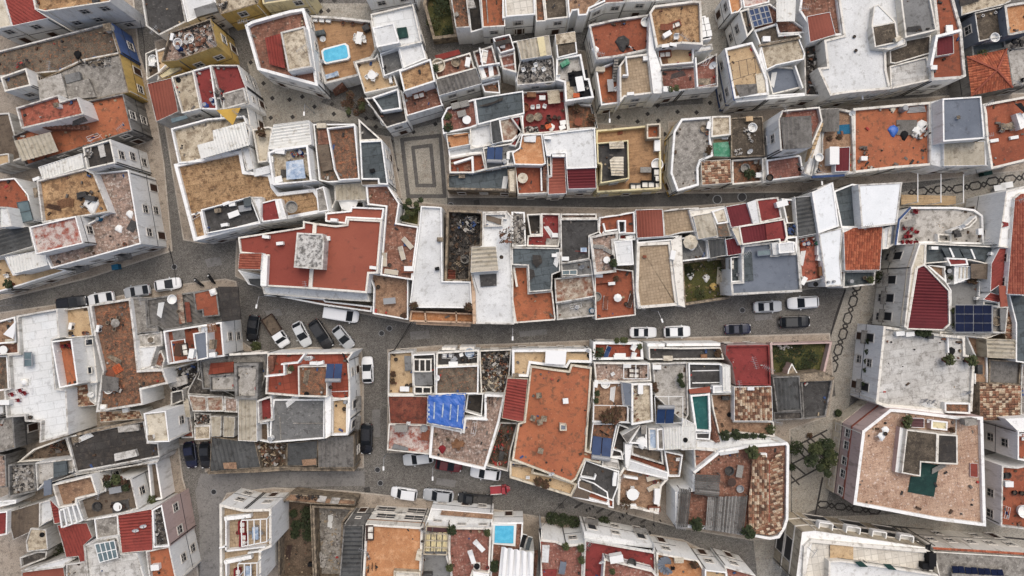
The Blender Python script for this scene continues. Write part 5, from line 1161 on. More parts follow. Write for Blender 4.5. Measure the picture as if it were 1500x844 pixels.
# ---- centre block south of the main street
o(500, 420)
h('small house with tan terrace and dark open pergola')
b(4.6, '388,545 586,532 600,890 382,895', 'tan', .75, 'tl'); s(4.5, '518,570 580,572 578,690 525,695', 'grey', .06); k('potted_plant', '430,720 425,780', 0, 'leafred'); k('cabinet', '525,840', -2); k('plant_pot', '450,600 540,815 575,812', 0, 'black')
b(4.5, '588,560 772,552 778,890 598,895', 'darkgrey', .6); pergola(4.9, '600,600 740,600 740,700 600,700', 4, 'offwhite', 0, w=.18); s(4.7, '600,705 748,700 752,812 605,818', 'grey', .1); pergola(4.8, '605,825 740,830 740,880 605,880', 3, 'offwhite', 0, w=.18)
h('grey roofed house with plant terrace and satellite dish')
b(4.9, '782,540 1135,520 1132,645 780,662', 'darkgrey', .8, 't'); k('chair', '855,570 900,565 990,560', 0, 'plasticwhite', jit=180); k('cabinet', '925,635', 0); k('crate', '930,600', 40, 'metal'); k('bathtub', '1058,545', 0, 'bluepatch', 'pale blue paddling pool'); k('plant_pot', '1000,605 1050,610', 0, 'black'); k('clothes_rack', '880,570 1090,565', 0)
b(5.4, '782,662 1132,648 1128,885 778,890', 'mottledgrey', .35, 't'); k('satellite_dish', '790,750', 90)
b(4.4, '828,500 942,500 942,525 828,525', 'offwhite', .05); b(4.4, '975,495 1095,495 1095,522 975,522', 'offwhite', .05)
h('roofless plot heaped with building debris', 'offwhite')
b(3.4, '1136,525 1405,515 1385,760 1340,900 1150,885', 'debrisfloor', 1.4, 't')
junk('1150,540 1390,535 1370,740 1330,860 1160,860', 520, (0, 1, 2, 2, 3, 5, 1), (.08, .9), hh=.8); k('cloth_heap', '1240,800', 0, 'cream', 'beige dusty tarpaulin', sc=2); k('pallet', '1305,720', 50, 'wood', sc=1.4)
o(500, 560)
h('house with rusty ribbed roof and worn red terrace', 'offwhite')
b(4.6, '385,112 712,118 706,350 400,342', 'corr_rust', .2, 'l', d=1); b(4.5, '390,344 706,352 748,345 728,598 376,560', 'peelred', .5, 'lb'); b(4.7, '383,92 600,95 598,118 385,118', 'white', .08)
k('cabinet', '500,372', 0, 'fabricgrey', 'beige low box', sc=1.4); k('chair', '555,340', 0); k('awning_sheet', '690,440', 80, 'brownclay', 'brown board', sc=1.0); s(4.6, '430,510 545,540 550,565 415,548', 'grey', .3); k('bathtub', '680,380', 0, 'metal', 'grey round lid', sc=.8)
h('house with bright blue roof sheet and pale brick terrace')
b(6.4, '712,118 1022,96 996,392 706,338', 'concrete', .12, w='offwhite'); cov(6.6, '708,114 1026,92 1000,396 702,341', 'bluetarp')
for q_ in ('763,165 774,165 768,305 758,305', '836,175 846,175 836,290 826,290', '899,182 909,182 899,310 890,310', '959,190 969,190 960,325 951,325'): s(6.82, q_, 'bluepatch', .12, 'crease_reflection')  # pale raised strips painting the reflections along the tarpaulin's creases
for x_ in (722, 726): 
    for i_ in range(4): pass
for i_ in range(4): s(6.65, '%d,%d %d,%d %d,%d %d,%d' % (716 - i_ * 0, 180 + i_ * 38, 728, 180 + i_ * 38, 728, 200 + i_ * 38, 716, 200 + i_ * 38), 'bluepatch', .06, 'tarp_weight')
b(4.9, '745,345 1000,400 1015,290 1180,290 1180,98 1350,108 1305,325 1185,725 722,620', 'palebrick', .55, 'b', t=.3)
k('rectangular_table', '960,510', 10, 'wood'); k('chair', '930,520 1000,505 950,480 965,545', 0, 'wood', jit=180); k('cloth_heap', '830,560', 0, 'redplastic', 'dark red plant heap'); wl('1085,305 1200,310', .7); wl('1005,310 985,420', .8); k('clothes_rack', '1095,375', 80); k('bicycle', '1195,150 1220,150 1245,155', 0, 'black', sc=.8); k('plant_pot', '780,430 880,475', 0, 'stone')
b(3.9, '1040,98 1172,92 1158,285 1020,245', 'tar', 1.6, t=.2)
h('deep narrow courtyard with dark clutter beside the orange roof', 'offwhite')
b(3.4, '1308,330 1460,335 1400,560 1375,738 1190,690', 'dirt', 1.2, 'b'); junk('1310,350 1420,360 1360,680 1220,670', 120, (2, 7, 3, 1, 6), (.1, .7)); k('cabinet', '1320,600', 80, 'darkgrey'); k('plant_pot', '1300,670', 0, 'cream')
# ---- strip 4
o(750, 0)
h('long white houses with dark narrow terraces at the top centre')
b(6.8, '-80,-60 185,-60 192,95 195,120 -80,150', 'paletile', .4, 'b'); b(6.4, '188,-60 255,-60 280,175 198,180', 'mottled', .6, 'b'); b(6.2, '258,-60 450,-60 465,145 280,165', 'mossy', .5, 'b'); b(6.6, '452,-60 760,-60 770,10 640,70 620,125 545,130 540,85 500,90 470,150', 'mottledtan', .6, 'b', t=.3); b(6.4, '775,-60 930,-60 935,20 780,30 640,95 625,85', 'pinkbrick', .6, 'b')
b(6.0, '935,-60 1200,-60 1500,-60 1500,-20 1170,10 940,15', 'concrete', .4, 'b')
h('cluttered house with beige and grey canopies and junk terraces')
b(5.2, '0,345 45,335 75,520 75,655 30,680', 'tar', .5)
b(7.0, '40,338 305,288 330,455 75,492', 'corr_beige', .1, d=1); s(7.1, '205,310 262,300 285,455 232,465', 'paleyellow', .06)
b(6.6, '355,285 520,258 540,440 375,480', 'mossy', .2); s(6.65, '360,285 520,260 528,345 365,368', 'creamdirty', .05)
b(6.2, '60,520 75,495 335,460 345,485 358,675 45,705 35,660', 'debriswhite', .6, 'b'); junk('80,510 330,480 340,660 60,690', 150, (2, 2, 0, 1), (.1, .5)); k('chair', '195,540 180,580 260,575 95,580', 20); k('bathtub', '300,665', 0, 'fabricgrey', 'grey round basin')
b(6.4, '365,480 570,445 608,645 638,645 676,805 440,838 430,680 360,660', 'paleconcrete', .6, 'b', t=.3); k('cabinet', '435,530', 30, 'greennet', 'green plastic heap'); k('rectangular_table', '558,700', 100, 'plasticwhite', sc=1.2); k('chair', '480,640 505,600 575,770 610,690', 0, 'black', jit=180); k('awning_sheet', '550,640', 10, 'black', 'black rubber mat', sc=1.8); k('awning_sheet', '610,760', 10, 'black', 'black floor mat', sc=1.2); k('chair', '380,640', 0); k('crate', '530,790', 0, 'orangeplastic'); s(5.9, '440,680 480,670 530,800 450,820', 'creamdirty', .05)
h('house with dark red courtyard full of tables and chairs')
b(4.6, '52,760 435,735 440,820 465,1080 95,1110 75,900', 'redpaint', .8, '')
o(750, 140)
k('chair', '170,100 215,95 268,92', 0); k('table', '150,190 215,180', 0, 'stone'); k('chair', '300,180 350,180 385,185 310,205', 0, 'rattan', jit=180); k('chair', '250,262 285,240', 0, 'rattan'); k('cabinet', '160,0', 0, 'wood'); k('crate', '250,20 415,265', 0); k('crate', '420,225', 10); k('cloth_heap', '325,262', 0); k('tyre', '195,298 155,290'); k('bathtub', '105,95', 0, 'brownclay'); junk('110,260 220,260 220,310 120,320', 50, (2, 1, 0)); k('crate', '300,255', 20, 'orangeplastic')
s(4.9, '290,-40 390,-45 400,60 300,70', 'creamdirty', .1)
b(4.4, '440,55 660,75 705,270 465,285', 'mottled', .8, 'r'); wl('655,80 700,265', .8); k('potted_plant', '530,120 650,200', 0, 'leafred', sc=1.4); k('table', '545,220', 0, 'brownclay')
h('house with tan terrace, curved white wall and red lower terrace')
b(6.6, '80,320 248,315 280,560 250,575 20,570 0,470 60,430', 'ochre', .4, ''); s(6.6, '95,340 200,330 195,385 100,380', 'whiteworn', .3)
b(5.2, '22,575 248,570 292,580 298,805 48,815', 'terra', .8, 'b'); k('table', '88,685', 0, 'cream', sc=1.2); wl('240,600 245,780', .9); stair(4.4, 5.6, '255,795 255,580 290,580 295,795', 9)
k('awning_sheet', '100,550', 0, 'fabricgrey')
h('house with large smooth white roof and maroon ribbed roof')
b(7.0, '252,318 470,290 685,266 700,595 450,605 440,475 325,480 320,500 285,495', 'whiteworn', .3, '', t=.2); k('air_conditioner', '295,352', 0)
b(6.6, '450,606 690,594 696,765 462,772', 'corr_maroon', .15, 'b', d=0); b(6.2, '285,495 322,495 328,665 296,670', 'tar', .3); b(6.2, '328,500 435,505 450,808 300,815 300,675 328,668', 'corr_terra', .2, 'b', d=2); b(6.9, '330,480 436,480 436,505 332,505', 'white', .06)
h('plank terrace house with cream shade panels and dark corner sofa', 'paleyellow')
b(4.8, '695,285 1100,248 1225,230 1232,770 700,800 690,600', 'deck', .9, 'b', t=.28)
b(5.6, '1110,235 1225,228 1228,350 1112,356', 'orange', 1.2, w='beigewall')
b(6.8, '700,390 960,366 968,685 730,725 735,570 705,560', 'darkgrey', .7, 'b', t=.22)
c(7.2, '800,382 920,378 925,436 805,440', 'cream', 0, name='shade_panel'); c(7.3, '805,530 840,505 920,505 920,662 820,660', 'cream', 1, name='shade_panel')
ZF = 3.9; stair(2.5, 4.2, '700,375 905,325 905,300 700,340', 10, tread='brownclay'); k('sofa', '1185,660', 90, 'black', sc=1.2); k('sofa', '1120,735', 0, 'black', sc=1.2); k('sofa', '1195,720', 90, 'black', 'black corner sofa end'); k('rectangular_table', '1100,615', 0, 'fabricgrey', sc=.9); k('cabinet', '1190,420', 90, sc=1.2); k('bathtub', '1195,570', 0, 'whitesail', 'white hammock seat', sc=1.3)
k('sofa', '1020,750', 0, 'darkgrey', 'grey bench')
o(750, 0)
h('large white house with mossy terracotta roof and stair court')
b(6.6, '632,205 830,160 1125,118 1165,405 870,470 695,492', 'terra', .55, 'l', t=.3); junk('800,200 1000,160 1000,200 850,230', 14, (2, 7), (.05, .3)); k('cloth_heap', '915,355', 0, 'darkgrey', 'dark tarpaulin cover', sc=1.9); k('bathtub', '1100,185', 0, 'plasticwhite', 'white round tank'); k('bicycle', '1130,300', 20, 'plasticwhite', 'white piping bundle'); k('cloth_heap', '690,410', 0)
k('bicycle', '985,400', 60, 'plasticwhite', 'white broken frame')
b(5.0, '690,570 840,510 885,545 890,850 735,870', 'orange', .8, 'lb'); stair(4.4, 6.2, '870,660 870,500 835,500 832,660', 8, tread='concrete'); k('rectangular_table', '810,710', 95, 'metal'); k('cabinet', '725,580', 0, 'cream', sc=1.0); k('chair', '855,738', 30, 'plasticwhite')
b(7.0, '885,540 940,465 1125,440 1165,770 930,798 890,845', 'beigetile', .5, 'b', t=.3); wl('940,470 955,620 920,620', 1.0); k('air_conditioner', '975,778', 5); k('crate', '1105,485', 0)
h('tall white house with stacked tan terraces and white roof panels')
b(8.2, '1132,105 1170,45 1500,5 1560,10 1575,370 1400,360 1225,385 1190,395', 'tandirty', .6, 'lt', t=.3); k('sofa', '1340,210', 20, 'brownclay'); k('rectangular_table', '1270,230', 0, 'brownclay'); k('cabinet', '1275,290', 30, sc=.9); k('chair', '1350,310', 0, sc=1.3); k('air_conditioner', '1260,385 1325,375', 5)
b(6.4, '1190,395 1407,360 1500,350 1500,520 1230,545', 'tan', .6); k('sofa', '1260,450', 5, 'brownclay', 'brown padded bench'); k('pallet', '1255,505', 5, 'wood')
b(5.6, '1225,600 1240,560 1500,540 1690,440 1700,715 1410,745 1245,770', 'pinkbrick', .7, 'b2'); b(7.6, '1130,110 1175,400 1230,555 1240,770 1165,770 1125,440', 'white', .06, 'b')
wl('1515,480 1530,710', 1.0); rail('1535,720 1680,690', .9, 'plasticwhite'); k('satellite_dish', '1640,545', 20, sc=1.3); k('clothes_rack', '1605,500', 60); k('rectangular_table', '1580,680', 0, 'stone'); k('crate', '1275,740', 0, sc=1.2); k('planks', '1370,610', 15, 'darkgrey')
wl('1240,570 1400,560', .7, 'greywall'); rail('1260,575 1400,555', 1.2, 'darkmetal'); k('potted_plant', '1350,735 1300,745', 0, 'leaf2')
for r_ in range(3):
    for q_ in range(3):
        x_, y_ = 1490 + q_ * 45 + r_ * 12, 165 + r_ * 52 + q_ * (-8) ; s(6.9 + .02 * ((r_ + q_) % 2), '%d,%d %d,%d %d,%d %d,%d' % (x_, y_, x_ + 40, y_ - 6, x_ + 47, y_ + 42, x_ + 7, y_ + 50), 'plasticwhite', .12, 'roof_panel')
b(6.7, '1485,150 1595,130 1645,320 1510,345', 'darkgrey', .12)
b(6.0, '1500,380 1650,360 1660,410 1515,430', 'whiteworn', .15, 'r')
# ---- strip 5 top
o(1000, 0)
h('tall white house with blue solar panels and white pitched roof at the top')
b(6.0, '365,-60 480,-60 495,60 460,100 400,115', 'ochre', .5, 'l'); b(6.2, '485,-60 720,-60 715,20 545,60 505,65', 'peelred', .4)
b(7.0, '470,90 545,65 590,240 530,310', 'tar', .5, 'l'); k('planks', '510,150', 100, 'stone')
b(6.0, '520,65 720,30 1000,230 1010,270 800,280 590,255', 'brickfloor', .4)
for q_ in ('545,85 620,65 660,205 588,225', '628,62 700,45 740,185 668,202'): s(7.0, q_, 'solarblue', .1, 'solar_panel'); skylight(7.08, q_, 2, 3, 'metal', 'solarblue')
c(7.6, '770,0 935,-30 925,175 775,180', 'corr_white', 1)
b(6.6, '590,255 780,195 800,290 960,275 985,310 640,375', 'mossy', .3); rail('590,250 775,195 800,275 970,280', .9, 'plasticwhite'); k('crate', '685,328', 0, sc=1.2)
b(6.8, '640,375 960,310 1010,440 1000,490 770,540 690,580', 'creamdirty', .2, '', t=.15); wl('640,375 960,312', .4, 'stone', .3)
b(5.6, '690,585 770,545 930,560 985,720 740,780', 'bluegrey', .4, 'b'); wl('930,545 990,720', .9); k('planks', '750,650', 80, 'plasticwhite')
b(7.4, '1150,-60 1280,-60 1325,290 1185,300 1060,275 1020,180 960,90 980,-60', 'brickfloor', .5, '', t=.3); b(7.6, '1025,135 1215,98 1262,285 1050,350', 'corr_terra', .12, d=1)
b(5.2, '1000,360 1110,350 1130,560 1150,790 1010,790', 'debrisfloor', .5, 'b'); junk('1020,400 1110,400 1130,780 1030,780', 70, (1, 0, 3, 2), (.1, .8))
h('white house with blue edge and small tan glazed terrace')
b(6.8, '345,400 575,345 630,460 700,650 715,780 500,800 425,815', 'tan', .5, 'lb', t=.3, trim=[(0, .6, 'bluetrim'), (3.1, 3.3, 'bluetrim')]); pergola(7.4, '395,520 590,475 605,600 415,660', 4, 'darkmetal', 0, w=.05); c(6.9, '430,700 610,690 620,770 470,800', 'corr_grey', 1); s(6.6, '600,610 690,600 712,775 620,780', 'cream', .1)
b(6.8, '630,460 640,380 690,580 700,640', 'white', .06); b(6.0, '432,818 700,785 1005,765 1010,790 700,820 440,845', 'white', .12, 'b', w='white'); s(6.9, '345,398 350,412 430,830 420,828', 'bluetrim', .06, 'blue_edge')
h('very large smooth white roofed house with rooftop rooms', 'offwhite')
o(1250, 0)
b(7.8, '-90,-60 385,-60 425,300 270,420 275,580 310,735 -30,765 -190,790 -295,560 -215,550 -240,330 -80,290 -130,-60', 'whiteworn', .25, 'b', t=.3)
b(8.6, '170,50 205,35 345,175 370,290 430,330 425,365 300,410 180,400 150,215', 'whiteworn', .1, '', base=5); b(8.9, '152,216 350,178 372,350 178,392', 'mossy', .1, base=5); k('crate', '365,325', 20, 'cream')
ZF = 7.5; k('plant_pot', '12,300 25,415', 0, 'black', sc=.8); k('roof_dome', '245,130', 0, 'darkgrey')
b(9.0, '385,-60 630,-60 690,250 430,312', 'grey', .3, '', base=5); k('planks', '510,230', 5, 'darkgrey')
b(7.4, '300,415 430,370 430,330 640,290 635,440 350,525 305,520', 'mossy', .15); b(7.2, '300,545 610,465 645,660 310,735', 'whitepatch', .25, 'b')
h('house with long terracotta roof terrace, maroon hatch and white edge')
b(7.6, '655,-60 815,-60 895,225 930,630 885,650 645,665 632,500 690,300 690,250', 'terra', .3, 'br', t=.35); s(7.8, '765,208 820,205 825,262 768,265', 'plasticwhite', .3, 'hatch'); k('crate', '658,560', 0); k('plant_pot', '755,485', 0, 'black', sc=.7)
b(8.2, '688,305 825,290 830,440 685,465', 'corr_maroon', .12, d=1, base=5, w='white'); wl('645,530 690,300 880,250', .9, t=.35)
h('grey walled house with brown mossy roof at the upper right', 'bluegrey')
b(6.4, '1000,105 1240,50 1278,290 1035,345', 'mossy', .3, 'lb', w='bluegrey'); k('bathtub', '1165,310', 0, 'plasticwhite', 'white round vent'); k('plant_pot', '1075,125 1180,100', 0, 'plasticwhite', sc=.7)
b(5.4, '885,-60 1300,-60 1300,10 1240,40 1000,98 890,130', 'creamdirty', .2); s(5.6, '870,-60 1060,-60 1050,0 880,50', 'tar', .1)
b(7.6, '1245,45 1305,30 1500,0 1500,250 1310,290 1275,290', 'ochre', .4, 'l', t=.4, w='bluegrey')
h('house with orange hipped tile roof near the top right corner', 'greywall')
b(4.8, '935,470 1260,405 1305,720 975,790', 'brickfloor', .1, 'l'); hip(5.0, '930,470 1260,405 1308,722 968,792', '1180,580', 1.3, 'tiles_orange')
b(4.6, '975,370 1250,330 1260,400 1060,450 985,470', 'slate', .3); bush('1070,440', .7, 4.3, 'pointed grey palm plant above the hipped tile roof', 'leaf2', n=80)
b(4.8, '1262,400 1500,380 1500,690 1310,715', 'paleconcrete', .3, 'b'); junk('1300,330 1407,320 1400,380 1300,390', 40, (2, 1)); k('chair', '1390,665', 0, 'black')
o(500, 140)
h('white house with rose terrace corner and palm pot above the mosaic square')
b(5.8, '825,190 870,100 1100,25 1125,245 1055,270 860,312 838,320', 'pinkbrick', .55, 'l'); 
for q_ in ('945,90', '1018,75', '995,155'): k('crate', q_, 15, 'fabricgrey', 'grey garden cushion bench', sc=1.4)
k('table', '1035,205', 0); bush('880,262', .7, 5.2, 'round green shrub at the rose terrace corner', n=120); bush('880,170', .5, 5.2, 'thin shrub along the rose terrace wall', 'leaf2', n=80)
b(5.8, '862,318 1055,300 1062,405 880,440', 'ochre', .5, 'l'); wl('930,330 1050,310', .5, 'ochre')
h('house with tall dark sheet roof and white patch beside the rose terrace')
b(6.2, '1098,28 1215,5 1500,-40 1510,150 1300,195 1228,215 1125,242', 'slate', .25, ''); s(6.3, '1120,90 1200,90 1330,40 1335,10 1260,50 1170,75', 'tar', .02)
b(5.6, '1058,265 1228,225 1245,405 1180,420 1065,445', 'whiteworn', .5); b(6.4, '1228,215 1300,195 1330,380 1245,400', 'corr_dark', .15, d=1)
b(6.0, '1298,195 1410,170 1500,160 1500,290 1410,375 1325,385', 'rust', .3); b(6.4, '1395,180 1480,165 1500,290 1440,420 1380,410 1480,300', 'redpaint', .3)
h('white house with red stairs terraces and blue solar heater on grey deck')
b(5.2, '880,445 1065,405 1180,425 1185,475 1060,480 890,512', 'whiteworn', .6, 'l'); 
b(5.4, '885,512 1070,478 1165,468 1195,612 1085,640 890,640', 'terra', .9, 'lb', t=.3); wl('935,555 1080,510 1085,630', 1.0, t=.3); stair(3.6, 4.8, '905,600 1060,570 1065,620 910,640', 6)
b(5.9, '1165,432 1380,395 1500,370 1500,570 1365,580 1195,612', 'greytar', .3, 'b'); k('solar_water_heater', '1265,485', 178, 'x', sc=1.0); k('barrel', '1345,545', 0, 'plasticwhite'); b(5.7, '1370,460 1440,450 1440,565 1365,570', 'orange', .5); k('air_conditioner', '1375,500', 90); k('satellite_dish', '1255,395', 30)
h('low house with long grey green sheet roof facing the lane', 'stone')
b(4.8, '870,650 1195,612 1370,580 1440,575 1440,785 870,775', 'slate', .4, 'b', t=.35); k('crate', '995,665', 0, 'stone'); k('planks', '1345,720', 80, 'plasticwhite'); b(5.4, '1370,610 1440,600 1440,800 1380,800', 'cream', .2)
o(750, 280)
h('narrow house with dark hole yard and bright red floor, white splotched')
b(4.8, '-5,170 105,172 118,455 0,458', 'debriswhite', .25, 't'); junk('0,180 100,180 110,450 0,450', 80, (0, 0, 2, 1), (.1, .6))
b(5.0, '122,190 240,185 240,362 150,362', 'tar', 1.4, 't'); b(5.2, '240,182 395,185 398,400 385,460 122,455 130,365 242,362', 'redpaint', .7, 't'); k('planks', '310,330', -55, 'plasticwhite', 'white broken beam', sc=.9); s(4.9, '285,390 390,392 388,462 275,460', 'concrete', .3); k('crate', '355,365', 0); junk('250,210 370,210 370,450 140,450', 40, (0, 1), (.05, .3), hh=.15)
h('house with slate blue plank roof around an orange patio')
b(6.2, '-5,462 400,468 398,665 335,690 330,820 140,835 130,615 0,610', 'slate', .25, ''); s(6.25, '170,525 240,530 250,590 200,635 170,590', 'tar', .015); s(6.25, '140,640 180,650 190,700 150,740', 'tar', .015); k('crate', '348,530', 0, sc=.8); k('planks', '370,560', 75, 'plasticwhite', 'long white pole')
b(4.8, '0,620 130,618 140,840 335,822 360,1050 355,1065 30,1090 0,900', 'orange', .7, 'b'); wl('15,630 40,780', 1.0, 'offwhite', .3); b(4.9, '-22,840 5,900 30,1090 -30,1095', 'white', .06)
h('house with weathered dark grey roof and rusty lower terrace', 'dirtywhite')
b(6.0, '398,230 715,228 718,340 640,372 640,560 405,600', 'darkgrey', .4, 't'); b(5.6, '400,185 700,185 700,228 400,232', 'palebrick', .6, 't')
b(5.8, '405,598 650,560 668,690 410,712', 'greytar', .3); skylight(6.1, '415,655 535,650 535,688 415,690', 2, 1, 'offwhite', 'skyglass'); k('crate', '590,485', 0, 'bluepatch'); k('cabinet', '438,558', 0, sc=.8); k('satellite_dish', '570,620', 20, 'metal'); k('planks', '560,510', -5, 'redawn', 'faded red planks')
b(5.0, '350,720 668,690 690,870 400,920 360,925', 'rust', .5, 'b'); b(4.4, '365,925 690,868 692,1030 370,1065', 'bluepatch' if 0 else 'paleconcrete', .9, 'b'); k('barrel', '655,985', 0, 'tealplastic', 'teal barrel', sc=1.3); k('clothes_rack', '525,945', 10); k('barrel', '535,955', 0, 'plasticwhite')
h('house with pale brick roof terrace around small orange stair court')
b(5.8, '720,215 870,195 1010,168 1018,350 880,350 760,340 735,380 715,330', 'terra', .7, 't'); wl('755,270 770,330 865,318', 1.0); b(6.2, '870,240 940,240 940,345 880,350', 'tar', .9)
b(6.6, '640,375 760,345 875,330 875,400 838,410 860,668 680,690', 'palebrick', .4, t=.3); k('sun_lounger', '715,458 800,495', 85, 'fabricgrey', 'grey wire lounger', sc=.8); k('table', '780,568', 0, sc=.8); k('chair', '825,545', 30, 'black'); k('potted_plant', '828,598', 0, 'leaf', sc=1.4)
b(6.4, '838,410 992,402 1005,608 870,615', 'whitefloor', .12, '', base=4); b(5.2, '880,352 1010,345 1020,405 990,402 880,405', 'redpaint', .7); k('air_conditioner', '965,380', 10)
b(5.0, '680,690 862,640 1000,655 1022,1025 690,1062', 'terra', .7, 'b'); s(4.9, '690,695 835,685 835,750 690,765', 'terra', .5); k('air_conditioner', '718,700 820,762', 0); k('parasol', '868,880', 0, 'plasticwhite', 'closed white parasol', sc=.45); k('sun_lounger', '772,920', -5, 'brownclay'); k('sun_lounger', '978,905', -15, 'doorwood', 'dark brown lounger'); k('plant_pot', '940,930', 0, 'black'); k('bathtub', '700,870', 0, 'fabricgrey', 'grey round cover'); k('potted_plant', '855,725', 0, 'leafred')
h('house with terracotta ribbed roof and large beige tiled roof')
b(6.0, '1018,155 1240,148 1255,375 1030,388', 'corr_terra', .12, 't', d=1); b(5.8, '1240,160 1420,140 1540,135 1545,330 1400,345 1290,372 1255,372', 'beigetile', .5, 't')
b(5.4, '1030,390 1380,365 1345,405 1030,432', 'corr_dark', .5); b(5.6, '1032,430 1310,415 1345,760 1370,935 1358,945 1040,970 1020,820', 'beigetile', .35, 'b', t=.35); k('crate', '1095,540', 0, 'brownclay', sc=.6); k('cabinet', '1320,528', 80); b(5.9, '1310,405 1400,365 1420,900 1430,960 1372,940 1345,740', 'offwhite', .06)
o(1000, 280)
h('small house with grey patio, parasol and cream canopies')
b(5.0, '-20,385 120,370 205,400 215,555 -35,585', 'greytar', .8); k('parasol', '48,425', 0, 'cream', sc=.8); k('table', '72,462', 0, sc=.8); rail('120,420 185,540', 1.0, 'metal')
b(6.0, '50,155 350,120 360,150 410,370 120,400', 'offwhite', .15, 't'); b(6.4, '85,205 240,178 292,368 130,398', 'corr_beige', .12, d=1); b(6.3, '240,165 350,130 385,260 285,275', 'cream', .15); s(6.2, '285,255 355,245 390,370 300,378', 'mottledgrey', .2)
b(5.6, '205,398 355,385 360,530 225,555', 'corr_dark', .15, d=1)
h('house with crimson ribbed roofs and steel blue painted terrace')
b(6.6, '355,128 525,98 580,270 400,302', 'corr_maroon', .12, 't', d=1); b(6.9, '530,95 605,68 635,262 582,272', 'whiteworn', .06, 't'); b(6.6, '605,68 788,48 820,225 640,262', 'redpaint', .15, 't'); k('cabinet', '805,108', 15, sc=1.2)
b(6.8, '405,310 462,290 490,440 470,445', 'cream', .06); b(6.9, '462,290 810,232 840,225 865,380 850,420 800,430 795,402 680,418 490,445', 'corr_maroon', .25, d=2); s(6.85, '682,275 812,248 835,395 695,405', 'redpaint', .05)
b(6.0, '352,398 465,378 495,515 370,535', 'corr_maroon', .12, d=1)
b(6.2, '495,445 735,420 740,525 780,525 800,515 920,510 925,420 945,375 985,830 405,860 395,750 490,745 485,515', 'bluegrey', .4, 'b', t=.3); b(5.4, '395,545 485,535 495,745 400,750', 'slate', .9); s(5.95, '485,510 570,502 585,738 495,745', 'slate', .1); skylight(6.5, '615,490 720,482 725,525 618,535', 1, 1, 'bluegrey', 'skyglass'); k('sofa', '405,605', 90, 'fabricgrey', 'grey two seat sofa', sc=.8); k('chair', '455,690', 0, 'metal')
b(6.7, '735,425 790,420 790,525 745,525', 'whiteworn', .06); b(7.2, '790,430 915,415 922,505 795,515', 'whiteworn', .1); b(6.3, '850,385 945,372 940,520 920,430 860,420', 'tar', .2)
h('plot full of weeds and rubble enclosed by pale walls', 'stone', 'yard', 'walled_yard', 'walled yards')
b(3.0, '-10,585 215,550 365,545 385,760 400,870 378,890 10,945 0,800', 'grassground', 2.2, 'b', t=.3)
junk('10,600 350,560 370,860 30,900', 110, (5, 1, 2, 7), (.06, .4), hh=.25); bush('150,850', .9, .8, 'weedy clump in the rubble plot', 'leaf2', n=120, flat=.4); bush('60,660', .8, .8, 'weedy clump near the grey patio', n=120, flat=.4); bush('330,620', .7, .8, 'weedy clump at the top of the rubble plot', 'leaf2', n=100, flat=.4); k('planks', '310,700', 85, 'cream', 'pale broken beams', sc=1.4); k('cloth_heap', '200,720 70,700', 0); k('cloth_heap', '260,790', 0, 'yellow', 'yellow sack')
h('house with dark slab roof between brown roof and white gable')
b(5.8, '925,50 1070,40 1118,350 950,380', 'corr_dark', .15, 't', d=0); b(5.0, '815,60 930,70 940,270 860,270', 'mossy', .5, 't'); b(5.2, '845,260 945,255 945,375 860,380', 'debrisfloor', .4); junk('860,270 940,265 940,360 870,365', 30, (2, 1, 4))
b(5.0, '945,385 1120,355 1140,600 1175,720 1010,755 975,700', 'redworn', .5, 'b', w='dirtywhite'); junk('950,400 1115,380 1125,440 970,460', 60, (4, 6, 0, 1, 3), (.1, .5)); k('crate', '1140,660', 90, 'wood', sc=1.5); k('barrel', '1025,435', 0, 'bluebarrel'); k('barrel', '990,440', 0, 'orangeplastic', 'orange barrel'); k('barrel', '1110,430', 0, 'greennet', 'pale green barrel'); k('cabinet', '1115,490 1125,540', 90); k('planks', '990,550', 80, 'plasticwhite'); k('cabinet', '990,740', 60, sc=.9); k('tyre', '1105,768')
h('white gabled house with long white sheet roofs')
b(6.4, '1065,10 1110,-10 1240,-75 1290,290 1120,350', 'whitesheet', .1, 't', t=.2); b(6.0, '1120,350 1320,300 1300,560 1320,780 1180,790 1165,650', 'whitesheet', .1, 'b'); ZF = 5.9; k('barrel', '1205,750 1250,745', 0, 'metal', sc=.6)
# ---- strip 5 mid
o(1000, 140)
h('pale house with wide grey terrace and yellow corner trim', 'white')
b(5.6, '-75,300 -10,190 240,172 232,340 250,500 150,540 130,600 135,740 -45,790 -100,640', 'concrete', .5, 'lb', t=.3, trim=[(0, .8, 'yellow')])
k('bathtub', '175,272', 0, 'stone', 'grey round table', sc=.8); k('cabinet', '212,250', 80, sc=.8); k('potted_plant', '215,440 205,470', 0, 'leafred'); k('plant_pot', '205,310', 0)
h('house with tan slab, green net and brown mossy terrace', 'offwhite')
b(6.0, '240,170 395,165 398,325 235,345', 'creamdirty', .12, 't'); s(5.0, '250,390 375,380 405,505 260,500', 'greennet', .08, 'shade_net', True); b(4.6, '240,350 400,330 400,515 250,500', 'tan', .6); k('cabinet', '345,350', 0, sc=.7)
b(5.4, '398,185 660,170 680,500 400,510', 'mossy', .2, 't', w='stone'); k('crate', '545,195', 5, 'tan', sc=1.1); k('satellite_dish', '545,460', 20); k('bathtub', '575,265', 0, 'plasticwhite', 'white broken basin'); junk('500,270 600,250 590,380 540,380', 20, (0, 0), (.1, .5)); junk('420,440 480,440 480,490 420,490', 10, (0,))
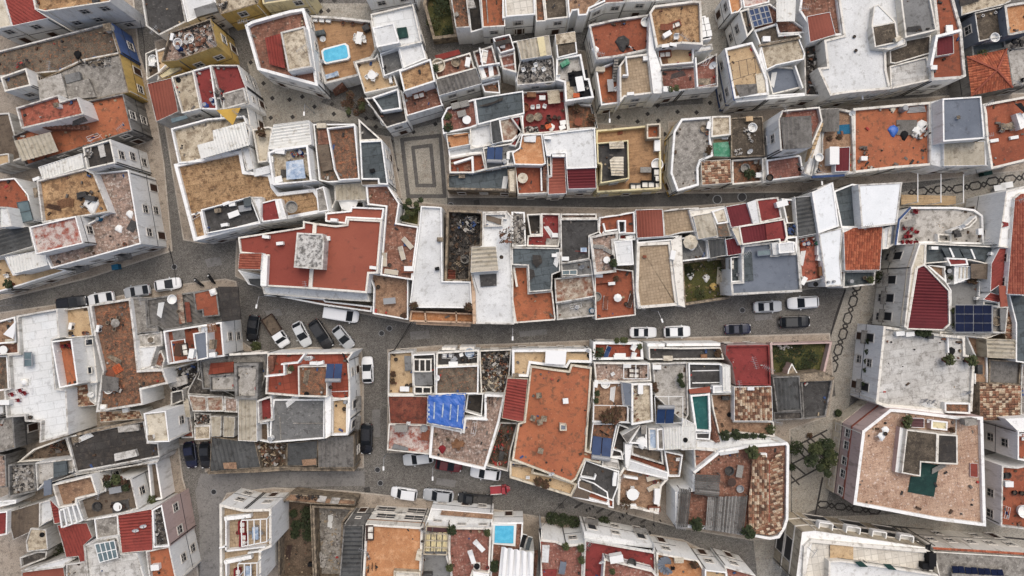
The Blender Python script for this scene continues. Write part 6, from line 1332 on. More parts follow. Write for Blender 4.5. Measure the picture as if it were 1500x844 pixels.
b(5.2, '150,540 395,525 405,720 160,740', 'tiles_old', .2, 'b', d=0); b(4.6, '405,530 660,510 690,710 410,735', 'mottled', .8, 'b'); bush('555,645', .8, 3.9, 'spiky dark plant in the brown patio', n=140); k('chair', '600,550', 0, 'fabricgrey'); k('potted_plant', '630,600', 0, 'leafred'); k('cabinet', '632,660', 0); k('bathtub', '515,600', 0, 'fabricgrey', 'grey broken tub')
b(5.0, '655,520 690,505 705,710 660,720', 'dirtywhite' if 0 else 'paleconcrete', .1)
h('white tower house with grey ribbed canopy and narrow stairs')
b(10.0, '820,122 1130,92 1155,210 1060,430 808,455 790,200', 'pinkbrick', .7, 'lb'); c(10.3, '805,180 1060,165 1070,428 830,445', 'corr_grey', 1);
b(5.2, '690,530 960,490 975,500 1000,640 1060,660 700,705', 'pinkbrick', .5, 'b'); b(6.0, '1075,440 1130,300 1155,215 1160,480 1100,500 1065,665 1000,640', 'white', .3, 'b'); stair(5, 7, '1010,650 1110,240 1135,240 1040,650', 12, tread='tan')
k('plant_pot', '712,680', 0, 'black', sc=1.8); k('barrel', '975,605', 0, 'black')
h('white house with straw coloured terrace, blue rug and maroon hatch', 'white')
b(5.8, '1130,110 1295,105 1407,130 1430,640 1080,665 1120,470 1150,300', 'mottledtan', .5, 'b', t=.3); c(6.6, '1140,115 1292,108 1290,295 1155,300', 'corr_grey', 1); k('awning_sheet', '1335,275', 5, 'tealplastic', 'teal blue rug', sc=1.2); k('cabinet', '1215,510', 90, sc=1.9); b(6.6, '1265,430 1380,422 1375,625 1258,628', 'corr_maroon', .12, d=1, base=4); k('satellite_dish', '1385,145', 0); k('bathtub', '1125,510', 0, 'plasticwhite', 'white round chair', sc=.9); k('potted_plant', '1200,360 1280,350', 0, 'leafred'); s(5.9, '1065,660 1335,648 1335,665 1070,680', 'bluetrim', .3, 'blue_edge')
k('plant_pot', '1118,622', 0, 'black')
o(1250, 140)
h('house with wide orange clay terrace and heap of covered goods', 'offwhite')
b(5.8, '0,105 640,50 650,575 335,600 0,640', 'orange', .5, 'b', t=.3); k('awning_sheet', '450,260', 0, 'corr_grey', 'grey ribbed plastic sheet', sc=1.9); k('cloth_heap', '340,290', 0, 'bluetarp', 'bright blue tarpaulin', sc=1.4); k('cloth_heap', '430,325', 0, 'black', 'black plastic heap', sc=1.2); k('cloth_heap', '540,300 580,250', 0, 'plasticwhite', 'white plastic sheeting', sc=1.5); junk('480,290 620,240 630,350 480,360', 30, (0, 0, 2), (.1, .7)); k('barrel', '405,115', 0, 'metal', 'grey metal drum', sc=1.4); k('planks', '530,108', 5, 'metal', 'grey metal pipes', sc=1.2); k('cloth_heap', '335,105', 0, 'cream'); k('crate', '85,520', 0); junk('60,420 120,420 120,580 70,580', 16, (7, 2, 1)); 
h('white house with smooth blue grey roof and ribbed beige lean-to')
b(8.3, '735,25 1055,5 1085,355 740,380', 'bluegrey', .2, 'b', t=.25); b(7.4, '640,50 735,25 745,600 640,570', 'whiteworn', .06, slope=(0, 0)) if 0 else b(5.9, '640,50 760,20 765,600 640,570', 'whiteworn', .06); b(6.4, '745,382 1085,375 1090,575 745,582', 'corr_beige', .12, 'b', d=1); b(5.4, '1085,340 1120,350 1140,600 1090,575', 'grey', .1); ZF = 8.1; chim('865,180', .4, .3)
h('white edged house with orange roof terrace and sunbeds at the right edge')
b(6.0, '1068,70 1390,10 1500,0 1500,520 1138,608 1100,360 1085,150', 'terra', .45, 'lb', t=.3); k('rectangular_table', '1255,260', 10, 'stone'); k('chair', '1215,250 1290,240 1220,290 1300,275', 0, 'fabricgrey', jit=90); k('sun_lounger', '1165,370', 100, 'plasticwhite', sc=.7); k('sun_lounger', '1330,345', 100, 'plasticwhite', sc=.7); k('cabinet', '1365,185', 30); s(7.2, '1335,70 1385,60 1430,120 1430,160', 'black', .06, 'solar_panel'); b(6.6, '1340,150 1380,140 1440,250 1380,280', 'white', .06)
# ---- strip 6 mid
o(1250, 280)
h('house with terracotta tile roof and big white sheet roof on the plaza')
b(7.2, '40,-55 405,-75 360,275 68,308', 'whitesheet', .1, 'b'); b(5.6, '-160,0 -10,-60 40,-55 65,300 -100,300', 'slate', .4, 't', t=.25); b(6.2, '-80,340 0,300 245,292 222,652 -70,655', 'tiles_orange', .12, 'b', d=1); b(6.0, '245,310 305,290 290,475 240,480', 'whiteworn', .1); b(5.9, '-95,300 -10,300 -18,480 -80,490', 'whiteworn', .1); b(5.0, '-80,660 185,658 175,770 -85,800', 'slate', .6, 'b'); k('potted_plant', '125,735', 0, 'leaf2', sc=1.2); k('plant_pot', '95,715', 0, 'stone')
b(4.8, '-280,560 -95,300 -75,500 -70,660 -80,800 -115,780', 'tar' if 0 else 'darkgrey', .3); rail('-100,560 -100,660 -70,665', 1.0, 'plasticwhite'); k('barrel', '-25,745', 0, 'metal')
h('pale concrete roof terrace house with red chairs and blue edge')
b(5.4, '470,130 845,130 1000,150 1070,200 1080,440 600,430 345,445 372,235', 'paleconcrete', .4, 'tl', t=.3); k('chair', '420,310 480,315 515,335 450,345 430,375 460,372 405,420 440,422 475,424 508,424', 0, 'redplastic', jit=120, sc=.95); k('chair', '505,165 520,175', 0, 'redplastic', 'stacked dark red chair'); k('rectangular_table', '455,265', 20, 'fabricgrey'); b(5.8, '695,350 810,355 812,425 700,420', 'tar', .9); b(6.4, '805,320 940,270 1015,200 1020,240 960,300 820,345', 'concrete', .1); k('bin', '845,340 860,365', 0, 'darkgrey', sc=.7); k('satellite_dish', '880,290', 0); k('crate', '1040,335', 90); junk('680,220 820,230 810,330 700,330', 20, (5,), (.05, .2), hh=.1)
s(5.5, '372,230 470,128 480,140 385,240 355,445 342,440', 'bluetrim', .12, 'blue_edge'); b(5.0, '305,280 370,235 345,440 290,470', 'bluegrey', .3, 'l')
h('tall pale fronted house with maroon ribbed roof and stone windows', 'offwhite')
b(8.6, '525,620 590,605 795,820 800,1100 745,1150 440,1140', 'corr_maroon', .25, '', t=.2, d=0, w='offwhite'); b(8.6, '545,428 600,430 595,606 522,645 447,1132 420,1120 475,640', 'cream', .1, 'l7', w='offwhite', trim=[(7.6, 7.8, 'cream')])
h('roof house with dark glazing, red canopy and plank deck')
b(7.0, '595,430 1165,455 1190,595 1090,600 960,570 590,600', 'slate', .5, '', t=.2)
for q_ in ('725,470 790,470 830,545 770,550', '800,472 870,475 905,550 840,548', '880,478 960,480 995,560 920,555', '975,485 1060,490 1090,565 1005,565'): s(6.95, q_, 'slate', .12, 'glazed_panel')
for q_ in ('788,468 802,468 838,545 822,548', '964,478 978,478 1012,560 998,562'): s(7.1, q_, 'plasticwhite', .1, 'glazing_bar')
k('air_conditioner', '660,470 1145,525', 0); b(7.2, '765,548 935,555 950,610 800,618', 'redpaint', .12); b(6.8, '835,615 970,618 965,720 830,770', 'whitefloor', .15, 'l'); 
for x_ in (880, 910, 940): wl('%d,625 %d,715' % (x_, x_ - 5), .1, 'cream', .15)
s(7.3, '970,600 1110,600 1110,728 972,720', 'deckgrey', .12, 'deck'); b(6.4, '590,605 760,620 770,760 600,610', 'mottledtan', .5); b(6.0, '765,760 960,735 1050,740 1030,1090 800,1095 800,820', 'grey', .4); k('barrel', '765,660', 0, 'black', sc=1.3); k('potted_plant', '805,715', 0); k('crate', '855,640 875,715', 40, 'brownclay', sc=.8); k('air_conditioner', '1030,885', 0); rail('800,830 800,1090', .9, 'plasticwhite'); rail('1115,730 1110,860', .9, 'plasticwhite'); rail('595,440 560,600', .9, 'plasticwhite'); k('potted_plant', '985,748 945,740', 0, 'leafred')
h('house with orange tile roof and curved white moulded front at the right edge', 'white')
b(8.4, '1195,460 1260,0 1370,-30 1500,-60 1500,30 1380,20 1330,60 1290,470', 'white', .12, 'l', w='white'); b(8.8, '1330,60 1380,20 1500,10 1500,860 1265,850', 'tiles_red', .1, 'l', d=1); b(8.0, '1205,470 1285,470 1265,880 1200,780 1130,830 1138,600', 'corr_red', .12, d=1); s(8.6, '1200,780 1255,780 1275,950 1215,955', 'coral', .12); s(8.5, '1225,250 1280,262 1280,288 1225,300 1245,275', 'redpaint', .06, 'red_emblem')
b(7.6, '1130,835 1265,870 1200,920 1070,895', 'corr_red', .1); b(7.0, '1070,900 1205,915 1210,960 1070,945', 'slate', .2)
o(1250, 420)
b(6.4, '1280,60 1500,70 1500,640 1340,620 1340,300', 'slate', .2)
h('house carrying a black solar array beside the maroon roof')
b(6.4, '800,160 1280,165 1255,385 800,370', 'concrete', .4, t=.2)
for r_ in range(3):
    for q_ in range(2):
        for u_ in range(2):
            x_ = 845 + q_ * 152 + u_ * 74; y_ = 154 + r_ * 74
            s(7.5, '%d,%d %d,%d %d,%d %d,%d' % (x_, y_, x_ + 69, y_, x_ + 69, y_ + 69, x_, y_ + 69), 'solar', .06, 'solar_panel')
s(7.42, '838,148 1152,148 1152,378 838,378', 'metal', .05, 'panel_frame'); rail('840,150 1150,155', .9, 'metal'); rail('840,375 1150,380', 1.0, 'metal'); k('bathtub', '1180,285', 0, 'stone', 'pale round object'); s(6.6, '1210,180 1265,185 1250,370 1215,360', 'grey', .3); k('potted_plant', '815,200 815,320', 0, 'leaf2')
b(5.8, '715,370 1220,385 1100,430 930,410 715,400', 'whitepatch', .3); b(4.6, '925,400 1100,430 1115,840 1000,800 1000,570', 'mottledtan', .3); b(6.6, '1098,432 1335,438 1338,595 1105,585', 'tiles_red' if 0 else 'corr_beige', .1, d=0, w='beigewall'); k('cabinet', '1025,680', 90, 'darkgrey')
h('house with brown old tile roof strip and grey sheet yard at the right', 'stone')
b(5.6, '1275,75 1335,80 1340,440 1255,430 1250,390', 'tiles_old', .1, d=1); b(4.8, '1120,600 1390,615 1375,815 1115,800', 'corr_grey', .4, d=1); b(5.4, '1040,790 1380,815 1385,850 1375,1100 1042,1105', 'tiles_old', .12, 'l', d=0)
h('white house with large bare pale concrete roof and small pine pots', 'white')
b(7.4, '250,325 780,400 920,410 925,560 1005,575 980,1030 750,1030 250,985 185,960', 'whitepatch', .35, 'l2', t=.35); k('potted_plant', '755,600 940,605', 0, 'leaf2', sc=1.8); k('cabinet', '375,385 455,390', 5, sc=.9); k('potted_plant', '520,380 560,385 600,382', 0, 'leaf', sc=1.2); k('bin', '625,410', 0, 'darkmetal', sc=.8); k('satellite_dish', '575,930 640,940 930,865', 30, 'metal'); k('cloth_heap', '820,540', 0, 'black', sc=1.1); wl('780,420 785,540', .5); k('planks', '640,990', -30, 'plasticwhite'); b(7.8, '752,955 965,958 965,1050 755,1040', 'mottled', .2, base=5); b(7.6, '180,960 250,985 750,1025 755,1065 300,1010', 'white', .06)
h('corner house with big rose brick terrace and dark green patch', 'pink')
o(1250, 560)
b(8.4, '75,400 305,218 430,228 850,280 1070,285 1095,1190 690,1140 0,1010', 'rosebrick', .5, 'l5', t=.4, trim=[(5.3, 5.7, 'redtrim'), (0, 2.6, 'cream')]); 
b(8.0, '430,228 855,285 850,430 445,385', 'tar', .8, '', base=5, w='offwhite'); b(8.9, '478,295 585,298 585,378 470,372', 'corr_ribs', .1, base=5); b(9.0, '645,310 780,325 775,400 640,385', 'paleyellow', .1, base=5)
b(9.6, '440,390 695,420 690,670 560,660 555,778 398,750', 'mossy', .08, base=5, w='offwhite'); b(9.3, '695,425 860,435 862,680 688,672', 'tar', .08, base=5, w='offwhite'); s(8.05, '560,660 710,685 665,945 450,905 475,775 555,778', 'greenpaint', .03, 'painted_floor'); b(8.9, '385,370 445,390 400,750 345,740', 'white', .06, '', base=5); 
k('cloth_heap', '245,455 275,405', 0); k('plant_pot', '265,425', 0, 'black'); k('cabinet', '940,320', 5, 'concrete', sc=1.3); b(8.2, '965,668 1028,672 1030,785 965,778', 'redroof', .06, base=5); k('potted_plant', '430,300 420,340', 0, 'leaf2', sc=1.4); k('chair', '620,320', 0); k('potted_plant', '800,390', 0, 'leafred'); k('planks', '710,710', 30, 'fabricgrey')
ZF = 7.8; wl('1055,300 1075,1170', .6, 'white', .3)
h('large white house with red terrace steps at the right edge')
b(7.0, '1250,300 1500,285 1500,405 1358,405', 'white', .06); b(7.2, '1355,400 1500,400 1500,660 1355,640', 'terra', .7, 'l', w='white'); b(6.8, '1225,690 1355,700 1500,670 1500,1225 1215,1190', 'terra', .6, 'lb', w='white'); k('crate', '1270,835', 0, sc=1.3); k('bathtub', '1280,770 1240,775', 0, 'darkgrey', 'dark grey round pot', sc=.7); k('plant_pot', '1330,910 1390,915', 0, 'black', sc=1.2); k('plant_pot', '1235,960', 0, 'black'); k('bathtub', '1400,1060', 0, 'plasticwhite', 'white round tub', sc=1.4); k('clothes_rack', '1250,1070', 80); k('chair', '1375,430 1400,465', 0, 'plasticwhite')

o(1250, 420)
h('small houses with slate roof behind the old brown tiles', 'dirtywhite')
b(5.0, '1390,640 1500,640 1500,1060 1380,1060 1380,850', 'concrete', .3)
# ---- centre block south, right part, and the bottom right
o(750, 420)
h('large house with wide orange clay roof and tan front strip', 'cream')
b(5.6, '0,520 655,515 660,630 480,625 455,670 350,660 155,635 135,745 0,740', 'tan', .6, 'tl', t=.35, w='white'); s(6.6, '278,525 450,530 440,645 272,635', 'whitesail', .06, 'shade_sail', True); k('crate', '30,730', 5, 'stone'); k('barrel', '625,525', 0, 'plasticwhite'); k('tyre', '640,572'); k('planks', '545,530', 0, 'stone')
b(6.2, '0,755 132,762 98,1112 50,1112 -85,1085 -40,755', 'corr_red', .12, d=1)
b(6.0, '152,650 350,680 470,695 485,640 660,665 615,1350 745,1390 730,1460 605,1430 530,1590 490,1620 340,1560 185,1500 0,1430 50,1125 100,1110', 'orange', .35, '', t=.25)
o(750, 560); k('roof_vent', '222,105 172,292 262,296 228,325 235,560', 5, 'stone'); k('roof_vent', '440,150', 5, 'plasticwhite'); b(6.9, '395,345 450,350 452,400 395,400', 'metal' if 0 else 'bluegrey', .08, base=5); k('satellite_dish', '322,745', 20); wl('600,430 660,120', .1, 'concrete', .1)
b(5.2, '-20,650 190,680 175,740 345,775 540,840 490,945 -20,790', 'tan', .6, 'b', w='cream', t=.3); k('chair', '130,785', 0); k('potted_plant', '270,830 215,810', 0, 'leafred', sc=1.6); wl('0,690 190,700', .5, 'stone')
o(750, 420)
h('house with red tiled terrace, white deck chairs and blue lounger')
b(5.0, '670,455 1075,460 1085,600 665,605', 'redtile', .6, 't', t=.3); k('sun_lounger', '785,545', -20, 'solarblue', 'blue sun lounger'); k('chair', '1000,500 1000,565', 60, sc=1.6); k('table', '1030,532', 0, 'brownclay', sc=.7); k('rectangular_table', '890,570', 0, sc=.9); k('cabinet', '870,578', 0, sc=.9); bush('705,550', .9, 4.2, 'dark bushy plant on the red tiled terrace', n=150); k('potted_plant', '735,525 1050,495', 0, 'leaf2'); k('potted_plant', '860,445 905,440 930,442', 0, 'leaf2', 'yellow flowering pot plant')
b(5.6, '675,625 1140,630 1150,780 915,790 690,785', 'palebrick', .6, t=.25); pergola(6.4, '920,640 1120,640 1120,760 920,760', 3, 'plasticwhite', 0, w=.1); k('sofa', '1005,690 1005,730', 0, 'rattan', sc=.9); k('chair', '830,720', 30); k('air_conditioner', '950,655', 0)
o(750, 560)
b(5.5, '670,0 910,0 925,185 965,200 960,325 985,340 870,335 665,330', 'mottledtan', .6); pergola(6.3, '675,190 950,195 955,325 665,330', 3, 'plasticwhite', 0, w=.09); k('potted_plant', '800,260 830,290 760,285 850,240', 0, 'leafred', sc=2); k('bathtub', '770,12', 0, 'plasticwhite', 'white square basin'); k('planks', '828,100', 85, 'plasticwhite'); k('potted_plant', '700,90 690,150', 0, 'leaf'); k('cabinet', '690,10', 80, sc=.8)
b(5.4, '665,340 870,342 810,625 640,575', 'mottled', .6, 't'); k('solar_water_heater', '735,530', 172, 'x', sc=1.25); k('bicycle', '765,420', 60, 'black'); b(6.6, '905,0 985,10 985,200 930,185', 'bluegrey', .06, w='white')
b(6.2, '985,10 1155,10 1165,325 985,355', 'creamdirty', .45, t=.25); k('cabinet', '1055,55', 90); junk('990,40 1080,40 1040,300 1000,300', 14, (3, 7), (.1, .5), hh=.1); 
h('jumble of small grey roofs and dark yard by the orange clay roof')
b(4.4, '880,345 985,385 940,570 905,620 815,620', 'tar', .8); b(5.8, '905,440 1050,355 1060,360 950,505', 'corr_grey', .1, d=0); b(5.4, '1050,360 1110,360 1115,540 1050,510 960,505', 'grey', .3); k('cabinet', '1080,385', 90, 'concrete'); k('cloth_heap', '1075,505', 0, sc=1.5)
b(4.6, '815,545 905,570 920,640 810,625', 'black' if 0 else 'tar', .6); b(5.4, '745,630 880,655 890,720 740,690', 'paleconcrete', .2)
b(5.6, '605,640 740,690 885,735 875,865 830,980 545,870 545,820', 'darkgrey', .3, t=.2); k('cabinet', '848,770 842,820', 80, sc=.8); wl('690,770 680,800 570,780', .8)
b(5.4, '545,820 570,790 680,830 790,905 800,985 780,1010 500,950', 'terra', .6, 'b'); s(5.6, '555,815 650,845 665,900 620,960 500,945', 'corr_brown', .1); wl('640,960 800,1010', .7); b(5.2, '790,900 840,910 838,1040 795,1030', 'terra', .3)
b(5.0, '930,510 995,510 960,720 935,700', 'white', .06); b(4.8, '990,520 1240,560 1250,680 985,600', 'deckgrey', .7); stair(3.4, 4.6, '985,605 1255,690 1250,720 980,635', 12, tread='brownclay'); b(5.0, '965,640 1290,745 1285,800 945,725', 'whiteworn', .08)
h('house with tan terrace, white table and loungers by the curved lane')
b(4.6, '880,770 920,700 1120,740 1290,800 1235,860 1210,1090 870,1010', 'mottledtan', .7, 'b', t=.3); k('table', '990,915', 0, sc=1.4); k('chair', '955,910 1030,915 990,870 1000,950', 0, jit=180); k('sun_lounger', '1165,790 1170,865', -75, 'beigeplastic'); k('plant_pot', '1180,825', 0, 'redplastic'); k('cabinet', '1190,910 1190,955', 90, sc=1.1); bush('935,1000', .9, 3.9, 'low round bush in the terrace corner by the lane', 'leafred', n=140); k('crate', '998,1020', 0); k('sofa', '1170,1045', 0, 'brownclay', 'brown bench'); wl('930,780 1030,795', .8, t=.3)
h('white house with solar heater, wet grey deck and ribbed white roof')
o(750, 420)
b(5.2, '1125,500 1410,505 1720,500 1750,600 1130,605', 'darkgrey', .7, 't', t=.25); k('cabinet', '1280,588', 0, 'cream'); k('potted_plant', '1685,560 1700,540', 0, 'leafred'); k('crate', '1580,575', 5, 'wood'); b(4.6, '1115,465 1260,468 1260,495 1118,495', 'white', .06); b(4.6, '1275,465 1720,462 1720,490 1275,492', 'white', .06)
b(5.6, '1160,635 1445,625 1455,1060 1420,1120 1180,900', 'paleconcrete', .5, t=.2); k('cabinet', '1190,662', 0, sc=.9); k('potted_plant', '1385,735 1380,775 1400,810', 0, 'leaf'); k('potted_plant', '1170,810 1180,850', 0, 'leafred')
b(5.8, '1455,630 1730,635 1735,840 1460,850', 'darkgrey', .6); wl('1490,695 1740,690', .1, 'white', .12); wl('1490,795 1740,790', .1, 'white', .12); b(6.6, '1735,655 1800,650 1805,860 1740,865', 'corr_white', .1, d=1)
o(750, 560)
k('solar_water_heater', '1260,270', 0, 'x', sc=1.1); pergola(6.3, '1175,118 1407,118 1407,335 1185,340', 3, 'plasticwhite', 0, w=.08)
b(5.6, '1125,380 1195,380 1200,555 1130,560', 'bluepatch', .3); b(5.8, '1195,385 1250,380 1258,560 1200,558', 'concrete', .1); b(6.2, '1250,375 1510,355 1515,545 1262,560', 'corr_white', .1, d=1); k('tyre', '1434,480'); b(4.8, '1255,565 1410,600 1385,780 1290,780', 'mottled', .7); k('chair', '1365,635', 0)
h('house with teal painted roof pool and long white walls')
o(1000, 560)
b(6.0, '62,105 195,95 225,85 235,400 230,412 105,405', 'tealpaint', .5, t=.25); s(6.2, '48,60 225,35 230,85 60,95', 'tiles_red', .15); b(5.4, '105,415 230,412 225,475 110,470', 'darkgrey', .1); b(6.4, '250,30 395,25 400,85 250,90', 'whiteworn', .1); stair(4, 5.6, '235,220 295,480 260,490 235,470', 9)
b(5.2, '105,475 235,480 300,500 300,440 470,470 720,460 810,490 800,520 500,520 480,535 310,560 110,545', 'whiteworn', .08)
h('old house with barrel tiled roof and brown earth terrace')
b(5.8, '425,40 735,35 745,320 425,320', 'tiles_old', .15, 'r', d=1); s(6.1, '535,38 590,40 592,68 535,66', 'whiteworn', .3); b(4.6, '230,95 425,90 425,320 750,322 760,450 470,420 300,440 250,230', 'mottledtan', .5); k('cabinet', '352,130', 0, 'darkgrey', sc=.8); k('potted_plant', '330,430 425,425', 0, 'leaf', sc=1.8); bush('728,390', .7, 4.1, 'green bush at the end of the brown earth terrace', 'leaf2', n=120)
k('tyre', '390,270'); bush('520,445', .5, 4.6, 'clipped hedge tuft, first in the white planter', n=90); bush('590,447', .5, 4.6, 'clipped hedge tuft, second in the white planter', n=90); bush('660,450', .5, 4.6, 'clipped hedge tuft, last in the white planter', n=90)
h('white corner house with old hipped tile roof and grey wooden canopies')
b(6.0, '310,560 490,530 520,520 865,495 880,520 872,1130 850,1200 800,1285 720,1300 500,1260 215,1215 -60,1195 -60,900 80,880 85,740', 'brickfloor', .55, 'r', t=.35)
k('bathtub', '385,730', 0, 'darkgrey', 'dark round table'); k('rectangular_table', '465,730', 80, 'fabricgrey'); k('table', '400,820', 0, 'rattan'); k('bathtub', '475,880', 0, 'metal', 'shiny round barbecue', sc=.8); k('potted_plant', '550,565', 0, 'leaf2', sc=2.2); k('crate', '665,600', 0); s(6.2, '300,580 460,560 465,580 310,605', 'whiteworn', .8)
slats(6.6, '-30,870 70,890 40,1200 -60,1195', 'greyboard', 1); slats(6.9, '100,760 310,770 300,950 100,925', 'greyboard', 0); slats(6.6, '205,945 535,940 500,1260 185,1215', 'greyboard', 1)
ZF = 5.5; P1 = '560,590 680,590 715,660 715,1140 640,1180 540,1230 540,1000'; c(6.3, '575,590 680,600 715,660 712,1150 545,1215 540,1000 565,760', 'tiles_old', 2, slope=(0, 0), name='tiled_roof', post=False); c(6.25, '715,660 800,570 830,560 820,1210 790,1240 712,1150', 'tiles_old', 1, name='tiled_roof', post=False); c(6.2, '545,1218 712,1155 790,1240 740,1262 560,1240', 'tiles_old', 0, name='tiled_roof', post=False); wl('716,660 712,1150', .85, 'tiles_red', .2)
k('cabinet', '812,710 808,975', 90, 'darkmetal', sc=.7); k('potted_plant', '95,1150 520,1215', 0, 'leaf', sc=2.2)
b(5.4, '90,545 275,560 285,760 310,770 105,770', 'brickfloor', .5); k('chair', '120,730', 0, 'black', sc=1.2); b(6.2, '-5,300 30,310 108,350 110,555 -10,560', 'corr_white', .12, d=1)
h('house with crimson painted roof and thin aerial wires')
o(1000, 420)
b(5.6, '360,485 715,480 728,815 440,812 410,640 355,560', 'redpaint', .4, 't', w='pink', t=.22, cap='redpaint'); ant('560,615 670,665', 2.0)
h('grassy plot behind a low pink wall next to the plaza', 'pink', 'yard', 'walled_yard', 'walled yards')
b(1.6, '720,465 1235,450 1200,600 1165,745 960,735 735,760', 'grassground', 1.2, 't', t=.3, w='pink', cap='pink')
junk('780,480 900,480 900,510 800,515', 20, (0, 0)); 
for i_, q_ in enumerate(('800,560', '960,520', '1080,600', '880,640', '1020,680')): bush(q_, 1.3, .35, 'patch of tall grass %s of the plot behind the pink wall' % ('in the upper left corner', 'near the top edge', 'at the right end', 'in the lower left part', 'at the lower middle')[i_], 'leaf', n=220, flat=.18)
b(2.6, '870,690 900,630 960,735 860,740', 'stone', .08)
h('grey walled shed with dark sheet roof and asphalt yard by the plaza', 'greywall')
b(4.4, '740,745 965,735 985,1025 780,1035', 'corr_dark', .25, d=1); b(3.6, '975,780 1240,765 1180,1075 990,1095 990,1020', 'darkgrey', .5, 'r'); b(4.0, '750,1035 985,1028 990,1095 755,1105', 'debrisfloor', .3); b(3.9, '735,745 1165,700 1255,745 1240,772 740,795', 'stone', .06, w='stone')
# ---- bottom
o(750, 694)
h('white house with pink brick terrace behind curved white balconies')
b(7.0, '240,450 255,540 360,550 440,585 600,570 590,900 235,900', 'pinkbrick', .6, 't', t=.3); k('rectangular_table', '415,770', 80, 'bluegrey'); s(6.6, '250,590 310,590 300,735 245,730', 'whiteworn', .4); k('potted_plant', '565,605 440,590 570,700', 0, 'leaf2', sc=1.3); s(6.6, '250,790 370,790 360,900 250,900', 'redpaint', .1)
h('long white house with dark crimson roof terrace')
b(7.6, '600,545 1165,645 1175,590 1190,900 585,900', 'redpaint', .6, 't', t=.3); b(6.6, '590,475 1175,585 1170,650 605,550', 'whiteworn', .06, 't2'); b(9.0, '760,700 1160,800 1240,900 745,900', 'pinkbrick', .6, 't', base=5); k('cabinet', '855,685', 10, sc=1.4); k('satellite_dish', '735,715', 20); k('bathtub', '985,735', 0, 'darkgrey', 'dark round cover'); k('potted_plant', '825,800', 0, 'leaf2')
h('white house with spiral stair and narrow tan balcony terraces')
b(7.0, '1190,650 1410,690 1540,715 1590,800 1590,900 1195,900', 'ochre', .7, 't', t=.3); b(8.0, '1590,790 1770,810 1780,900 1590,900', 'tan', .5, 't'); b(7.0, '1750,760 2000,830 2060,900 1780,900', 'pinkbrick', .6, 't'); ZF = 6.4
for i_ in range(12):
    a_ = i_ * .5; q_ = wp(px('1250,735')[0], 6.5); l_ = HS.location; m = MB(); m.box((.55, 0, .05), (1.0, .4, .06)); st_ = link('spiral_step', m.mesh('spiral_step'), 'bluegrey', HS, (q_.x - l_.x, q_.y - l_.y, 6.4 + i_ * .16), a_)
k('cabinet', '1370,705', 0, 'cream'); k('chair', '1325,780', 0, 'black'); k('potted_plant', '1490,740', 0, 'leafred', sc=1.3)
o(1000, 694)
h('large tiled roof apartment building with dark balcony fronts', 'paleconcrete' if 0 else 'offwhite', 'building', 'apartment_building', 'apartment buildings at the bottom right')
b(8.6, '1060,540 1407,575 2010,625 2060,650 2060,900 985,900 1000,600', 'paletile', .5, '', t=.5); b(8.2, '985,480 1090,470 1430,520 2020,610 2030,660 1407,600 1070,565 1000,900 930,900', 'white', .06, 't6l6', w='beigewall', cap='white', trim=[(2.85, 3.1, 'offwhite'), (5.75, 6.0, 'offwhite')])
for q_ in ('1120,475 1230,490', '1345,508 1455,525', '1560,545 1670,562', '1785,578 1895,594'):
    A_, B_ = rel(W3(q_, 6.9)); d_ = (B_ - A_).normalized(); n_ = Vector((-d_.y, d_.x, 0)); n_ = n_ if n_.y > 0 else -n_; m = MB(); rz_ = math.atan2(d_.y, d_.x)
    for c_, s_3 in (((A_ + B_) / 2 + n_ * 1.25, ((B_ - A_).length, .14, 1.1)),): m.box((c_.x, c_.y, 6.4), s_3, rz_)
    for e_ in (A_, B_): c_ = e_ + n_ * .62; m.box((c_.x, c_.y, 6.4), (.14, 1.2, 1.08), rz_)
    c_ = (A_ + B_) / 2 + n_ * .62; m.box((c_.x, c_.y, 5.92), ((B_ - A_).length - .15, 1.2, .1), rz_); link('balcony', m.mesh('balcony'), 'white', HS)
b(9.4, '1205,720 1300,715 1500,740 2100,830 2150,900 1200,900', 'whiteworn', .5, 't', t=.3, base=6); s(8.4, '1215,585 1407,600 1407,720 1215,710', 'tan', .03)
for q_ in ('1415,725 1480,725 1530,770 1460,768', '1650,745 1715,748 1765,795 1700,790'): s(9.5, q_, 'greenpaint', .1, 'green_shutter')
b(8.7, '1280,800 1600,815 1600,900 1270,900', 'redpaint', .4, base=6)
ZF = 8.1; k('cabinet', '2030,690', 90, 'black', sc=1.4); k('cabinet', '2000,750', 0, 'black', sc=1.2); k('planks', '2025,650', 80, 'black')
h('grey roofed building with orange tile eave and solar panels at the bottom right', 'offwhite', 'building', 'apartment_building', 'apartment buildings at the bottom right')
o(1250, 694)
b(7.6, '660,640 1500,690 1500,900 720,900', 'concrete', .15, 't4', t=.2); b(7.7, '650,602 1500,655 1500,680 660,628', 'tiles_orange', .05, 't', d=0); 
for i_ in range(4):
    for u_ in range(2): x_ = 812 + i_ * 107 + u_ * 50; s(8.2, '%d,%d %d,%d %d,%d %d,%d' % (x_, 762 + i_ * 9, x_ + 47, 764 + i_ * 9, x_ + 60, 820 + i_ * 7, x_ + 12, 818 + i_ * 7), 'solar', .08, 'solar_panel')
s(8.15, '810,820 1245,845 1250,900 820,900', 'concrete', .3)
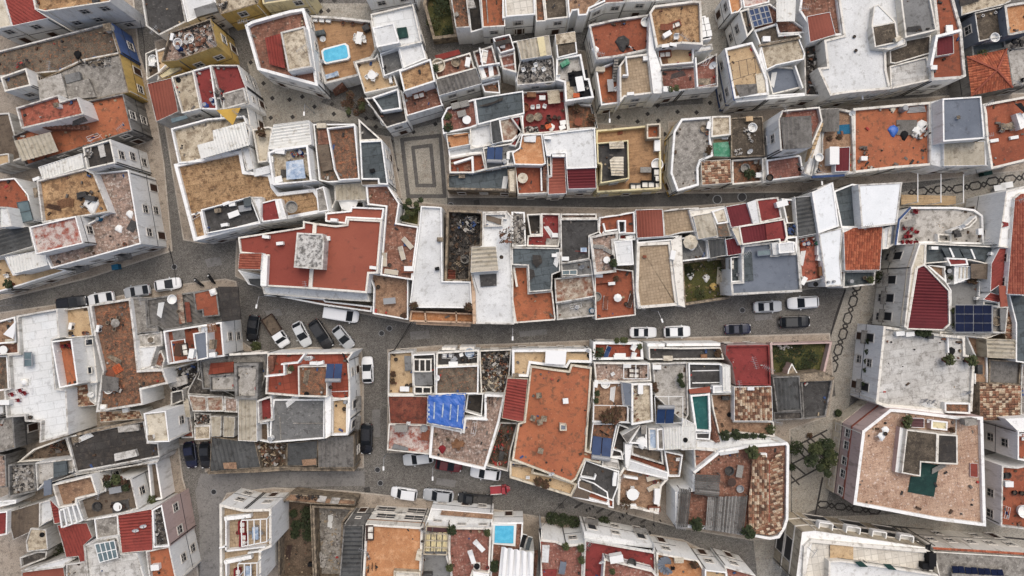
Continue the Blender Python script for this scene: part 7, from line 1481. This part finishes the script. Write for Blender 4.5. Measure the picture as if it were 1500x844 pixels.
# ================================================================= GROUND, STREETS, MARKS
def flat(name, pts, z, mat, raw=True):
    P = [wp(p, z) for p in pts]; c_ = sum(P, Vector()) / len(P); c_.z = 0; P = [p - c_ for p in P]
    if area(P) < 0: P = P[::-1]
    m = MB(); m.poly(P); return structure(name, m.mesh(name), mat, c_)
def kerbed(name, pts, mat, hh=.1):
    P = [wp(p, hh) for p in pts]; c_ = sum(P, Vector()) / len(P); c_.z = 0; P = [p - c_ for p in P]
    if area(P) < 0: P = P[::-1]
    m = MB(); Q = inset(P, .2); m.poly(Q); ob = structure(name, m.mesh(name), mat, c_)
    m = MB(); n = len(P)
    for i in range(n):
        j = (i + 1) % n; m.poly((Vector((P[i].x, P[i].y, -.02)), Vector((P[j].x, P[j].y, -.02)), P[j], P[i])); m.poly((P[i], P[j], Q[j], Q[i]))
    structure('kerb', m.mesh('kerb'), 'kerb', c_); return ob
def tp(s_): return px(s_)
o(0, 0); KT_ = KT; KT = 1.0
m = MB(); m.poly([(-900, -900, 0), (900, -900, 0), (900, 900, 0), (-900, 900, 0)]); structure('ground', m.mesh('ground'), 'street')
kerbed('pavement', tp('-60,-60 190,-60 204,75 226,150 241,240 253,368 130,408 0,440 -60,450'), 'pavement')
kerbed('pavement', tp('-60,466 80,446 170,434 250,418 330,408 346,412 352,440 354,500 372,512 400,514 440,508 530,510 533,560 533,686 300,692 296,650 262,652 268,700 284,760 292,860 292,920 -60,920'), 'pavement')
kerbed('pavement', tp('323,920 322,740 332,722 400,714 500,718 640,733 750,750 800,758 1000,790 1110,845 1125,920'), 'pavement')
kerbed('pavement', tp('344,405 400,432 470,448 540,462 600,474 700,476 800,468 900,452 1000,440 1180,425 1240,416 1250,330 1320,302 1180,290 1000,302 900,304 660,300 560,290 480,330 400,335 346,345'), 'pavement')
kerbed('pavement', tp('567,512 640,506 750,503 870,498 1000,494 1216,488 1222,560 1215,610 1158,630 1158,790 1100,792 1000,775 905,750 850,735 750,690 640,664 567,664'), 'pavement')
kerbed('pavement', tp('226,60 330,30 378,180 384,195 470,184 572,200 590,290 562,300 480,345 395,345 300,358 268,352 240,180'), 'pavement')
kerbed('pavement', tp('652,130 780,66 858,74 876,180 972,186 974,282 870,290 656,290 646,190'), 'pavement')
kerbed('pavement', tp('978,178 1120,160 1240,150 1440,136 1560,136 1560,244 1390,262 1180,282 984,284'), 'pavement')
flat('asphalt_road', tp('294,694 534,690 534,712 400,714 332,724 322,744 322,920 294,920 292,760 286,720'), .016, 'asphalt')
flat('square', tp('362,92 470,5 560,5 560,40 470,150 520,170 600,190 650,178 656,300 590,300 575,190 480,176 385,190'), .016, 'calcada')
flat('plaza', tp('1240,416 1330,280 1420,262 1300,420 1262,490 1242,605 1210,740 1160,760 1160,640 1130,612 1224,580 1217,493'), .012, 'calcada')
flat('plaza', tp('1100,760 1580,745 1580,830 1340,820 1150,820 1120,930 1080,930 1110,850'), .0165, 'calcada')
flat('plaza', tp('1290,290 1580,215 1580,300 1430,330'), .021, 'calcada')
flat('lane', tp('860,162 1065,150 1065,186 868,192'), .012, 'calcada'); flat('lane', tp('1012,-20 1064,-20 1064,152 1030,154'), .0165, 'calcada'); flat('lane', tp('962,182 990,182 990,286 964,286'), .021, 'calcada')
flat('lane', tp('655,282 985,280 1250,262 1250,292 985,302 655,300'), .0255, 'calcadagrey')
KT = KT_
def strips(name, lines, z, w, mat):
    m = MB(); first = wp(lines[0][0], 0); first.z = 0; k_ = 0
    for ln in lines:
        for a, q in zip(ln[:-1], ln[1:]):
            A, Q = wp(a, z) - first, wp(q, z) - first; d = (Q - A); 
            if d.length < .01: continue
            d.normalize(); n_ = Vector((-d.y, d.x, 0)) * w / 2; zz = Vector((0, 0, (k_ % 7) * .0007)); k_ += 1; A -= d * w * .3; Q += d * w * .3
            m.poly((A - n_ + zz, Q - n_ + zz, Q + n_ + zz, A + n_ + zz))
    return structure(name, m.mesh(name), mat, first)
o(500, 140)
def quadline(q): p = px(q); return p + [p[0]]
m_ = strips('paving_pattern', [quadline('500,365 818,330 852,830 552,830')], .03, 2.4 * .24, 'calcadagrey')
m_ = strips('paving_pattern', [quadline('590,430 738,412 768,742 625,742')], .03, 2.2 * .24, 'calcadagrey')
def hexes(cs, ang, L_, w_, dl, dw):
    ls = []
    for i, cc in enumerate(cs):
        x, y, big = cc; a = math.radians(ang[i] if isinstance(ang, (list, tuple)) else ang); ca, sa = math.cos(a), math.sin(a)
        pts = [(-L_, 0), (-L_ * .55, -w_), (L_ * .55, -w_), (L_, 0), (L_ * .55, w_), (-L_ * .55, w_), (-L_, 0)] if big else [(-dl, 0), (0, -dw), (dl, 0), (0, dw), (-dl, 0)]
        ls.append([(OX + (x + u * ca - v * sa) * KT, OY + (y + u * sa + v * ca) * KT) for u, v in pts])
    return ls
o(1000, 420)
strips('paving_pattern', hexes([(1405, 120, 1), (1385, 190, 0), (1360, 262, 1), (1340, 325, 0), (1322, 390, 1), (1300, 458, 0), (1283, 520, 1), (1262, 590, 0), (1242, 660, 1), (1222, 725, 0), (1440, -10, 1), (1420, 55, 0)], 107, 52, 30, 26, 20), .032, .22, 'calcadadark')
o(1250, 140)
strips('paving_pattern', hexes([(560, 792, 1), (640, 785, 0), (715, 775, 1), (790, 770, 0), (868, 768, 1), (935, 755, 0), (1005, 745, 1), (1075, 735, 0), (1150, 708, 1), (1215, 700, 0), (1290, 690, 1), (1370, 680, 0), (480, 800, 0), (1440, 665, 1), (1520, 655, 0)], -10, 56, 30, 26, 20), .032, .22, 'calcadadark')
o(1000, 694)
strips('paving_pattern', hexes([(1160, 255, 1), (1228, 265, 0), (1300, 272, 1), (1370, 285, 0), (1440, 290, 1), (1510, 300, 0), (1580, 305, 1)], 4, 50, 26, 24, 20), .032, .22, 'calcadadark')
o(1000, 560)
strips('paving_pattern', [px(a) for a in ('870,560 1190,395', '870,690 1330,455', '880,840 1240,640', '880,650 1010,760', '940,545 1080,700', '1030,490 1180,640', '1140,425 1290,560', '880,760 960,844', '1060,470 1220,610', '980,520 1120,660')], .032, .24, 'calcadadark')
strips('gutter', [[(1238, 425), (1216, 493)], [(660, 303), (980, 304), (1180, 294)], [(1205, 700), (1193, 760), (1500, 790)]], .034, .25, 'calcadadark')
o(500, 420); strips('gutter', [px('575,295 440,520')], .125, .16, 'calcadadark')
o(250, 280); strips('gutter', [px('-15,440 30,640')], .125, .1, 'calcadadark')
def platform():
    global HS, ZF
    h('cream slatted market platform with three tall white poles by the pale terrace', 'cream', 'platform', 'market_platform', 'market stalls on the plaza street')
    o(1250, 280); P = W3('395,30 845,40 845,120 395,112', .5); c0 = sum(P, Vector()) / 4; HS.location = (c0.x, c0.y, 0); P = rel(P)
    for i in range(6):
        a0, a1 = P[0].lerp(P[3], i / 6), P[0].lerp(P[3], (i + .86) / 6); b0, b1 = P[1].lerp(P[2], i / 6), P[1].lerp(P[2], (i + .86) / 6); m = MB(); T = [a0, a1, b1, b0]; lo = [p - Vector((0, 0, .08)) for p in T]; m.poly(T); m.poly(lo[::-1]); [m.poly((lo[q], lo[(q + 1) % 4], T[(q + 1) % 4], T[q])) for q in range(4)]; link('slat', m.mesh('slat'), 'tan', HS)
    for f in (.06, .47, .87):
        q = P[3].lerp(P[2], f); m = MB(); m.box((q.x, q.y, 2), (.1, .1, 4)); link('pole', m.mesh('pole'), 'plasticwhite', HS); r = P[0].lerp(P[1], f); m = MB(); m.bar((q.x, q.y, 3.9), (r.x, r.y + 2.6, 3.9), .1); link('cross_bar', m.mesh('cross_bar'), 'plasticwhite', HS)
platform()
o(1250, 140); ZF = 0
for q_, l_ in (('1180,765', 'left white square cafe table on the plaza street'), ('1240,745', 'right white square cafe table on the plaza street')): g('rectangular_table', q_, l_, 10, 'plasticwhite', 1.0, 'cafe tables on the plaza street')
g('bin', '1060,640', 'dark green waste bin at the foot of the beige lean-to house', 10, 'greenpaint', 1.3, 'bins in the street')
o(0, 280); g('bin', '978,628', 'teal waste bin below the long white corner house', 10, 'tealplastic', 1.0, 'bins in the street')
# antennas on the roofs, cables over the streets, patches in the road
def cable(p0, z0, p1, z1, label, sag=.5):
    a, q = wp(p0, z0), wp(p1, z1); m = MB(); c0 = (a + q) / 2; c0.z = 0; L_ = [a.lerp(q, i / 8) - c0 - Vector((0, 0, sag * 4 * (i / 8) * (1 - i / 8))) for i in range(9)]
    for i in range(8): m.bar(L_[i], L_[i + 1], .05)
    ob = link('overhead_cable', m.mesh('overhead_cable'), 'black', None, (c0.x, c0.y, 0)); tag(ob, label, 'cable', 'cables strung over the streets')
cable((247, 364), 6.5, (258, 418), 5.5, 'black cable from the long white corner house down across the street'); cable((607, 470), 5.5, (577, 513), 4.6, 'black cable between the orange balcony house and the tan terrace house'); cable((205, 30), 6, (212, 100), 5, 'black cable over the lane by the blue and yellow house'); cable((1240, 420), 5, (1217, 490), 3, 'black cable at the plaza end of the main street'); cable((795, 770), 4, (835, 725), 4.5, 'black cable in front of the hedge'); cable((960, 690), 4, (958, 770), 5, 'black cable by the curved lane'); cable((1120, 285), 5.5, (1128, 305), 6, 'short cable over the pedestrian lane')
_am = []
for v_ in range(3):
    rg_ = random.Random(v_); m = MB(); hh_ = 1.6 + v_ * .5; m.bar((0, 0, 0), (0, 0, hh_), .05); m.bar((-.7, 0, hh_ - .1), (.7, .15, hh_ - .1), .04)
    for i in range(6): x = -.6 + i * .24; m.bar((x, -.3 + x * .1, hh_ - .08), (x, .3 + x * .1, hh_ - .08), .03)
    _am.append(m.mesh('antenna'))
_done = set(); _roots = {q['label']: q for q in COL.objects if q.get('label')}
for lab, P, z in HB:
    if lab in _done or lab not in _roots or 'yard' in lab or abs(area(P)) < 25 or RN.random() < .5: continue
    _done.add(lab); r = _roots[lab]; a = P[RN.randrange(len(P))]; cc = sum(P, Vector()) / len(P); q = a.lerp(cc, .06); link('antenna', _am[RN.randrange(3)], 'metal', r, (q.x - r.location.x, q.y - r.location.y, z - .4), RN.uniform(0, 6))
KT, KK = 1.0, KT; o(0, 0)
for q_ in ('600,486 628,484 630,496 602,498', '760,486 800,482 802,490 762,494', '388,456 410,452 414,462 392,466', '1105,462 1130,460 1131,468 1106,470', '300,380 322,376 326,388 304,392', '640,700 668,704 666,714 638,710', '545,600 557,600 557,640 545,640'): flat('road_patch', px(q_), .02, 'asphalt')
KT = KK
def inlays(pts, sz, name='dark_paving_inlay'):
    for x, y in pts:
        q = wp((x, y), .03); m = _inl.setdefault(sz, None)
        if m is None: mm = MB(); mm.box((0, 0, 0), (sz, sz, .02)); m = _inl[sz] = mm.mesh(name)
        ob = link(name, m, 'calcadadark', None, (q.x, q.y, .028), math.radians(40)); ob['kind'] = 'structure'
_inl = {}
o(250, 0); pts = px('765,688 838,810 980,822 1085,798 1185,880 1330,860 775,888 825,972 1005,965 1345,940 660,515 1350,5 1170,38 1240,95 1300,88 1235,5')
o(500, 140); pts += px('62,165 205,188 275,185 285,258 365,340 412,380 460,615 595,300 775,235 848,385')
o(750, 140); pts += px('878,180 1118,152 1035,215 1205,208 1258,318 1268,660 1212,800 1365,135 1200,85')
o(1000, 140); pts += px('115,140 135,798 205,818 580,788 225,60')
inlays(pts, .52)
# street furniture
o(0, 0)
def lampat(pt, ang, lab): g('street_lamp', pt, lab, ang, 'x', .8, 'street lamps')
o(0, 420); lampat('182,150', 180, 'white headed street lamp above the road by the big white house')
o(250, 420); lampat('825,80', 170, 'street lamp over the parked pickup')
o(750, 420); lampat('1150,195', 200, 'street lamp below the beige tiled roof'); lampat('5,330', 180, 'street lamp in the middle of the main street')
o(500, 560); lampat('400,560', 180, 'street lamp at the rusty roofed house corner'); lampat('785,640', 180, 'street lamp beside the red parked car')
o(1000, 140); lampat('1015,690', 185, 'street lamp below the narrow stairs of the white tower'); lampat('1325,20', 190, 'street lamp in the lane under the large smooth white roof')
o(750, 140); lampat('765,200', 180, 'street lamp at the lane corner by the plank terrace'); o(250, 140); lampat('1185,145', 180, 'street lamp on the square beside the cream canopy')
o(750, 694); lampat('232,350', 180, 'street lamp at the hedge by the curved balconies')
for t_, q_, l_ in (((500, 694), '322,78', 'round manhole cover in front of the white hatchback'), ((500, 420), '397,345', 'manhole cover below the brown corner terrace'), ((500, 420), '332,385', 'paler manhole cover left of the gutter line'), ((250, 280), '30,625', 'manhole cover by the motorcycles'), ((500, 280), '902,115', 'manhole cover at the corner of the mosaic square'), ((500, 560), '298,722', 'manhole cover in the street near the street lamp'), ((1000, 420), '492,195', 'manhole cover near the silver saloon'), ((1000, 280), '285,70', 'left round cover in the pedestrian lane'), ((1000, 280), '490,50', 'right round cover in the pedestrian lane'), ((250, 694), '355,150', 'manhole cover on the asphalt bend')):
    o(*t_); g('manhole_cover', q_, l_, 0, 'darkmetal', 1.1 if 'round cover' not in l_ else 1.8)
for t_, q_, l_ in (((500, 694), '213,132', 'drain grate at the asphalt edge'), ((1000, 420), '683,430', 'square drain grate by the crimson roof house'), ((1000, 420), '255,435', 'drain grate by the white front ledges'), ((750, 694), '405,265', 'drain grate at the tan terrace corner'), ((750, 694), '670,375', 'drain grate by the hedge'), ((750, 694), '1075,448', 'drain grate in the lane by the grey canopies'), ((500, 280), '1115,95', 'drain grate in the lane above the ruin'), ((250, 694), '1198,145', 'drain grate above the walled rubble yard')):
    o(*t_); g('drain_grate', q_, l_, 10, 'x', 1.2)
o(750, 694)
for i_, q_ in enumerate(('615,298', '640,282', '668,263', '885,360', '912,342', '942,322', '1165,415', '1135,480', '1218,380')): g('bollard', q_, 'dark bollard in the lane, %s from the left' % ('first second third fourth fifth sixth eighth seventh ninth'.split()[i_]), 0, 'darkmetal', group='bollards in the lane')
strips('drain_slot', [px(a) for a in ('520,280 585,238', '700,322 755,285', '795,346 855,300', '975,382 1040,338', '1065,402 1132,358')], .034, .3, 'calcadadark')
for q_, r_, l_ in (('330,370', 1.0, 'dense hedge bush nearest the pool terrace'), ('420,385', 1.0, 'second hedge bush before the curved balconies'), ('510,400', .9, 'last hedge bush before the curved balconies'), ('760,405', .9, 'round bush standing alone in the lane')): bush(q_, r_, .15, l_, n=260)
bush('1310,370', .9, .15, 'dark shrub by the pool terrace front', n=160) if 0 else None
o(1000, 560); tree('1180,620', 5.0, 2.6, 'spreading green street tree on the plaza beside the pink building', n=2800); bush('940,545', 1.1, .5, 'round clipped shrub in a dark planter next to the street tree', n=260)
o(500, 140); tree('110,70', 4.6, 1.7, 'dark palm like tree at the corner of the pool deck', 'leafred', 900)
o(500, 280); tree('575,140', 4.0, 1.2, 'small dark tree between the mosaic square and the rose terrace', n=800)
o(1000, 560); bush('1285,255', .5, .1, 'potted dark plant by the plaza house door'); bush('1050,440', .4, .1, 'small reddish plant on the plaza', 'leafred', n=60); bush('905,705', .5, .1, 'dark plant beside the white corner house', n=80)
o(1250, 280); bush('225,710', 1.0, .1, 'dark leafy climber beside the tile roofed plaza house', n=220)
o(1250, 420)
for i_, q_ in enumerate(('130,450', '120,540', '112,620', '105,690', '92,800')): bush(q_, .4, 3.4, 'small round balcony shrub on the white plaza front, %s from the top' % 'first second third fourth fifth'.split()[i_], n=60)
o(250, 420); bush('700,490', .8, .1, 'pale dry bush in front of the black hatchback', 'leaf2', n=160); 
# vehicles
o(0, 420)
car('582,132', 8, 'estate', 'black', 'black estate car parked beside the big white house, leftmost in the street')
car('825,98', 190, 'hatch', 'white', 'white hatchback parked behind the leftmost black estate car')
car('1122,40', 190, 'hatch', 'silver', 'silver hatchback with dark windscreen below the long white corner house')
o(250, 280); car('-30,770', 9, 'hatch', 'white', 'white hatchback nearest the two motorcycles')
g('motorcycle', '345,722', 'black motorcycle standing at the bend, right hand one', 35, 'black', 1.0, 'motorcycles at the bend', .02); g('motorcycle', '242,752', 'black motorcycle standing at the bend, left hand one', 50, 'darkmetal', 1.0, 'motorcycles at the bend', .02)
o(250, 420)
car('675,345', 262, 'hatch', 'black', 'black hatchback parked upright beside the white pickup')
car('868,368', -57, 'pickup', 'white', 'white pickup truck with empty wooden load bed', 'pickup')
car('1078,392', -63, 'hatch', 'lightsilver', 'silver white hatchback between the pickup and the black estate')
car('1238,396', -57, 'estate', 'black', 'large black estate car in the slanted parking row', sc=1.05)
car('1420,420', -52, 'hatch', 'silver', 'silver hatchback last in the slanted parking row')
car('1405,230', -9, 'van', 'white', 'long white van parked below the red roofed corner building', 'van')
o(500, 420); car('214,688', 92, 'hatch', 'white', 'white car with black glass roof parked beside the red grid terrace')
o(500, 560); car('204,470', 268, 'estate', 'black', 'black car parked along the grey sheet shed'); car('632,632', 187, 'estate', 'lightsilver', 'pale car half under the worn red terrace'); car('885,688', -9, 'hatch', 'red', 'dark red car beside the pale brick terrace'); car('1188,752', 172, 'estate', 'white', 'white car at the foot of the pale brick terrace')
o(500, 694); car('514,165', 172, 'smallvan', 'white', 'white small van in front of the glazed beige house', 'van', sc=.88); car('798,182', 174, 'estate', 'silver', 'silver estate car between the white van and the black pickup'); car('1102,220', 174, 'pickup', 'charcoal', 'black pickup truck with empty dark bed', 'pickup'); car('1308,132', 4, 'trike', 'brightred', 'small red cargo tricycle with white bed sides', 'cargo tricycle')
o(250, 560); car('158,602', 277, 'hatch', 'navy', 'dark blue hatchback in the narrow alley'); car('285,605', 272, 'hatch', 'charcoal', 'dark car squeezed against the grey sheet shed wall')
o(750, 420); car('1085,378', 0, 'saloon', 'white', 'white saloon in the main street next to the grey windowed white car', sc=.9); car('1365,372', 2, 'hatch', 'white', 'white hatchback with dark hood right of the white saloon')
o(1000, 420); car('460,350', 2, 'saloon', 'navy', 'dark blue saloon parked below the rubble plot', sc=.88); car('708,165', 3, 'saloon', 'lightsilver', 'silver white boxy saloon with grey rear window', sc=.95); car('998,132', 184, 'estate', 'white', 'white estate car with green windscreen', sc=1.02); car('930,290', 2, 'estate', 'black', 'black estate car at the end of the main street')
# ---------------------------------------------------------------- tell look-alikes apart by their place
by = {}
for ob in PROPS + [x for x in COL.objects if x.get('kind') == 'stuff' and x.get('label')]:
    by.setdefault(ob['label'], []).append(ob)
ORD = ['leftmost', 'second from left', 'third from left', 'fourth from left', 'fifth from left', 'sixth from left', 'seventh from left', 'eighth from left', 'ninth from left', 'tenth from left']
for lab, obs in by.items():
    if len(obs) < 2: continue
    xs = [q.location.x for q in obs]; ys = [q.location.y for q in obs]
    hor = max(xs) - min(xs) >= max(ys) - min(ys)
    obs.sort(key=lambda q: q.location.x if hor else -q.location.y)
    for i, q in enumerate(obs):
        if len(obs) == 2: w_ = ('left', 'right')[i] if hor else ('upper', 'lower')[i]
        else:
            w_ = ORD[i] if i < len(obs) - 1 else 'rightmost'
            if not hor: w_ = w_.replace('leftmost', 'topmost').replace('from left', 'from top').replace('rightmost', 'lowest')
        q['label'] = w_ + ' ' + lab
for ob in COL.objects:
    l_ = ob.get('label')
    if l_ and len(l_.split()) > 16: ob['label'] = ' '.join(l_.split()[:16])
